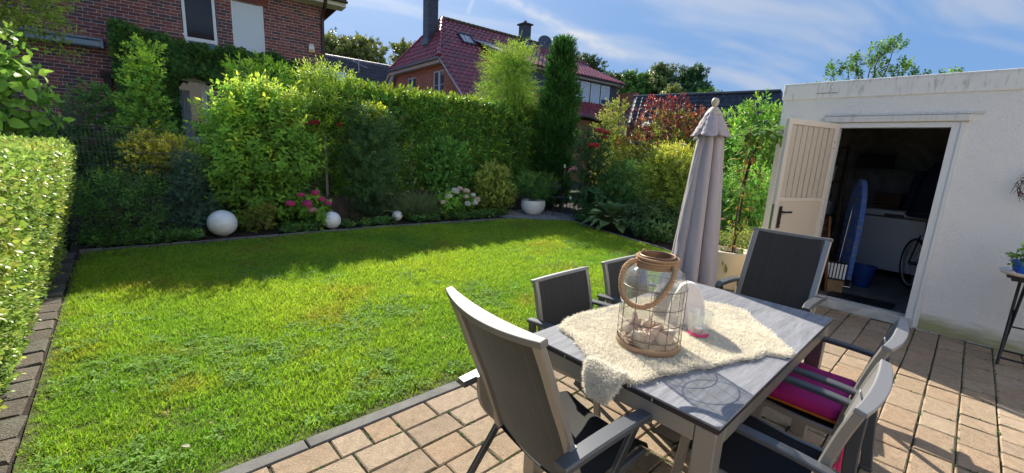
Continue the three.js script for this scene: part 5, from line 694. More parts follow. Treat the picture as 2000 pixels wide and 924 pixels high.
function recliner(at, turn, label, group, marked, fabric = M.textile) {                // high-backed folding armchair, faces +z
  const t = thing('high_back_chair', label, 'chair', at, turn, group), hw = 0.25, back = [[-0.16, 0.40], [-0.20, 0.51], [-0.262, 0.68], [-0.325, 0.83], [-0.375, 0.955], [-0.42, 1.06]];
  mesh('back', [sheet(panelRows(back.map(([z, y]) => [z + 0.014, y]), hw - 0.022, 0.02), 0.004)], fabric, t);
  mesh('seat', [sheet(panelRows([[-0.17, 0.40], [-0.05, 0.41], [0.1, 0.43], [0.2, 0.445], [0.25, 0.43], [0.275, 0.395]], hw - 0.02, -0.022), 0.004)], M.textileDark, t);
  for (const s of [-1, 1]) {
    mesh('back_post', [bar(back.map(([z, y]) => [s * hw, y, z]), 0.046, 0.026, V(1, 0, 0), 30)], M.alu, t);
    mesh('side_rail', [bar([[s * hw, 0.395, -0.17], [s * hw, 0.405, 0.0], [s * hw, 0.43, 0.2]], 0.028, 0.034, V(1, 0, 0))], M.aluDark, t);
    mesh('armrest', [bar([[s * 0.3, 0.632, -0.335], [s * 0.3, 0.65, -0.2], [s * 0.3, 0.662, 0.0], [s * 0.3, 0.658, 0.1], [s * 0.3, 0.645, 0.15]], 0.058, 0.03, V(1, 0, 0), 24, u => 0.8 + 0.3 * Math.sin(Math.PI * Math.min(1, 0.2 + u * 0.85)))], M.aluDark, t);
    mesh('leg', [bar([[s * 0.297, 0.64, 0.06], [s * 0.297, 0.42, -0.09], [s * 0.297, 0.2, -0.25], [s * 0.297, 0.0, -0.4]], 0.02, 0.036, V(1, 0, 0)), rbox(0.026, 0.02, 0.05, 0.005, s * 0.297, 0.01, -0.39)], M.anth, t);
    mesh('leg', [bar([[s * 0.274, 0.66, -0.26], [s * 0.274, 0.52, -0.235], [s * 0.274, 0.36, -0.1], [s * 0.274, 0.18, 0.12], [s * 0.274, 0.0, 0.33]], 0.02, 0.034, V(1, 0, 0)), rbox(0.026, 0.02, 0.05, 0.005, s * 0.274, 0.01, 0.325)], M.alu, t);
    mesh('bolt', [cyl(0.009, 0.009, 0.012, s * 0.292, 0.44, -0.075, 10, 0, 0, Math.PI / 2), cyl(0.007, 0.007, 0.01, s * 0.262, 0.6, -0.225, 10, 0, 0, Math.PI / 2)], M.steel, t);
  }
  mesh('crossbar', [bar([[-0.297, 0.07, -0.345], [0.297, 0.07, -0.345]], 0.024, 0.018, V(0, 1, 0), 2), bar([[-0.274, 0.07, 0.25], [0.274, 0.07, 0.25]], 0.024, 0.018, V(0, 1, 0), 2), bar([[-0.25, 0.4, 0.24], [0.25, 0.4, 0.24]], 0.022, 0.022, V(0, 1, 0), 2)], M.alu, t);
  mesh('top_rail', [topRail(hw + 0.023, 1.073, -0.422, 0.04, 0.022, 0.03, 0.026)], std([0.19, 0.182, 0.172], 0.6, 0.35), t);
  if (marked) mesh('care_label', [rbox(0.035, 0.04, 0.002, 0.001, 0.02, 1.01, -0.375, 0.35, 0, 0)], M.whitePaint, t);
  return t;
}
const chairs = 'aluminium garden chairs round the table';
recliner([1.285, 0, -0.99], Math.PI / 2 - 0.085, 'high-backed grey mesh chair at the near left end, seen from behind', chairs, true);
recliner([3.5, 0, -0.93], -Math.PI / 2, 'high-backed dark mesh chair at the far end before the garage door', chairs, false, M.textileBack);
armchair([1.98, 0, -1.34], 0.03, 'dark mesh chair on the lawn side, left of the glass lantern', chairs);
armchair([2.68, 0, -1.35], -0.03, 'dark mesh chair on the lawn side, half hidden behind the glass lantern', chairs);
armchair([2.565, 0, -0.435], Math.PI, 'aluminium mesh chair that holds the pink seat cushion', chairs, true);
armchair([1.865, 0, -0.42], Math.PI, 'aluminium mesh chair with bare black seat at the bottom edge of photo', chairs, true);
{ // seat cushion with its ties
  const c = thing('seat_cushion', 'bright pink seat cushion with orange edge and hanging tie ribbons', 'cushion', [2.565, 0.42, -0.45]);
  const g = new RoundedBoxGeometry(0.45, 0.07, 0.44, 8, 0.034), p = g.attributes.position; for (let i = 0; i < p.count; i++) { const x = p.getX(i), z = p.getZ(i); if (p.getY(i) > 0) p.setY(i, p.getY(i) - 0.018 * [[-0.1, -0.1], [0.1, -0.1], [-0.1, 0.1], [0.1, 0.1]].reduce((s, [a, b]) => s + Math.exp(-((x - a) ** 2 + (z - b) ** 2) / 0.0016), 0) + 0.004 * fbm(x * 18, 1, z * 18, 2)); } g.computeVertexNormals();
  mesh('body', [g.translate(0, 0.048, 0)], phy([0.56, 0.012, 0.19], 0.75, { sheen: 0.4, sheenRoughness: 0.5, sheenColor: new THREE.Color(0.7, 0.2, 0.4), bumpMap: T.weave, bumpScale: 0.0006 }), c);
  tag(mesh('edge', [rbox(0.446, 0.012, 0.436, 0.005, 0, 0.016, 0)], std([0.62, 0.16, 0.02], 0.8), c), 'orange underside edge');
  for (const s of [0, 1]) mesh('ribbon', [bar([[-0.2, 0.03, 0.2], [-0.215, 0.0, 0.24], [-0.21 + s * 0.02, -0.1, 0.255 + s * 0.01], [-0.2 + s * 0.045, -0.24, 0.25 - s * 0.02]], 0.022, 0.003, V(0.8, 0, 0.6), 16)], std([0.62, 0.02, 0.16], 0.8), c);
}
{ // closed parasol
  const u = thing('parasol', 'closed light grey garden parasol standing behind the table', 'parasol', [3.3, 0, -1.41]);
  const cloth = phy([0.37, 0.325, 0.335], 0.85, { side: THREE.DoubleSide, transmission: 0.08, thickness: 0, bumpMap: T.weave, bumpScale: 0.0003 }), taupe = std([0.42, 0.37, 0.28], 0.55);
  const skin = (ys, R, fold, lobes, ph, y) => { const rows = []; const n = 192; for (let i = 0; i <= 44; i++) { const t = i / 44, row = []; for (let k = 0; k <= n; k++) { const a = k / n * TAU, wr = 0.5 * Math.sin(a + ph) + 0.28 * Math.sin(2 * a + 2 * ph + 0.6), tw = a * lobes / 2 + wr + 0.2 * t, f = Math.pow(Math.abs(Math.sin(tw)), 0.5), deep = 0.75 + 0.4 * Math.sin(a * 3 + ph * 2), w = 0.012 * fbm(Math.cos(a) * 3, t * 5, Math.sin(a) * 3 + ph, 3); const q = R(t) * (1 - fold(t) * deep * (1 - f)) * (1 + 0.07 * Math.sin(a * 2 + 1.3 + t)) + w; row.push(V(Math.cos(a + 0.25 * (1 - f) * fold(t)) * q, lerp(ys[0], ys[1], t) - (y ? y(f, t) : 0), Math.sin(a + 0.25 * (1 - f) * fold(t)) * q)); } rows.push(row); } return sheet(rows, 0.003); };
  mesh('canopy', [skin([1.89, 0.52], t => 0.075 + 0.135 * Math.pow(t, 0.75) - 0.015 * smooth(0.9, 1, t), t => 0.32 + 0.3 * t, 8, 0.4)], cloth, u);
  mesh('flounce', [skin([1.96, 1.785], t => 0.055 + 0.10 * Math.pow(t, 1.05), t => 0.08 + 0.34 * t * t, 8, 1.3, (f, t) => -0.022 * t * t * (1 - f))], cloth, u);
  mesh('cap', [lathe([[0.001, 2.005], [0.022, 2.003], [0.045, 1.975], [0.062, 1.95], [0.06, 1.943], [0.001, 1.943]], 28)], taupe, u);
  mesh('finial', [lathe([[0.001, 2.07], [0.018, 2.065], [0.027, 2.045], [0.025, 2.025], [0.015, 2.01], [0.013, 2.0], [0.001, 2.0]], 24)], taupe, u);
  mesh('pole', [cyl(0.019, 0.019, 1.9, 0, 1.0, 0, 16)], M.aluDark, u); mesh('base', [rbox(0.46, 0.06, 0.46, 0.02, 0, 0.03, 0), cyl(0.03, 0.035, 0.32, 0, 0.2, 0, 16)], M.darkConcrete, u);
}
// ---------- on the table ----------
{ // sheepskin: a hide with tufts of wool
  const O = [[1.36, -0.93], [1.40, -0.99], [1.50, -1.14], [1.53, -1.26], [1.63, -1.30], [1.76, -1.305], [1.87, -1.29], [1.97, -1.27], [2.1, -1.25], [2.22, -1.26], [2.4, -1.2], [2.51, -1.12], [2.55, -1.0], [2.6, -0.86], [2.58, -0.76], [2.46, -0.68], [2.37, -0.58], [2.27, -0.50], [2.2, -0.435], [2.12, -0.44], [2.08, -0.52], [1.99, -0.53], [1.93, -0.56], [1.83, -0.6], [1.74, -0.62], [1.68, -0.66], [1.6, -0.68], [1.52, -0.71], [1.43, -0.73], [1.36, -0.76]];
  const s = thing('sheepskin', 'cream sheepskin spread over the table and hanging over its edge', 'sheepskin', [2.0, 0.75, -0.88]), loc = O.map(([x, z]) => [x - 2.0, z + 0.88]);
  const inn = (x, z) => { let c = false; for (let i = 0, j = loc.length - 1; i < loc.length; j = i++) { const [xi, zi] = loc[i], [xj, zj] = loc[j]; if ((zi > z) !== (zj > z) && x < (xj - xi) * (z - zi) / (zj - zi) + xi) c = !c; } return c; };
  const far = (x, z) => { let m = 9; for (let i = 0, j = loc.length - 1; i < loc.length; j = i++) { const [ax, az] = loc[i], [bx, bz] = loc[j], t = clamp(((x - ax) * (bx - ax) + (z - az) * (bz - az)) / ((bx - ax) ** 2 + (bz - az) ** 2)); m = Math.min(m, Math.hypot(x - ax - t * (bx - ax), z - az - t * (bz - az))); } return m; };
  mesh('hide', [slab(loc, 0.006, 0.005), span(-0.647, -0.642, -0.06, 0.004, -0.03, 0.08)], std([0.72, 0.64, 0.5], 0.9), s);
  const tuft = q => { const r = rng(q), A = acc(); for (let k = 0; k < 9; k++) { const b = r() * TAU, l = 0.2 + 0.7 * r(); leafInto(A, V((r() - 0.5) * 0.008, 0, (r() - 0.5) * 0.008), V(Math.cos(b) * l, 1, Math.sin(b) * l), V(r() - 0.5, 0.3, r() - 0.5), 0.013 + 0.009 * r(), 0.0021, { fold: 0.1, curl: 0.6 * (r() - 0.3), seg: 3, tone: 0.93 + 0.1 * r(), peak: 0.3 }); } return build(A); };
  const r = rng(50), list = [[], [], []]; let n = 0;
  while (n < 34000) { const x = -0.66 + 1.3 * r(), z = -0.44 + 0.9 * r(); if (!inn(x, z)) continue; const e = far(x, z), ang = Math.atan2(z, x), out = smooth(0.05, 0, e), sw = fbm(x * 7, 1, z * 7, 3) * 5, h = fbm(x * 5, 6, z * 5, 3); const k = 0.9 + 0.16 * r() + 0.15 * h; list[n % 3].push({ p: V(x, 0.004 + 0.01 * Math.max(0, h) * smooth(0, 0.06, e), z), d: V(Math.cos(ang) * (0.25 + 1.1 * out) + 1.05 * Math.cos(sw) + 0.3 * (r() - 0.5), 1, Math.sin(ang) * (0.25 + 1.1 * out) + 1.05 * Math.sin(sw) + 0.3 * (r() - 0.5)).normalize(), s: (0.8 + 0.5 * r()) * lerp(1, 1.25, out), c: [0.86 * k, 0.81 * k, 0.70 * k], roll: r() * TAU }); n++; }
  for (let i = 0; i < 3400; i++) { const t = Math.pow(r(), 0.7), hw = 0.085 * (1 - 0.55 * t * t), z = 0.015 + (2 * r() - 1) * hw, k = 0.9 + 0.16 * r(); list[i % 3].push({ p: V(-0.625 - 0.055 * Math.sin(t * 1.5) - 0.012 * r(), 0.016 + 0.012 * r() - 0.105 * Math.pow(t, 1.7), z), d: V(-0.5 - 0.5 * t + (r() - 0.5) * 0.5, 0.9 - 1.7 * t + (r() - 0.5) * 0.4, (z - 0.015) * 5 + (r() - 0.5) * 0.7).normalize(), s: 0.95 + 0.5 * r(), c: [0.9 * k, 0.86 * k, 0.77 * k], roll: r() * TAU }); }
  const wool = leafMat(0, 0.3); list.forEach((l, k) => instances('wool', tuft(70 + k), wool, l, s));
}
function rope(pts, R, strand, turns, seg) { const c = new THREE.CatmullRomCurve3(pts.map(p => V(...p))), F = c.computeFrenetFrames(seg, false), out = []; for (let k = 0; k < 3; k++) { const q = []; for (let i = 0; i <= seg; i++) { const o = c.getPointAt(i / seg), a = i / seg * turns * TAU + k * TAU / 3; q.push(o.addScaledVector(F.normals[i], Math.cos(a) * R).addScaledVector(F.binormals[i], Math.sin(a) * R)); } out.push(tube(q, strand, seg * 2, 6)); } return out; }
{ // glass lantern in a wire cage, rope round its neck, shells inside
  const l = thing('glass_lantern', 'large glass jar lantern with rope handle and shells inside', 'lantern', [1.712, 0.764, -0.889]), jute = std([0.37, 0.22, 0.115], 0.9), rust = std([0.23, 0.13, 0.08], 0.5, 0.4);
  mesh('glass', [lathe([[0.02, 0.012], [0.125, 0.012], [0.134, 0.03], [0.136, 0.06], [0.136, 0.29], [0.134, 0.315], [0.122, 0.345], [0.1, 0.366], [0.078, 0.372], [0.076, 0.41]], 56)], M.glass, l);
  mesh('bottom_ring', [lathe([[0.1, 0.001], [0.136, 0.001], [0.142, 0.008], [0.142, 0.03], [0.1375, 0.034], [0.1375, 0.012], [0.02, 0.01], [0.02, 0.001]], 56)], std([0.30, 0.2, 0.13], 0.4, 0.3), l);
  mesh('rim', [lathe([[0.0775, 0.415], [0.081, 0.42], [0.077, 0.426], [0.068, 0.424], [0.068, 0.37], [0.0715, 0.37], [0.0715, 0.415], [0.0775, 0.415]], 48)], std([0.16, 0.085, 0.05], 0.45, 0.4), l);
  for (let k = 0; k < 4; k++) mesh('neck_rope', rope([...Array(25)].map((_, i) => { const a = i / 24 * TAU * 0.998; return [Math.cos(a) * 0.086, 0.375 + k * 0.0125 + 0.002 * Math.sin(a + k), Math.sin(a) * 0.086]; }), 0.0032, 0.0043, 30, 90), jute, l);
  const right = V(0.74, 0, 0.67), near = V(-0.67, 0, 0.74), P = (a, b, y) => V(0, y, 0).addScaledVector(right, a).addScaledVector(near, b).toArray();
  mesh('rope_handle', rope([P(-0.082, 0.0, 0.392), P(-0.125, 0.03, 0.395), P(-0.162, 0.06, 0.368), P(-0.176, 0.09, 0.31), P(-0.166, 0.12, 0.262), P(-0.137, 0.14, 0.238), P(-0.097, 0.15, 0.232), P(-0.05, 0.153, 0.252), P(-0.008, 0.149, 0.302), P(0.018, 0.14, 0.345), P(0.036, 0.115, 0.375), P(0.044, 0.078, 0.392)], 0.0052, 0.0068, 15, 150), jute, l);
  mesh('knot', [ball(0.009, -0.01, 0.432, -0.062, 10), limb([-0.01, 0.42, -0.07], [-0.012, 0.442, -0.06], 0.004, 0.003, 6)], jute, l);
  const w = []; for (const y of [0.062, 0.135, 0.21, 0.29]) w.push(XF(new THREE.TorusGeometry(0.1395, 0.0017, 6, 72), 0, y, 0, Math.PI / 2)); for (let k = 0; k < 12; k++) { const a = k / 12 * TAU; w.push(cyl(0.0014, 0.0014, 0.27, Math.cos(a) * 0.1395, 0.155, Math.sin(a) * 0.1395, 5)); }
  mesh('wire_cage', w, std([0.16, 0.13, 0.11], 0.4, 0.7), l);
  mesh('sand', [cyl(0.124, 0.124, 0.012, 0, 0.02, 0, 40)], std([0.42, 0.3, 0.2], 0.95, 0, { map: T.stone }), l);
}
{ // shells in the lantern: a heap of single shells
  const r = rng(19), cone = lathe([[0.001, 0], [0.012, 0.006], [0.016, 0.014], [0.012, 0.02], [0.013, 0.026], [0.009, 0.032], [0.009, 0.037], [0.004, 0.045], [0.001, 0.055]], 14), fan = (() => { const rows = []; for (let i = 0; i <= 8; i++) { const row = []; for (let k = 0; k <= 20; k++) { const a = (k / 20 - 0.5) * 2.3, q = i / 8 * 0.032; row.push(V(Math.sin(a) * q, 0.012 * Math.sin(Math.PI * 0.5 * (1 - i / 8)) + 0.0012 * Math.sin(k * Math.PI) + (k % 2 ? 0.0014 * i / 8 : 0), Math.cos(a) * q)); } rows.push(row); } return sheet(rows, 0.0015); })(), snail = ball(0.017, 0, 0, 0, 14).scale(1.2, 0.85, 1);
  const kinds = [prep(cone), prep(fan, 'keep'), prep(snail)], cols = [[0.40, 0.24, 0.16], [0.50, 0.36, 0.27], [0.28, 0.16, 0.11], [0.45, 0.28, 0.24], [0.36, 0.29, 0.22]].map(c => std(c, 0.35)), nm = ['cone_shell', 'fan_shell', 'round_shell'], wd = ['spiral', 'fan-shaped', 'round'];
  for (let i = 0; i < 46; i++) { const k = i % 3, q = Math.sqrt(r()) * 0.095, a = r() * TAU, h = 0.03 + (0.07 * (1 - q / 0.11)) * r() + 0.006; const m = mesh(numbered(nm[k]), kinds[k], cols[i % 5], scene); m.position.set(1.712 + Math.cos(a) * q, 0.764 + h, -0.889 + Math.sin(a) * q); m.rotation.set(r() * TAU, r() * TAU, r() * TAU); m.scale.setScalar(0.9 + 0.75 * r()); tag(m, `one of the small ${wd[k]} shells heaped inside the glass lantern`, 'shell', `${wd[k]} shells inside the lantern`); }
}
{ // candle glass on its pink coaster
  const c = thing('coaster', 'round pink felt coaster under the candle glass', 'coaster', [2.01, 0.776, -0.79]); mesh('disc', [cyl(0.05, 0.05, 0.004, 0, 0.002, 0, 40)], std([0.62, 0.03, 0.16], 0.95), c);
  const g = thing('candle_glass', 'small clear glass cup that holds a tea light', 'candle holder', [2.01, 0.781, -0.79]); mesh('cup', [lathe([[0.001, 0.001], [0.042, 0.001], [0.046, 0.006], [0.058, 0.102], [0.0595, 0.105], [0.061, 0.102], [0.0545, 0.1], [0.0435, 0.009], [0.001, 0.006]], 48)], phy([0.95, 0.96, 0.95], 0.03, { transmission: 0.9, thickness: 0, ior: 1.8, side: THREE.DoubleSide }), g);
  const t = thing('tea_light', 'white tea light inside the small clear glass', 'candle', [2.01, 0.788, -0.79]); mesh('cup', [lathe([[0.001, 0], [0.02, 0], [0.021, 0.018], [0.0205, 0.018], [0.019, 0.002], [0.001, 0.002]], 28)], std([0.75, 0.75, 0.76], 0.3, 0.9), t); mesh('wax', [lathe([[0.001, 0.002], [0.019, 0.002], [0.0195, 0.016], [0.012, 0.0175], [0.001, 0.016]], 28)], std([0.85, 0.85, 0.84], 0.5), t); mesh('wick', [cyl(0.001, 0.001, 0.01, 0, 0.021, 0, 6)], M.black, t);
}
{ // white arched ornament and the grey one behind it
  const arch = (w, h, d) => { const s = new THREE.Shape(); s.moveTo(-w / 2, 0); s.lineTo(w / 2, 0); s.bezierCurveTo(w / 2, h * 0.55, w * 0.32, h, 0, h); s.bezierCurveTo(-w * 0.32, h, -w / 2, h * 0.55, -w / 2, 0); return new THREE.ExtrudeGeometry(s, { depth: d, bevelEnabled: true, bevelSize: 0.008, bevelThickness: 0.008, bevelSegments: 3, curveSegments: 20 }); };
  const a = thing('table_ornament', 'smooth white arched ornament on the sheepskin right of the lantern', 'ornament', [2.1, 0.77, -0.9], -0.82); mesh('body', [XF(arch(0.17, 0.215, 0.03), 0, 0, -0.015)], std([0.72, 0.66, 0.64], 0.5), a);
  const b = thing('table_plaque', 'slim grey arched plaque standing behind the white ornament', 'ornament', [2.12, 0.768, -1.03], -0.45); mesh('body', [XF(arch(0.1, 0.265, 0.012), 0, 0, -0.006, -0.05)], std([0.22, 0.24, 0.26], 0.4), b);
}

// ---------- hedges ----------
{ // the clipped hedge along the left side of the lawn, fuller at the top
  const h = thing('clipped_hedge', 'clipped yellow-green hedge along the left edge of the lawn', 'hedge', [-1.32, 0, -4.1]), S = 7.2;
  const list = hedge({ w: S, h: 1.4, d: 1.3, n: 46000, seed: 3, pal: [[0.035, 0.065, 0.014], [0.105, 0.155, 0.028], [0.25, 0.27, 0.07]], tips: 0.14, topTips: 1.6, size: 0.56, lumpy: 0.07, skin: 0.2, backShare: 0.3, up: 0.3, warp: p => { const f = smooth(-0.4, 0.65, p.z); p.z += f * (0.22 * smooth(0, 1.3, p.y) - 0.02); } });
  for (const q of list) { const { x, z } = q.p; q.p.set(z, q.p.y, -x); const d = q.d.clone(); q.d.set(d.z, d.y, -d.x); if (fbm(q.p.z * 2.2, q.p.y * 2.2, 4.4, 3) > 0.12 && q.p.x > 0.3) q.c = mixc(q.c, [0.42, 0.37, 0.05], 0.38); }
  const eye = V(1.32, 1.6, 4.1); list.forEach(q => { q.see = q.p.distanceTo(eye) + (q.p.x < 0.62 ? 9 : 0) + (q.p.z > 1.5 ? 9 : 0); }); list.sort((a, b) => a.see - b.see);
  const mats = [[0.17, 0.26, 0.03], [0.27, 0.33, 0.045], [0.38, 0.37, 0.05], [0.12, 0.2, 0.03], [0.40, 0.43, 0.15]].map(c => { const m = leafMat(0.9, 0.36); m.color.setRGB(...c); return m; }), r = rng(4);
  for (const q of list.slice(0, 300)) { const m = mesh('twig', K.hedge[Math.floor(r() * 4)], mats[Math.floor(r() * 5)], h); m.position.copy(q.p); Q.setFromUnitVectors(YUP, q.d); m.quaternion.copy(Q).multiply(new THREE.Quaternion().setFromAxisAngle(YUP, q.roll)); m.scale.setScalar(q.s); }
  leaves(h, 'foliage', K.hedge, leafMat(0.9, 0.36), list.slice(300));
  const st = []; for (let k = 0; k < 30; k++) { const z = -3.4 + k * 0.235; st.push(limb([0.1 + r() * 0.2, -0.05, z], [0.1 + (r() - 0.5) * 0.5, 1.25, z + (r() - 0.5) * 0.3], 0.02, 0.006, 5, 0.1, k)); } mesh('stem', st, M.bark, h);
}
{ // cherry laurel hedge at the back
  const h = thing('laurel_hedge', 'tall clipped cherry laurel hedge behind the middle of the bed', 'hedge', [6.45, 0, -9.95]);
  const list = hedge({ w: 6.3, h: 2.72, d: 1.2, n: 11500, seed: 8, pal: PAL.laurel, tips: 0.10, topTips: 4.5, size: 0.95, lumpy: 0.16, skin: 0.28, warp: p => { p.y *= 1 + 0.012 * p.x; } });
  const r = rng(9); for (let i = 0; i < 420; i++) { const x = (r() - 0.5) * 6.2; list.push({ p: V(x, 2.66 + 0.012 * x + 0.14 * r() * (1 + fbm(x * 3, 2, 1, 2) * 2), (r() - 0.35) * 0.95), d: V((r() - 0.5) * 0.5, 1, (r() - 0.4) * 0.5).normalize(), s: 0.9 + 0.5 * r(), c: mixc([0.16, 0.28, 0.02], [0.3, 0.38, 0.035], r()), roll: r() * TAU }); }
  leaves(h, 'foliage', K.laurel, L.gloss, list);
  const st = []; for (let k = 0; k < 12; k++) st.push(limb([-2.9 + k * 0.53, -0.05, 0], [-2.9 + k * 0.53 + (r() - 0.5) * 0.6, 2.4, (r() - 0.5) * 0.5], 0.035, 0.012, 6, 0.2, k)); mesh('stem', st, M.bark, h);
}
// ---------- shrubs of the back bed, left to right ----------
const LS = 1;
shrub({ name: 'twiggy_shrub', label: 'low shrub with bare brown stems and one long leafy shoot beside the left hedge', at: [-0.15, -8.35], y0: 0.25, y1: 0.95, rx: 0.6, lumps: 10, sub: 0.22, n: 260, kind: K.narrow, pal: PAL.mid, tips: 0.2, seed: 11, stems: 10, r0: 0.012, size: 0.9 });
{ const t = thing('leafy_shoot', 'single arching shoot of narrow pale leaves in front of the bare stems', 'plant', [-0.15, 0, -8.2]), g = [[0, 0.2, 0], [0.12, 0.6, 0.05], [0.28, 0.88, 0.12], [0.5, 1.08, 0.2]]; mesh('stem', [tube(g, 0.006, 20, 6)], M.greenStem, t); const c = new THREE.CatmullRomCurve3(g.map(p => V(...p))), r = rng(5), mt = leafMat(0.5, 0.4); mt.color.setRGB(0.16, 0.22, 0.07); const gl = [0, 1].map(k => { const A = acc(); leafInto(A, V(0, 0, 0), V(0, 0.3, 1), YUP, 0.11, 0.026, { curl: 0.25 + 0.2 * k, seg: 4 }); return build(A); }); for (let k = 0; k < 26; k++) { const m = mesh('leaf', gl[k % 2], mt, t); m.position.copy(c.getPoint(0.25 + 0.75 * k / 26)); m.rotation.set((r() - 0.5) * 0.6, (k % 2 ? 0.6 : 3.4) + r() * 0.8, 0, 'YXZ'); } }
shrub({ name: 'dwarf_spruce', label: 'small blue-green dwarf spruce left of the largest white globe', category: 'conifer', at: [0.82, -8.75], y0: 0.08, y1: 1.32, rx: 0.5, profile: 'cone', lumps: 40, sub: 0.15, n: 2300, kind: K.needle, mat: L.needle, pal: PAL.blue, tips: 0.2, seed: 12, stems: 1, r0: 0.03, up: 0.15, size: 1.0 });
shrub({ name: 'weigela', label: 'large light green leafy shrub behind the largest white globe', at: [1.95, -8.9], y0: 0.15, y1: 2.45, rx: 0.88, rz: 0.7, profile: 'egg', lumps: 34, sub: 0.36, n: 2000, kind: K.weigela, mat: L.soft, pal: [[0.042, 0.09, 0.018], [0.115, 0.205, 0.028], [0.32, 0.38, 0.045]], tips: 0.5, seed: 13, stems: 12, r0: 0.014, up: 0.75, size: 0.95 });
shrub({ name: 'spirea', label: 'small bronze-green mound shrub between large globe and pink hydrangea', at: [1.72, -8.42], y0: 0.05, y1: 0.5, rx: 0.34, lumps: 12, sub: 0.13, n: 520, kind: K.small, pal: [[0.04, 0.05, 0.015], [0.13, 0.13, 0.03], [0.24, 0.17, 0.05]], tips: 0.3, seed: 14, size: 0.6 });
shrub({ name: 'flowering_shrub', label: 'tall narrow-leaved shrub with yellow-green shoots left of the laurel hedge', at: [3.35, -9.75], y0: 0.4, y1: 3.05, rx: 0.95, rz: 0.6, profile: 'egg', lumps: 26, sub: 0.36, n: 1900, kind: K.narrow, pal: [[0.045, 0.09, 0.016], [0.12, 0.2, 0.026], [0.3, 0.38, 0.04]], tips: 0.55, seed: 15, stems: 9, r0: 0.014, up: 0.8, size: 1.1 });
shrub({ name: 'column_shrub', label: 'dark columnar evergreen shrub with bright young top before the hedge', at: [3.95, -8.85], y0: 0.05, y1: 2.3, rx: 0.58, rz: 0.5, profile: 'vase', lumps: 26, sub: 0.3, n: 2100, kind: K.narrow, mat: L.gloss, pal: [[0.018, 0.042, 0.016], [0.042, 0.085, 0.028], [0.16, 0.19, 0.03]], tips: 0.1, seed: 16, stems: 6, up: 0.55, size: 0.72 });
shrub({ name: 'bright_shoots', label: 'bright yellow-green young growth on top of the dark column shrub', category: 'plant', at: [3.97, -8.83], ground: 1.95, y0: 0.05, y1: 0.4, rx: 0.4, lumps: 8, sub: 0.14, n: 150, kind: K.round, pal: PAL.yellow, tips: 0.6, seed: 17, stems: 4, r0: 0.008, up: 0.9, size: 1 });
shrub({ name: 'round_shrub', label: 'loose mid green shrub before the laurel hedge behind the white hydrangea', at: [5.98, -8.95], y0: 0.2, y1: 1.78, rx: 0.72, rz: 0.5, profile: 'egg', lumps: 18, sub: 0.3, n: 1100, kind: K.round, mat: L.leaf, pal: [[0.025, 0.065, 0.014], [0.06, 0.14, 0.025], [0.10, 0.2, 0.03]], tips: 0.3, seed: 18, stems: 7, r0: 0.014, up: 0.5, size: 0.95 });
{ const t = thing('lavender', 'grey-green tuft of lavender between the smallest globe and white hydrangea', 'plant', [5.0, 0, -8.62]), r = rng(19), list = []; for (let i = 0; i < 190; i++) { const a = r() * TAU, q = Math.sqrt(r()); list.push({ p: V(Math.cos(a) * q * 0.42, 0.03, Math.sin(a) * q * 0.25), d: V(Math.cos(a) * q * 0.8 + (r() - 0.5) * 0.3, 1, Math.sin(a) * q * 0.8).normalize(), s: 0.9 + 0.6 * r(), c: tint(r, [[0.05, 0.07, 0.03], [0.12, 0.16, 0.07], [0.17, 0.2, 0.08]], r(), 0.2), roll: r() * TAU }); } leaves(t, 'foliage', K.blade, L.soft, list); }
shrub({ name: 'euonymus', label: 'yellow-green variegated shrub left of the white planted pot', at: [7.1, -8.45], y0: 0.1, y1: 1.22, rx: 0.62, rz: 0.5, profile: 'egg', lumps: 20, sub: 0.22, n: 1000, kind: K.round, mat: L.gloss, pal: [[0.05, 0.08, 0.016], [0.16, 0.19, 0.035], [0.30, 0.29, 0.07]], tips: 0.3, seed: 21, stems: 6, size: 0.95 });
const floret = () => { const A = acc(); for (let k = 0; k < 4; k++) leafInto(A, V(0, 0, 0), V(Math.cos(k * 1.571), 0.15, Math.sin(k * 1.571)), YUP, 0.017, 0.017, { fold: 0.1, curl: 0.1, seg: 2, peak: 0.6 }); return build(A); };
function flowerHead(seed, R, flat = 0.7) { const r = rng(seed), f = floret(), gs = [], n = 62; for (let k = 0; k < n; k++) { const y = 1 - 1.5 * (k + 0.5) / n, s = Math.sqrt(Math.max(0, 1 - y * y)), a = k * 2.4, d = V(Math.cos(a) * s, y, Math.sin(a) * s), g = f.clone(); g.applyMatrix4(new THREE.Matrix4().compose(V(d.x * R, d.y * R * flat, d.z * R), new THREE.Quaternion().setFromUnitVectors(YUP, d).multiply(new THREE.Quaternion().setFromAxisAngle(YUP, r() * 6)), V(1, 1, 1).multiplyScalar(R / 0.07 * (0.85 + 0.3 * r())))); gs.push(g); } return mergeGeometries(gs); }
function hydrangea(label, at, heads, cols, o) {
  const t = shrub({ name: 'hydrangea', label, category: 'hydrangea', at, y0: 0.08, y1: o.h, rx: o.rx, rz: o.rz, lumps: 12, sub: 0.17, n: 170, kind: K.hydrangea, pal: o.pal || PAL.fresh, tips: 0.2, seed: o.seed, stems: 8, r0: 0.008, size: 0.8 });
  const hg = [0, 1, 2].map(k => flowerHead(k + o.seed, o.R)), ms = cols.map(c => { const m = phy([1, 1, 1], 0.85, { vertexColors: true, side: THREE.DoubleSide, transmission: 0.25, thickness: 0 }); m.color.setRGB(...c); return m; });
  heads.forEach(([x, y, z, c], k) => { const m = mesh('flower_head', hg[k % 3], ms[c], t); m.position.set(x * 1.1 - 0.05, y + 0.06, z + 0.1); m.rotation.set(0.25 * (k % 3 - 1), k, 0.2); m.scale.setScalar(0.85 + 0.08 * (k * 7 % 5)); });
  return t;
}
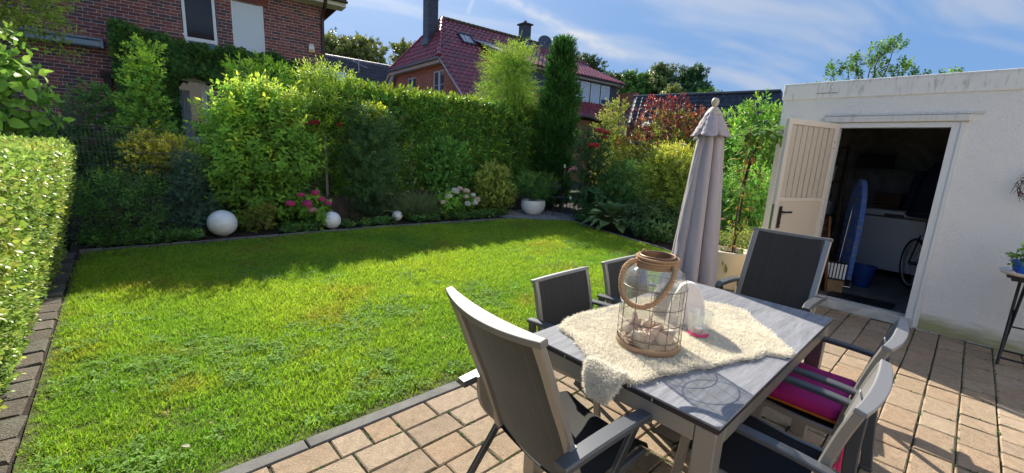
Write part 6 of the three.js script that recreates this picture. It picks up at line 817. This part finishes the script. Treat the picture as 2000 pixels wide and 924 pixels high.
hydrangea('hydrangea with bright pink flower heads between two white globes', [2.52, -8.38], [[-0.1, 0.58, 0.08, 0], [0.13, 0.62, 0.06, 0], [-0.04, 0.44, 0.2, 0], [0.3, 0.42, 0.16, 0], [-0.28, 0.44, 0.12, 0], [0.22, 0.5, 0.12, 0], [0.02, 0.32, 0.26, 1]], [[0.55, 0.04, 0.17], [0.5, 0.2, 0.2]], { h: 0.6, rx: 0.4, rz: 0.32, R: 0.074, seed: 22 });
hydrangea('hydrangea with cream and pale pink flower heads before the laurel hedge', [5.85, -8.3], [[-0.42, 0.34, 0.1, 1], [-0.25, 0.47, 0.05, 0], [-0.05, 0.58, 0.0, 0], [0.1, 0.62, -0.06, 1], [0.22, 0.57, 0.02, 1], [0.14, 0.45, 0.14, 1], [0.38, 0.46, 0.04, 0], [0.44, 0.37, 0.12, 1], [0.12, 0.3, 0.24, 0], [0.32, 0.3, 0.2, 0]], [[0.66, 0.64, 0.55], [0.62, 0.46, 0.34]], { h: 0.52, rx: 0.52, rz: 0.34, R: 0.082, seed: 23 });
// white globe lamps
for (const [x, z, R, l] of [[1.15, -8.28, 0.215, 'largest white garden globe lamp, beside the dwarf spruce at left'], [2.86, -8.12, 0.165, 'middle-sized white garden globe lamp right of the pink hydrangea'], [4.37, -8.42, 0.112, 'smallest white garden globe lamp at the foot of the dark column shrub']]) { const g = thing('globe_lamp', l, 'garden lamp', [x, 0, z], 0, 'white globe lamps in the bed'); mesh('globe', [XF(new THREE.SphereGeometry(R, 48, 32), 0, R * 0.97, 0)], M.white, g); mesh('base', [cyl(R * 0.36, R * 0.4, 0.05, 0, 0.018, 0, 24)], M.black, g); }
{ // white bowl planter with its leafy plant, black chair, lamp post
  const p = thing('white_planter', 'white round bowl planter with bushy green plant on the gravel', 'planter', [7.98, 0, -7.82]); mesh('bowl', [lathe([[0.001, 0.012], [0.16, 0.01], [0.2, 0.02], [0.29, 0.12], [0.325, 0.24], [0.315, 0.345], [0.3, 0.385], [0.285, 0.385], [0.28, 0.34], [0.001, 0.33]], 48)], M.white, p); mesh('soil', [cyl(0.28, 0.28, 0.01, 0, 0.34, 0, 28)], M.soil, p);
  const F = foliage({ y0: 0.42, y1: 1.02, rx: 0.52, profile: 'ball', lumps: 16, sub: 0.2, n: 620, pal: PAL.mid, size: 0.62, seed: 24, tips: 0.35, up: 0.5 }); leaves(p, 'foliage', K.narrow, L.leaf, F.list); mesh('stem', F.lumps.slice(4, 12).map((l, k) => limb([0, 0.34, 0], [l.c.x, l.c.y, l.c.z], 0.01, 0.004, 5, 0.05, k)), M.greenStem, p);
  const c = thing('black_chair', 'small black garden chair beside the white bowl planter', 'chair', [8.62, 0.005, -7.55], -0.35), bm = std([0.018, 0.02, 0.026], 0.45);
  for (const s of [-1, 1]) { mesh('leg', [limb([s * 0.2, 0, 0.2], [s * 0.2, 0.45, 0.18], 0.014, 0.014, 8)], bm, c); mesh('leg', [limb([s * 0.2, 0, -0.24], [s * 0.2, 0.45, -0.19], 0.014, 0.014, 8)], bm, c); mesh('back_post', [limb([s * 0.2, 0.45, -0.19], [s * 0.21, 0.84, -0.27], 0.014, 0.012, 8)], bm, c); }
  for (let k = 0; k < 5; k++) mesh('slat', [rbox(0.43, 0.016, 0.078, 0.006, 0, 0.455, -0.17 + k * 0.088)], bm, c); for (let k = 0; k < 2; k++) mesh('slat', [rbox(0.43, 0.1, 0.016, 0.006, 0, 0.68 + k * 0.125, -0.238 - k * 0.026, -0.2)], bm, c);
  const l = thing('post_lamp', 'weathered wooden post with small silver lamp behind the black chair', 'lamp post', [9.75, 0, -8.35]); mesh('post', [rbox(0.1, 1.28, 0.1, 0.012, 0, 0.62, 0)], M.greyWood, l); mesh('lamp', [cyl(0.045, 0.045, 0.06, -0.07, 1.25, 0.06, 16), ball(0.04, -0.07, 1.29, 0.06, 16)], std([0.7, 0.7, 0.72], 0.25, 0.6), l);
  const q = thing('stake_light', 'small silver stake light at the right side of the black chair', 'garden lamp', [8.45, 0, -6.95]); mesh('stake', [cyl(0.008, 0.008, 0.5, 0, 0.24, 0, 8)], M.blackMetal, q); mesh('lamp', [lathe([[0.001, 0.56], [0.03, 0.54], [0.045, 0.5], [0.02, 0.48], [0.001, 0.48]], 20)], std([0.75, 0.76, 0.78], 0.25, 0.5), q);
}
// ---------- right bed ----------
const bloom = (seed, R) => { const r = rng(seed), A = acc(); for (let k = 0; k < 26; k++) { const t = k / 26, a = k * 2.4; leafInto(A, V(Math.cos(a) * R * 0.25 * t, 0, Math.sin(a) * R * 0.25 * t), V(Math.cos(a) * t * 1.3, 1.15 - t, Math.sin(a) * t * 1.3), V(-Math.cos(a), 0.6, -Math.sin(a)), R * (0.7 + 0.4 * t), R * 0.9, { fold: 0.35, curl: -0.25 + 0.5 * t, seg: 3, tone: 0.8 + 0.4 * r(), peak: 0.6 }); } return build(A); };
const petalMats = { pink: [0.62, 0.12, 0.12], coral: [0.62, 0.05, 0.05], pale: [0.62, 0.26, 0.28], white: [0.75, 0.74, 0.68], red: [0.5, 0.03, 0.06] };
for (const k in petalMats) { const m = phy([1, 1, 1], 0.8, { vertexColors: true, side: THREE.DoubleSide, transmission: 0.3, thickness: 0 }); m.color.setRGB(...petalMats[k]); petalMats[k] = m; }
const blooms = [bloom(1, 0.055), bloom(2, 0.055), bloom(3, 0.055)];
function flowers(t, list) { list.forEach(([x, y, z, c, s], k) => { const m = mesh('flower', blooms[k % 3], petalMats[c], t); m.position.set(x, y, z); m.rotation.set(0.5 * Math.sin(k * 3), k, 0.4 * Math.cos(k * 2)); m.scale.setScalar(s || 1); }); }
{ const t = shrub({ name: 'rose_bush', label: 'tall rose bush with coral and pale pink flowers right of the conifer', category: 'rose', at: [8.95, -6.75], y0: 0.5, y1: 2.3, rx: 0.62, rz: 0.5, profile: 'vase', lumps: 20, sub: 0.27, n: 1150, kind: K.small, pal: PAL.dark, tips: 0.15, seed: 31, stems: 7, r0: 0.016, up: 0.45, size: 1.0 });
  flowers(t, [[0.16, 2.17, 'pink', 2], [0.27, 2.13, 'coral', 1.8], [0.04, 2.2, 'pink', 1.7], [0.2, 2.03, 'coral', 1.5], [-0.06, 1.82, 'coral', 2], [0.05, 1.84, 'coral', 1.7], [-0.5, 1.22, 'pale', 1.6], [-0.42, 1.28, 'pale', 1.2]].map(([s, y, c, k]) => [-0.5 + 0.6 * s, y, 0.4 + 0.8 * s, c, k])); }
shrub({ name: 'tall_shrub', label: 'slender yellow-green shrub behind the rose bush', at: [10.6, -7.35], y0: 0.5, y1: 3.15, rx: 0.6, profile: 'egg', lumps: 18, sub: 0.28, n: 900, kind: K.small, pal: [[0.05, 0.07, 0.015], [0.14, 0.17, 0.024], [0.26, 0.26, 0.04]], tips: 0.35, seed: 32, stems: 6, up: 0.8, size: 1.3 });
{ const t = shrub({ name: 'red_photinia', label: 'big mixed shrub with dark red young leaves behind the ball tree', at: [11.1, -5.6], y0: 0.4, y1: 2.85, rx: 1.15, rz: 1.7, profile: 'dome', lumps: 40, sub: 0.45, n: 2400, kind: K.laurel, mat: L.gloss, pal: [[0.05, 0.05, 0.014], [0.10, 0.125, 0.022], [0.22, 0.045, 0.025]], tips: 0.4, seed: 33, stems: 10, r0: 0.025, up: 0.6, size: 0.75 });
  const r = rng(34), F = foliage({ y0: 1.9, y1: 3.25, rx: 0.95, rz: 1.3, lumps: 14, sub: 0.32, n: 330, pal: [[0.04, 0.012, 0.012], [0.08, 0.018, 0.016], [0.16, 0.022, 0.018]], size: 0.75, seed: 35, tips: 0.4, up: 0.9 }); leaves(t, 'foliage', K.laurel, L.gloss, F.list.map(q => { q.p.x -= 0.2; q.p.z -= 0.25; return q; }));
  flowers(t, [[-1.1, 2.45, -0.35, 'white', 1.7], [-1.2, 1.95, 0.75, 'white', 1.5], [-1.2, 2.1, 1.05, 'white', 1.6]]); }
shrub({ name: 'laurel_shrub', label: 'large bright green laurel between red shrub and garage', at: [10.6, -3.4], y0: 0.2, y1: 2.9, rx: 0.95, rz: 1.1, profile: 'dome', lumps: 26, sub: 0.42, n: 1500, kind: K.laurel, mat: L.gloss, pal: [[0.028, 0.07, 0.012], [0.075, 0.16, 0.022], [0.17, 0.27, 0.03]], tips: 0.35, seed: 36, stems: 8, r0: 0.025, up: 0.6, size: 0.85 });
shrub({ name: 'dark_shrub', label: 'dense dark green shrub between rose bush and ball tree', at: [9.25, -6.0], y0: 0.1, y1: 1.48, rx: 0.75, rz: 0.75, profile: 'dome', lumps: 24, sub: 0.3, n: 1900, kind: K.small, pal: [[0.018, 0.05, 0.014], [0.045, 0.10, 0.024], [0.07, 0.15, 0.03]], tips: 0.25, seed: 37, stems: 6, size: 0.95 });
shrub({ name: 'fern_shrub', label: 'dark drooping leafy plant at the foot of the rose bush', at: [8.5, -6.3], y0: 0.05, y1: 0.75, rx: 0.5, lumps: 10, sub: 0.2, n: 190, kind: K.rhodo, pal: PAL.dark, tips: 0.2, seed: 38, size: 1.3 });
shrub({ name: 'ball_tree', label: 'standard tree with round yellow-green clipped crown on thin trunk', category: 'tree', at: [8.3, -4.25], y0: 0.78, y1: 1.82, rx: 0.64, profile: 'ball', lumps: 26, sub: 0.26, n: 1900, kind: K.small, mat: L.gloss, pal: [[0.05, 0.085, 0.014], [0.14, 0.17, 0.025], [0.34, 0.33, 0.04]], tips: 0.5, seed: 39, trunk: 0.85, r0: 0.024, stems: 8, stemMat: M.barkGrey, up: 0.35, size: 1.0 });
shrub({ name: 'rhododendron', label: 'low dark evergreen shrub under the ball tree', at: [7.98, -4.25], y0: 0.08, y1: 0.68, rx: 0.62, rz: 0.72, lumps: 20, sub: 0.2, n: 520, kind: K.rhodo, mat: L.gloss, pal: [[0.02, 0.04, 0.014], [0.05, 0.085, 0.028], [0.09, 0.13, 0.04]], tips: 0.15, seed: 40, stems: 8, size: 0.85 });
shrub({ name: 'garden_bush', label: 'bright green bush behind the cream pot beside the garage', at: [8.3, -2.75], y0: 0.1, y1: 1.5, rx: 0.62, lumps: 18, sub: 0.28, n: 1100, kind: K.small, pal: [[0.03, 0.075, 0.014], [0.08, 0.18, 0.028], [0.15, 0.26, 0.03]], tips: 0.35, seed: 41, stems: 6, size: 1.1 });
{ // hosta: every leaf its own
  const t = thing('hosta', 'large-leaved light green hosta at the edge of the right bed', 'hosta', [8.05, 0, -5.35]), r = rng(42), mats = [[0.11, 0.19, 0.055], [0.16, 0.25, 0.07], [0.21, 0.29, 0.09]].map(c => { const m = leafMat(0.3, 0.3); m.color.setRGB(...c); return m; });
  const gl = [0, 1, 2].map(k => { const A = acc(); leafInto(A, V(0, 0, 0), V(0, 0.35, 1), YUP, 0.25 + 0.03 * k, 0.19, { curl: 0.5, fold: 0.14, seg: 7, peak: 0.42 }); return build(A); }), stems = [];
  for (let k = 0; k < 72; k++) { const ri = k / 72, a = k * 2.4 + r() * 0.4, q = 0.06 + 0.36 * Math.sqrt(ri), h = 0.46 - 0.34 * ri + 0.04 * r(), m = mesh('leaf', gl[k % 3], mats[k % 3], t); m.position.set(Math.sin(a) * q, h, Math.cos(a) * q); m.rotation.set(lerp(-0.7, 0.35, ri) + (r() - 0.5) * 0.3, a, (r() - 0.5) * 0.5, 'YXZ'); m.scale.setScalar(0.8 + 0.4 * r()); stems.push(limb([Math.sin(a) * 0.04, 0, Math.cos(a) * 0.04], [Math.sin(a) * q, h, Math.cos(a) * q], 0.006, 0.004, 4)); }
  mesh('stem', stems, M.greenStem, t);
}
{ const t = shrub({ name: 'astilbe', label: 'small plant with pink feathery flowers left of the hosta', category: 'plant', at: [8.22, -6.0], y0: 0.03, y1: 0.3, rx: 0.3, lumps: 8, sub: 0.12, n: 120, kind: K.small, pal: PAL.mid, tips: 0.2, seed: 43, size: 0.9 }), r = rng(44); for (const [x, z, h] of [[-0.1, 0.1, 0.36], [0.05, 0.02, 0.42], [-0.02, 0.2, 0.33]]) { const A = acc(); for (let k = 0; k < 60; k++) { const q = k / 60, a = k * 2.4; leafInto(A, V(x, h + q * 0.14, z), V(Math.cos(a), 0.6, Math.sin(a)), YUP, 0.035 * (1.1 - q), 0.012, { seg: 2, tone: 0.8 + 0.4 * r() }); } mesh('flower', build(A), petalMats.pale, t); mesh('stalk', [limb([x * 0.4, 0, z * 0.4], [x, h + 0.1, z], 0.004, 0.003, 4)], M.greenStem, t); } }
{ // cream pot with the climber
  const p = thing('climber_pot', 'cream round pot with tall leafy climber beside the garage', 'plant pot', [5.75, 0, -1.98]); mesh('pot', [lathe([[0.001, 0.01], [0.17, 0.006], [0.195, 0.02], [0.235, 0.3], [0.25, 0.47], [0.245, 0.495], [0.225, 0.5], [0.215, 0.48], [0.21, 0.43], [0.001, 0.42]], 44)], std([0.60, 0.50, 0.34], 0.6), p); mesh('soil', [cyl(0.215, 0.215, 0.01, 0, 0.435, 0, 28)], M.soil, p);
  const path = [[0, 0.42, 0], [0.02, 0.8, 0.02], [-0.02, 1.15, 0.03], [0.03, 1.5, 0.03], [0.04, 1.8, 0.08], [0.08, 1.98, 0.12], [0.12, 2.02, 0.22]], c = new THREE.CatmullRomCurve3(path.map(q => V(...q))); mesh('stem', [tube(path, 0.012, 50, 8), tube([[0.03, 0.42, 0.03], [-0.03, 0.9, 0], [0.03, 1.3, -0.01], [0, 1.7, 0.05]], 0.008, 40, 6)], M.bark, p); mesh('stake', [cyl(0.007, 0.007, 1.7, 0.02, 1.2, -0.01, 8)], M.oak, p);
  const r = rng(45), mk = cc => { const m = leafMat(0.4, 0.45); m.color.setRGB(...cc); return m; }, green = [[0.085, 0.18, 0.03], [0.12, 0.22, 0.03]].map(mk), yell = [[0.24, 0.24, 0.03], [0.33, 0.27, 0.03], [0.15, 0.2, 0.03], [0.28, 0.14, 0.03]].map(mk), gl = [0, 1, 2].map(k => { const A = acc(); leafInto(A, V(0, 0, 0.02), V(0, 0.15, 1), YUP, 0.08 + 0.01 * k, 0.046, { curl: 0.5, fold: 0.25, seg: 5, peak: 0.42 }); return build(A); });
  for (let k = 0; k < 280; k++) { const t = Math.pow(r(), 0.85), o = c.getPoint(t), a = r() * TAU, q = (0.02 + 0.13 * r()) * (t > 0.75 ? 1.5 : 1) * (t < 0.25 ? 1.1 : 1), m = mesh('leaf', gl[k % 3], t > 0.72 ? green[k % 2] : r() < 0.4 ? green[k % 2] : yell[Math.floor(r() * 4)], p); m.position.set(o.x + Math.sin(a) * q, o.y + (r() - 0.5) * 0.1, o.z + Math.cos(a) * q); m.rotation.set((r() - 0.2) * 1.1, a + (r() - 0.5), (r() - 0.5) * 0.8, 'YXZ'); m.scale.setScalar(t > 0.72 ? 1.15 + 0.5 * r() : 0.55 + 0.5 * r()); }
  for (let k = 0; k < 9; k++) { const m = mesh('leaf', gl[k % 3], yell[k % 3], p); m.position.set(-0.22, 0.4 - 0.03 * k, 0.03 * Math.sin(k)); m.rotation.set(0.9, -1.6 + k * 0.4, 0.3, 'YXZ'); m.scale.set(0.4, 0.8, 0.9); }
}
shrub({ name: 'small_daisy', label: 'small grey-green plant with white flowers right of the cream pot', category: 'plant', at: [6.5, -2.15], y0: 0.1, y1: 0.62, rx: 0.3, lumps: 8, sub: 0.14, n: 200, kind: K.narrow, pal: PAL.olive, tips: 0.3, seed: 46, size: 0.7 });
// ---------- conifer, willow and everything beyond the fence ----------
{ const o = { name: 'columnar_thuja', label: 'tall narrow dark green conifer column beside the laurel hedge', category: 'conifer', at: [9.75, -8.75], y0: 0.1, y1: 4.8, rx: 0.56, profile: 'column', lumps: 150, sub: 0.25, n: 11500, kind: K.scale, mat: L.needle, pal: [[0.009, 0.032, 0.008], [0.024, 0.068, 0.012], [0.06, 0.13, 0.022]], tips: 0.2, seed: 51, stems: 1, r0: 0.08, up: 0.95, size: 1.25 }; shrub(o); }
{ // contorted willow: pale curling leaves that hang
  const t = shrub({ name: 'willow_tree', label: 'pale yellow-green willow behind the laurel hedge left of the conifer', category: 'tree', at: [9.15, -10.3], y0: 1.7, y1: 4.75, rx: 0.92, profile: 'top', lumps: 30, sub: 0.4, n: 3300, kind: K.willow, mat: L.soft, pal: [[0.035, 0.075, 0.012], [0.10, 0.165, 0.02], [0.2, 0.26, 0.035]], tips: 0.35, seed: 52, trunk: 1.6, r0: 0.07, stems: 12, up: -0.1, size: 0.85 }); }
const bg = (name, label, at, y1, rx, o = {}) => shrub({ name, label, category: o.category || 'shrub', at, y0: o.y0 ?? 0.3, y1, rx, rz: o.rz, profile: o.profile || 'egg', lumps: o.lumps || 16, sub: o.sub || rx * 0.42, n: o.n || 700, kind: o.kind || K.round, mat: o.mat, pal: o.pal || PAL.fresh, tips: o.tips ?? 0.3, seed: o.seed, stems: 6, r0: 0.018, up: o.up ?? 0.6, size: o.size || 1.3, ground: o.ground ?? 0.25, trunk: o.trunk });
bg('laurel_bush', 'glossy bright laurel bush before the brick house, above the light green shrub', [2.45, -10.6], 2.95, 0.85, { kind: K.laurel, mat: L.gloss, pal: [[0.028, 0.06, 0.012], [0.10, 0.2, 0.022], [0.28, 0.38, 0.035]], tips: 0.6, seed: 61, n: 900, size: 1.0 });
bg('young_shrub', 'upright light green shrub with pointed top before the ivy', [0.45, -10.3], 2.85, 0.62, { seed: 62, profile: 'cone', lumps: 22, sub: 0.26, n: 900, pal: [[0.04, 0.09, 0.016], [0.12, 0.21, 0.03], [0.26, 0.34, 0.04]], tips: 0.5, size: 1.15 });
bg('golden_shrub', 'golden yellow variegated shrub behind the wire fence', [0.55, -9.75], 1.3, 0.66, { seed: 63, rz: 0.35, lumps: 14, n: 560, pal: PAL.gold, size: 0.95, up: 0.8, profile: 'dome', y0: 0.5 });
bg('dark_bush', 'dark glossy bush below the golden shrub at the fence', [0.55, -9.65], 0.85, 0.85, { seed: 64, rz: 0.3, lumps: 16, n: 700, pal: PAL.dark, size: 1.0, profile: 'dome', y0: 0.05 });
bg('fence_bush', 'dark green bush behind the fence near the left hedge', [-0.75, -10.1], 1.4, 0.8, { seed: 65, lumps: 16, n: 800, pal: PAL.dark, size: 1.2, profile: 'dome', y0: 0.05 });
bg('small_sapling', 'thin yellow-green sapling at the fence right of the golden shrub', [1.3, -9.9], 1.75, 0.28, { seed: 66, lumps: 8, sub: 0.14, n: 130, pal: PAL.yellow, size: 1.0, up: 0.8 });
bg('mid_bush', 'loose green bush before the dark gate of the brick house', [-0.2, -11.6], 2.15, 0.75, { seed: 67, lumps: 16, n: 620, pal: PAL.mid, size: 1.3 });
bg('big_leaf_tree', 'young tree with large heart-shaped leaves at the far left', [-1.15, -8.75], 2.75, 0.5, { category: 'tree', seed: 68, lumps: 14, sub: 0.26, n: 210, kind: K.big, mat: L.gloss, pal: [[0.05, 0.10, 0.02], [0.11, 0.2, 0.03], [0.2, 0.28, 0.05]], size: 1.0, y0: 1.0, trunk: 1.0, up: 0.1, ground: 0 });
bg('yellow_tree', 'tree with thin yellow-green foliage at the top left corner', [-1.5, -11.2], 5.3, 1.35, { category: 'tree', seed: 69, lumps: 24, sub: 0.5, n: 900, kind: K.small, mat: L.soft, pal: PAL.yellow, size: 1.7, y0: 2.7, trunk: 2.6 });
bg('path_bush', 'sunlit light green bush seen low through the gap left of the column shrub', [3.5, -11.2], 1.1, 0.7, { seed: 70, lumps: 12, n: 420, pal: PAL.yellow, size: 1.2, y0: 0.1, profile: 'dome' });
{ const t = thing('bare_shrub', 'bare grey twiggy shrub before the awning of the brick house', 'shrub', [-0.5, 0.2, -11.0]), r = rng(71), g = [limb([0, 0, 0], [0.03, 1.5, 0], 0.06, 0.045, 8, 0.12, 4), limb([-0.2, 0, 0.05], [-0.12, 1.3, 0.05], 0.04, 0.03, 7, 0.1, 5)]; for (let k = 0; k < 46; k++) { const a = r() * TAU, y = 0.8 + 0.8 * r(), q = 0.4 + 0.5 * r(); const A = [0.02, y, 0], B = [Math.cos(a) * q, y + 0.25 + 0.6 * r(), Math.sin(a) * q * 0.6]; g.push(limb(A, B, 0.013, 0.004, 5, 0.25, k + 9)); g.push(limb(B, [B[0] + (r() - 0.5) * 0.3, B[1] + 0.25 * r(), B[2] + 0.1], 0.005, 0.002, 4, 0.1, k)); } mesh('branch', g, M.barkGrey, t); }
{ const t = scene.getObjectByName('flowering_shrub'); flowers(t, [[-0.62, 1.9, 0.68, 'red', 1.7], [-0.5, 1.93, 0.72, 'red', 1.8], [-0.4, 1.97, 0.7, 'red', 1.4], [-0.55, 2.07, 0.66, 'red', 1.3], [0.05, 1.95, 0.74, 'red', 1.3], [0.3, 1.82, 0.72, 'red', 1.0]]); }
{ // something terracotta behind the fence
  const t = thing('terracotta_pot', 'orange terracotta pot beyond the fence left of the light green shrub', 'plant pot', [1.5, 0.3, -10.6]); mesh('pot', [lathe([[0.001, 0.01], [0.16, 0], [0.22, 0.4], [0.25, 0.4], [0.25, 0.48], [0.21, 0.48], [0.2, 0.42], [0.001, 0.41]], 32)], std([0.42, 0.13, 0.06], 0.85), t); mesh('soil', [cyl(0.2, 0.2, 0.01, 0, 0.43, 0, 20)], M.soil, t);
}
// far trees
const far = (label, at, y1, rx, seed, o = {}) => shrub({ name: 'broadleaf_tree', label, category: 'tree', group: o.group || 'trees behind the houses', at, y0: o.y0 ?? y1 * 0.32, y1, rx, profile: o.profile || 'egg', lumps: o.lumps || 34, sub: rx * 0.36, n: o.n || 2000, kind: K.clump, mat: L.dark, pal: o.pal || PAL.far, tips: o.tips ?? 0.3, seed, trunk: y1 * 0.3, r0: 0.22, stems: 10, up: 0.3, size: o.size || 0.85 });
far('dark tree top rising behind the right end of the red roof', [35.0, -28.0], 11.2, 2.6, 81);
far('leftmost of the four rounded trees right of the red roof', [37.2, -25.9], 9.5, 2.3, 82);
far('second rounded tree right of the red roof, lower and darker', [37.6, -23.9], 9.5, 2.1, 83, { pal: PAL.mid });
far('tallest lighter tree above the black tiled roof', [39.2, -22.2], 10.2, 2.3, 84, { pal: [[0.03, 0.05, 0.018], [0.075, 0.10, 0.03], [0.12, 0.14, 0.04]] });
far('dark rounded tree above the middle of the black tiled roof', [40.6, -19.7], 10.2, 2.5, 85, { pal: PAL.dark });
far('low light green tree at the right foot of the dark rounded tree', [38.5, -17.2], 7.6, 1.7, 86, { pal: PAL.fresh, lumps: 18, n: 900 });
far('yellowish low tree behind the black tiled roof left part', [36.5, -19.2], 7.7, 1.6, 87, { pal: PAL.olive, lumps: 16, n: 800 });
far('tall tree behind the slate roof, beside the brick house corner', [15.4, -41.6], 10.9, 2.6, 88, { pal: PAL.olive });
far('broad tree behind the middle of the slate roof', [18.2, -41.4], 11.3, 2.8, 89, { pal: PAL.olive });
far('tree behind the slate roof next to the red roof', [21.8, -40.0], 11.2, 2.7, 90, { pal: PAL.olive });
far('low pale tree behind the slate roof, between two taller trees', [20.6, -38.2], 8.9, 2.0, 91, { pal: PAL.fresh, n: 1200 });
far('distant tree low behind the right end of the black roof', [34, -5.9], 5.2, 1.6, 92, { pal: PAL.far, n: 800, lumps: 16 });
{ // the open tree over the garage roof: branches with separate tufts of leaves
  const t = thing('open_tree', 'sparse tree with separate leafy branches rising above the garage roof', 'tree', [12, 0, -1.9]), r = rng(95), g = [limb([0, 0, 0], [0, 2.6, 0], 0.08, 0.05, 8, 0.1, 2)], list = [];
  const tips = [[-0.05, 3.05, -1.15], [-0.1, 3.3, -0.95], [0, 3.75, -0.72], [0.1, 3.35, -0.7], [0.05, 3.75, -0.45], [-0.1, 3.85, -0.3], [0, 3.5, -0.25], [0.1, 4.0, -0.05], [-0.1, 4.15, 0.12], [0, 4.12, 0.25], [0.1, 3.8, 0.05], [0, 3.5, 0.2], [0.1, 3.75, 0.4], [-0.05, 3.55, 0.6], [0, 3.3, 0.5], [0.1, 3.35, 0.8], [0, 3.1, 0.35], [0, 3.1, -0.4], [0.1, 3.35, 0.0], [0, 3.45, 1.15], [0.05, 3.2, 1.05], [0, 2.9, -0.9], [0, 3.0, 0.7]];
  tips.forEach(([x, y, z], k) => { g.push(limb([0, 2.2 + 0.3 * r(), z * 0.2], [x, y, z], 0.025, 0.005, 5, 0.2, k)); for (let i = 0; i < 26; i++) { const q = 0.2 * Math.cbrt(r()), a = r() * TAU, b = Math.acos(2 * r() - 1); list.push({ p: V(x + q * Math.sin(b) * Math.cos(a), y - 0.05 + q * Math.cos(b), z + q * Math.sin(b) * Math.sin(a)), d: V((r() - 0.5), 0.9, (r() - 0.5)).normalize(), s: 0.8 + 0.5 * r(), c: tint(r, PAL.mid, r(), 0.35), roll: r() * TAU }); } });
  mesh('branch', g, M.bark, t); leaves(t, 'crown', K.round, L.leaf, list);
}
renderer.render(scene, camera);
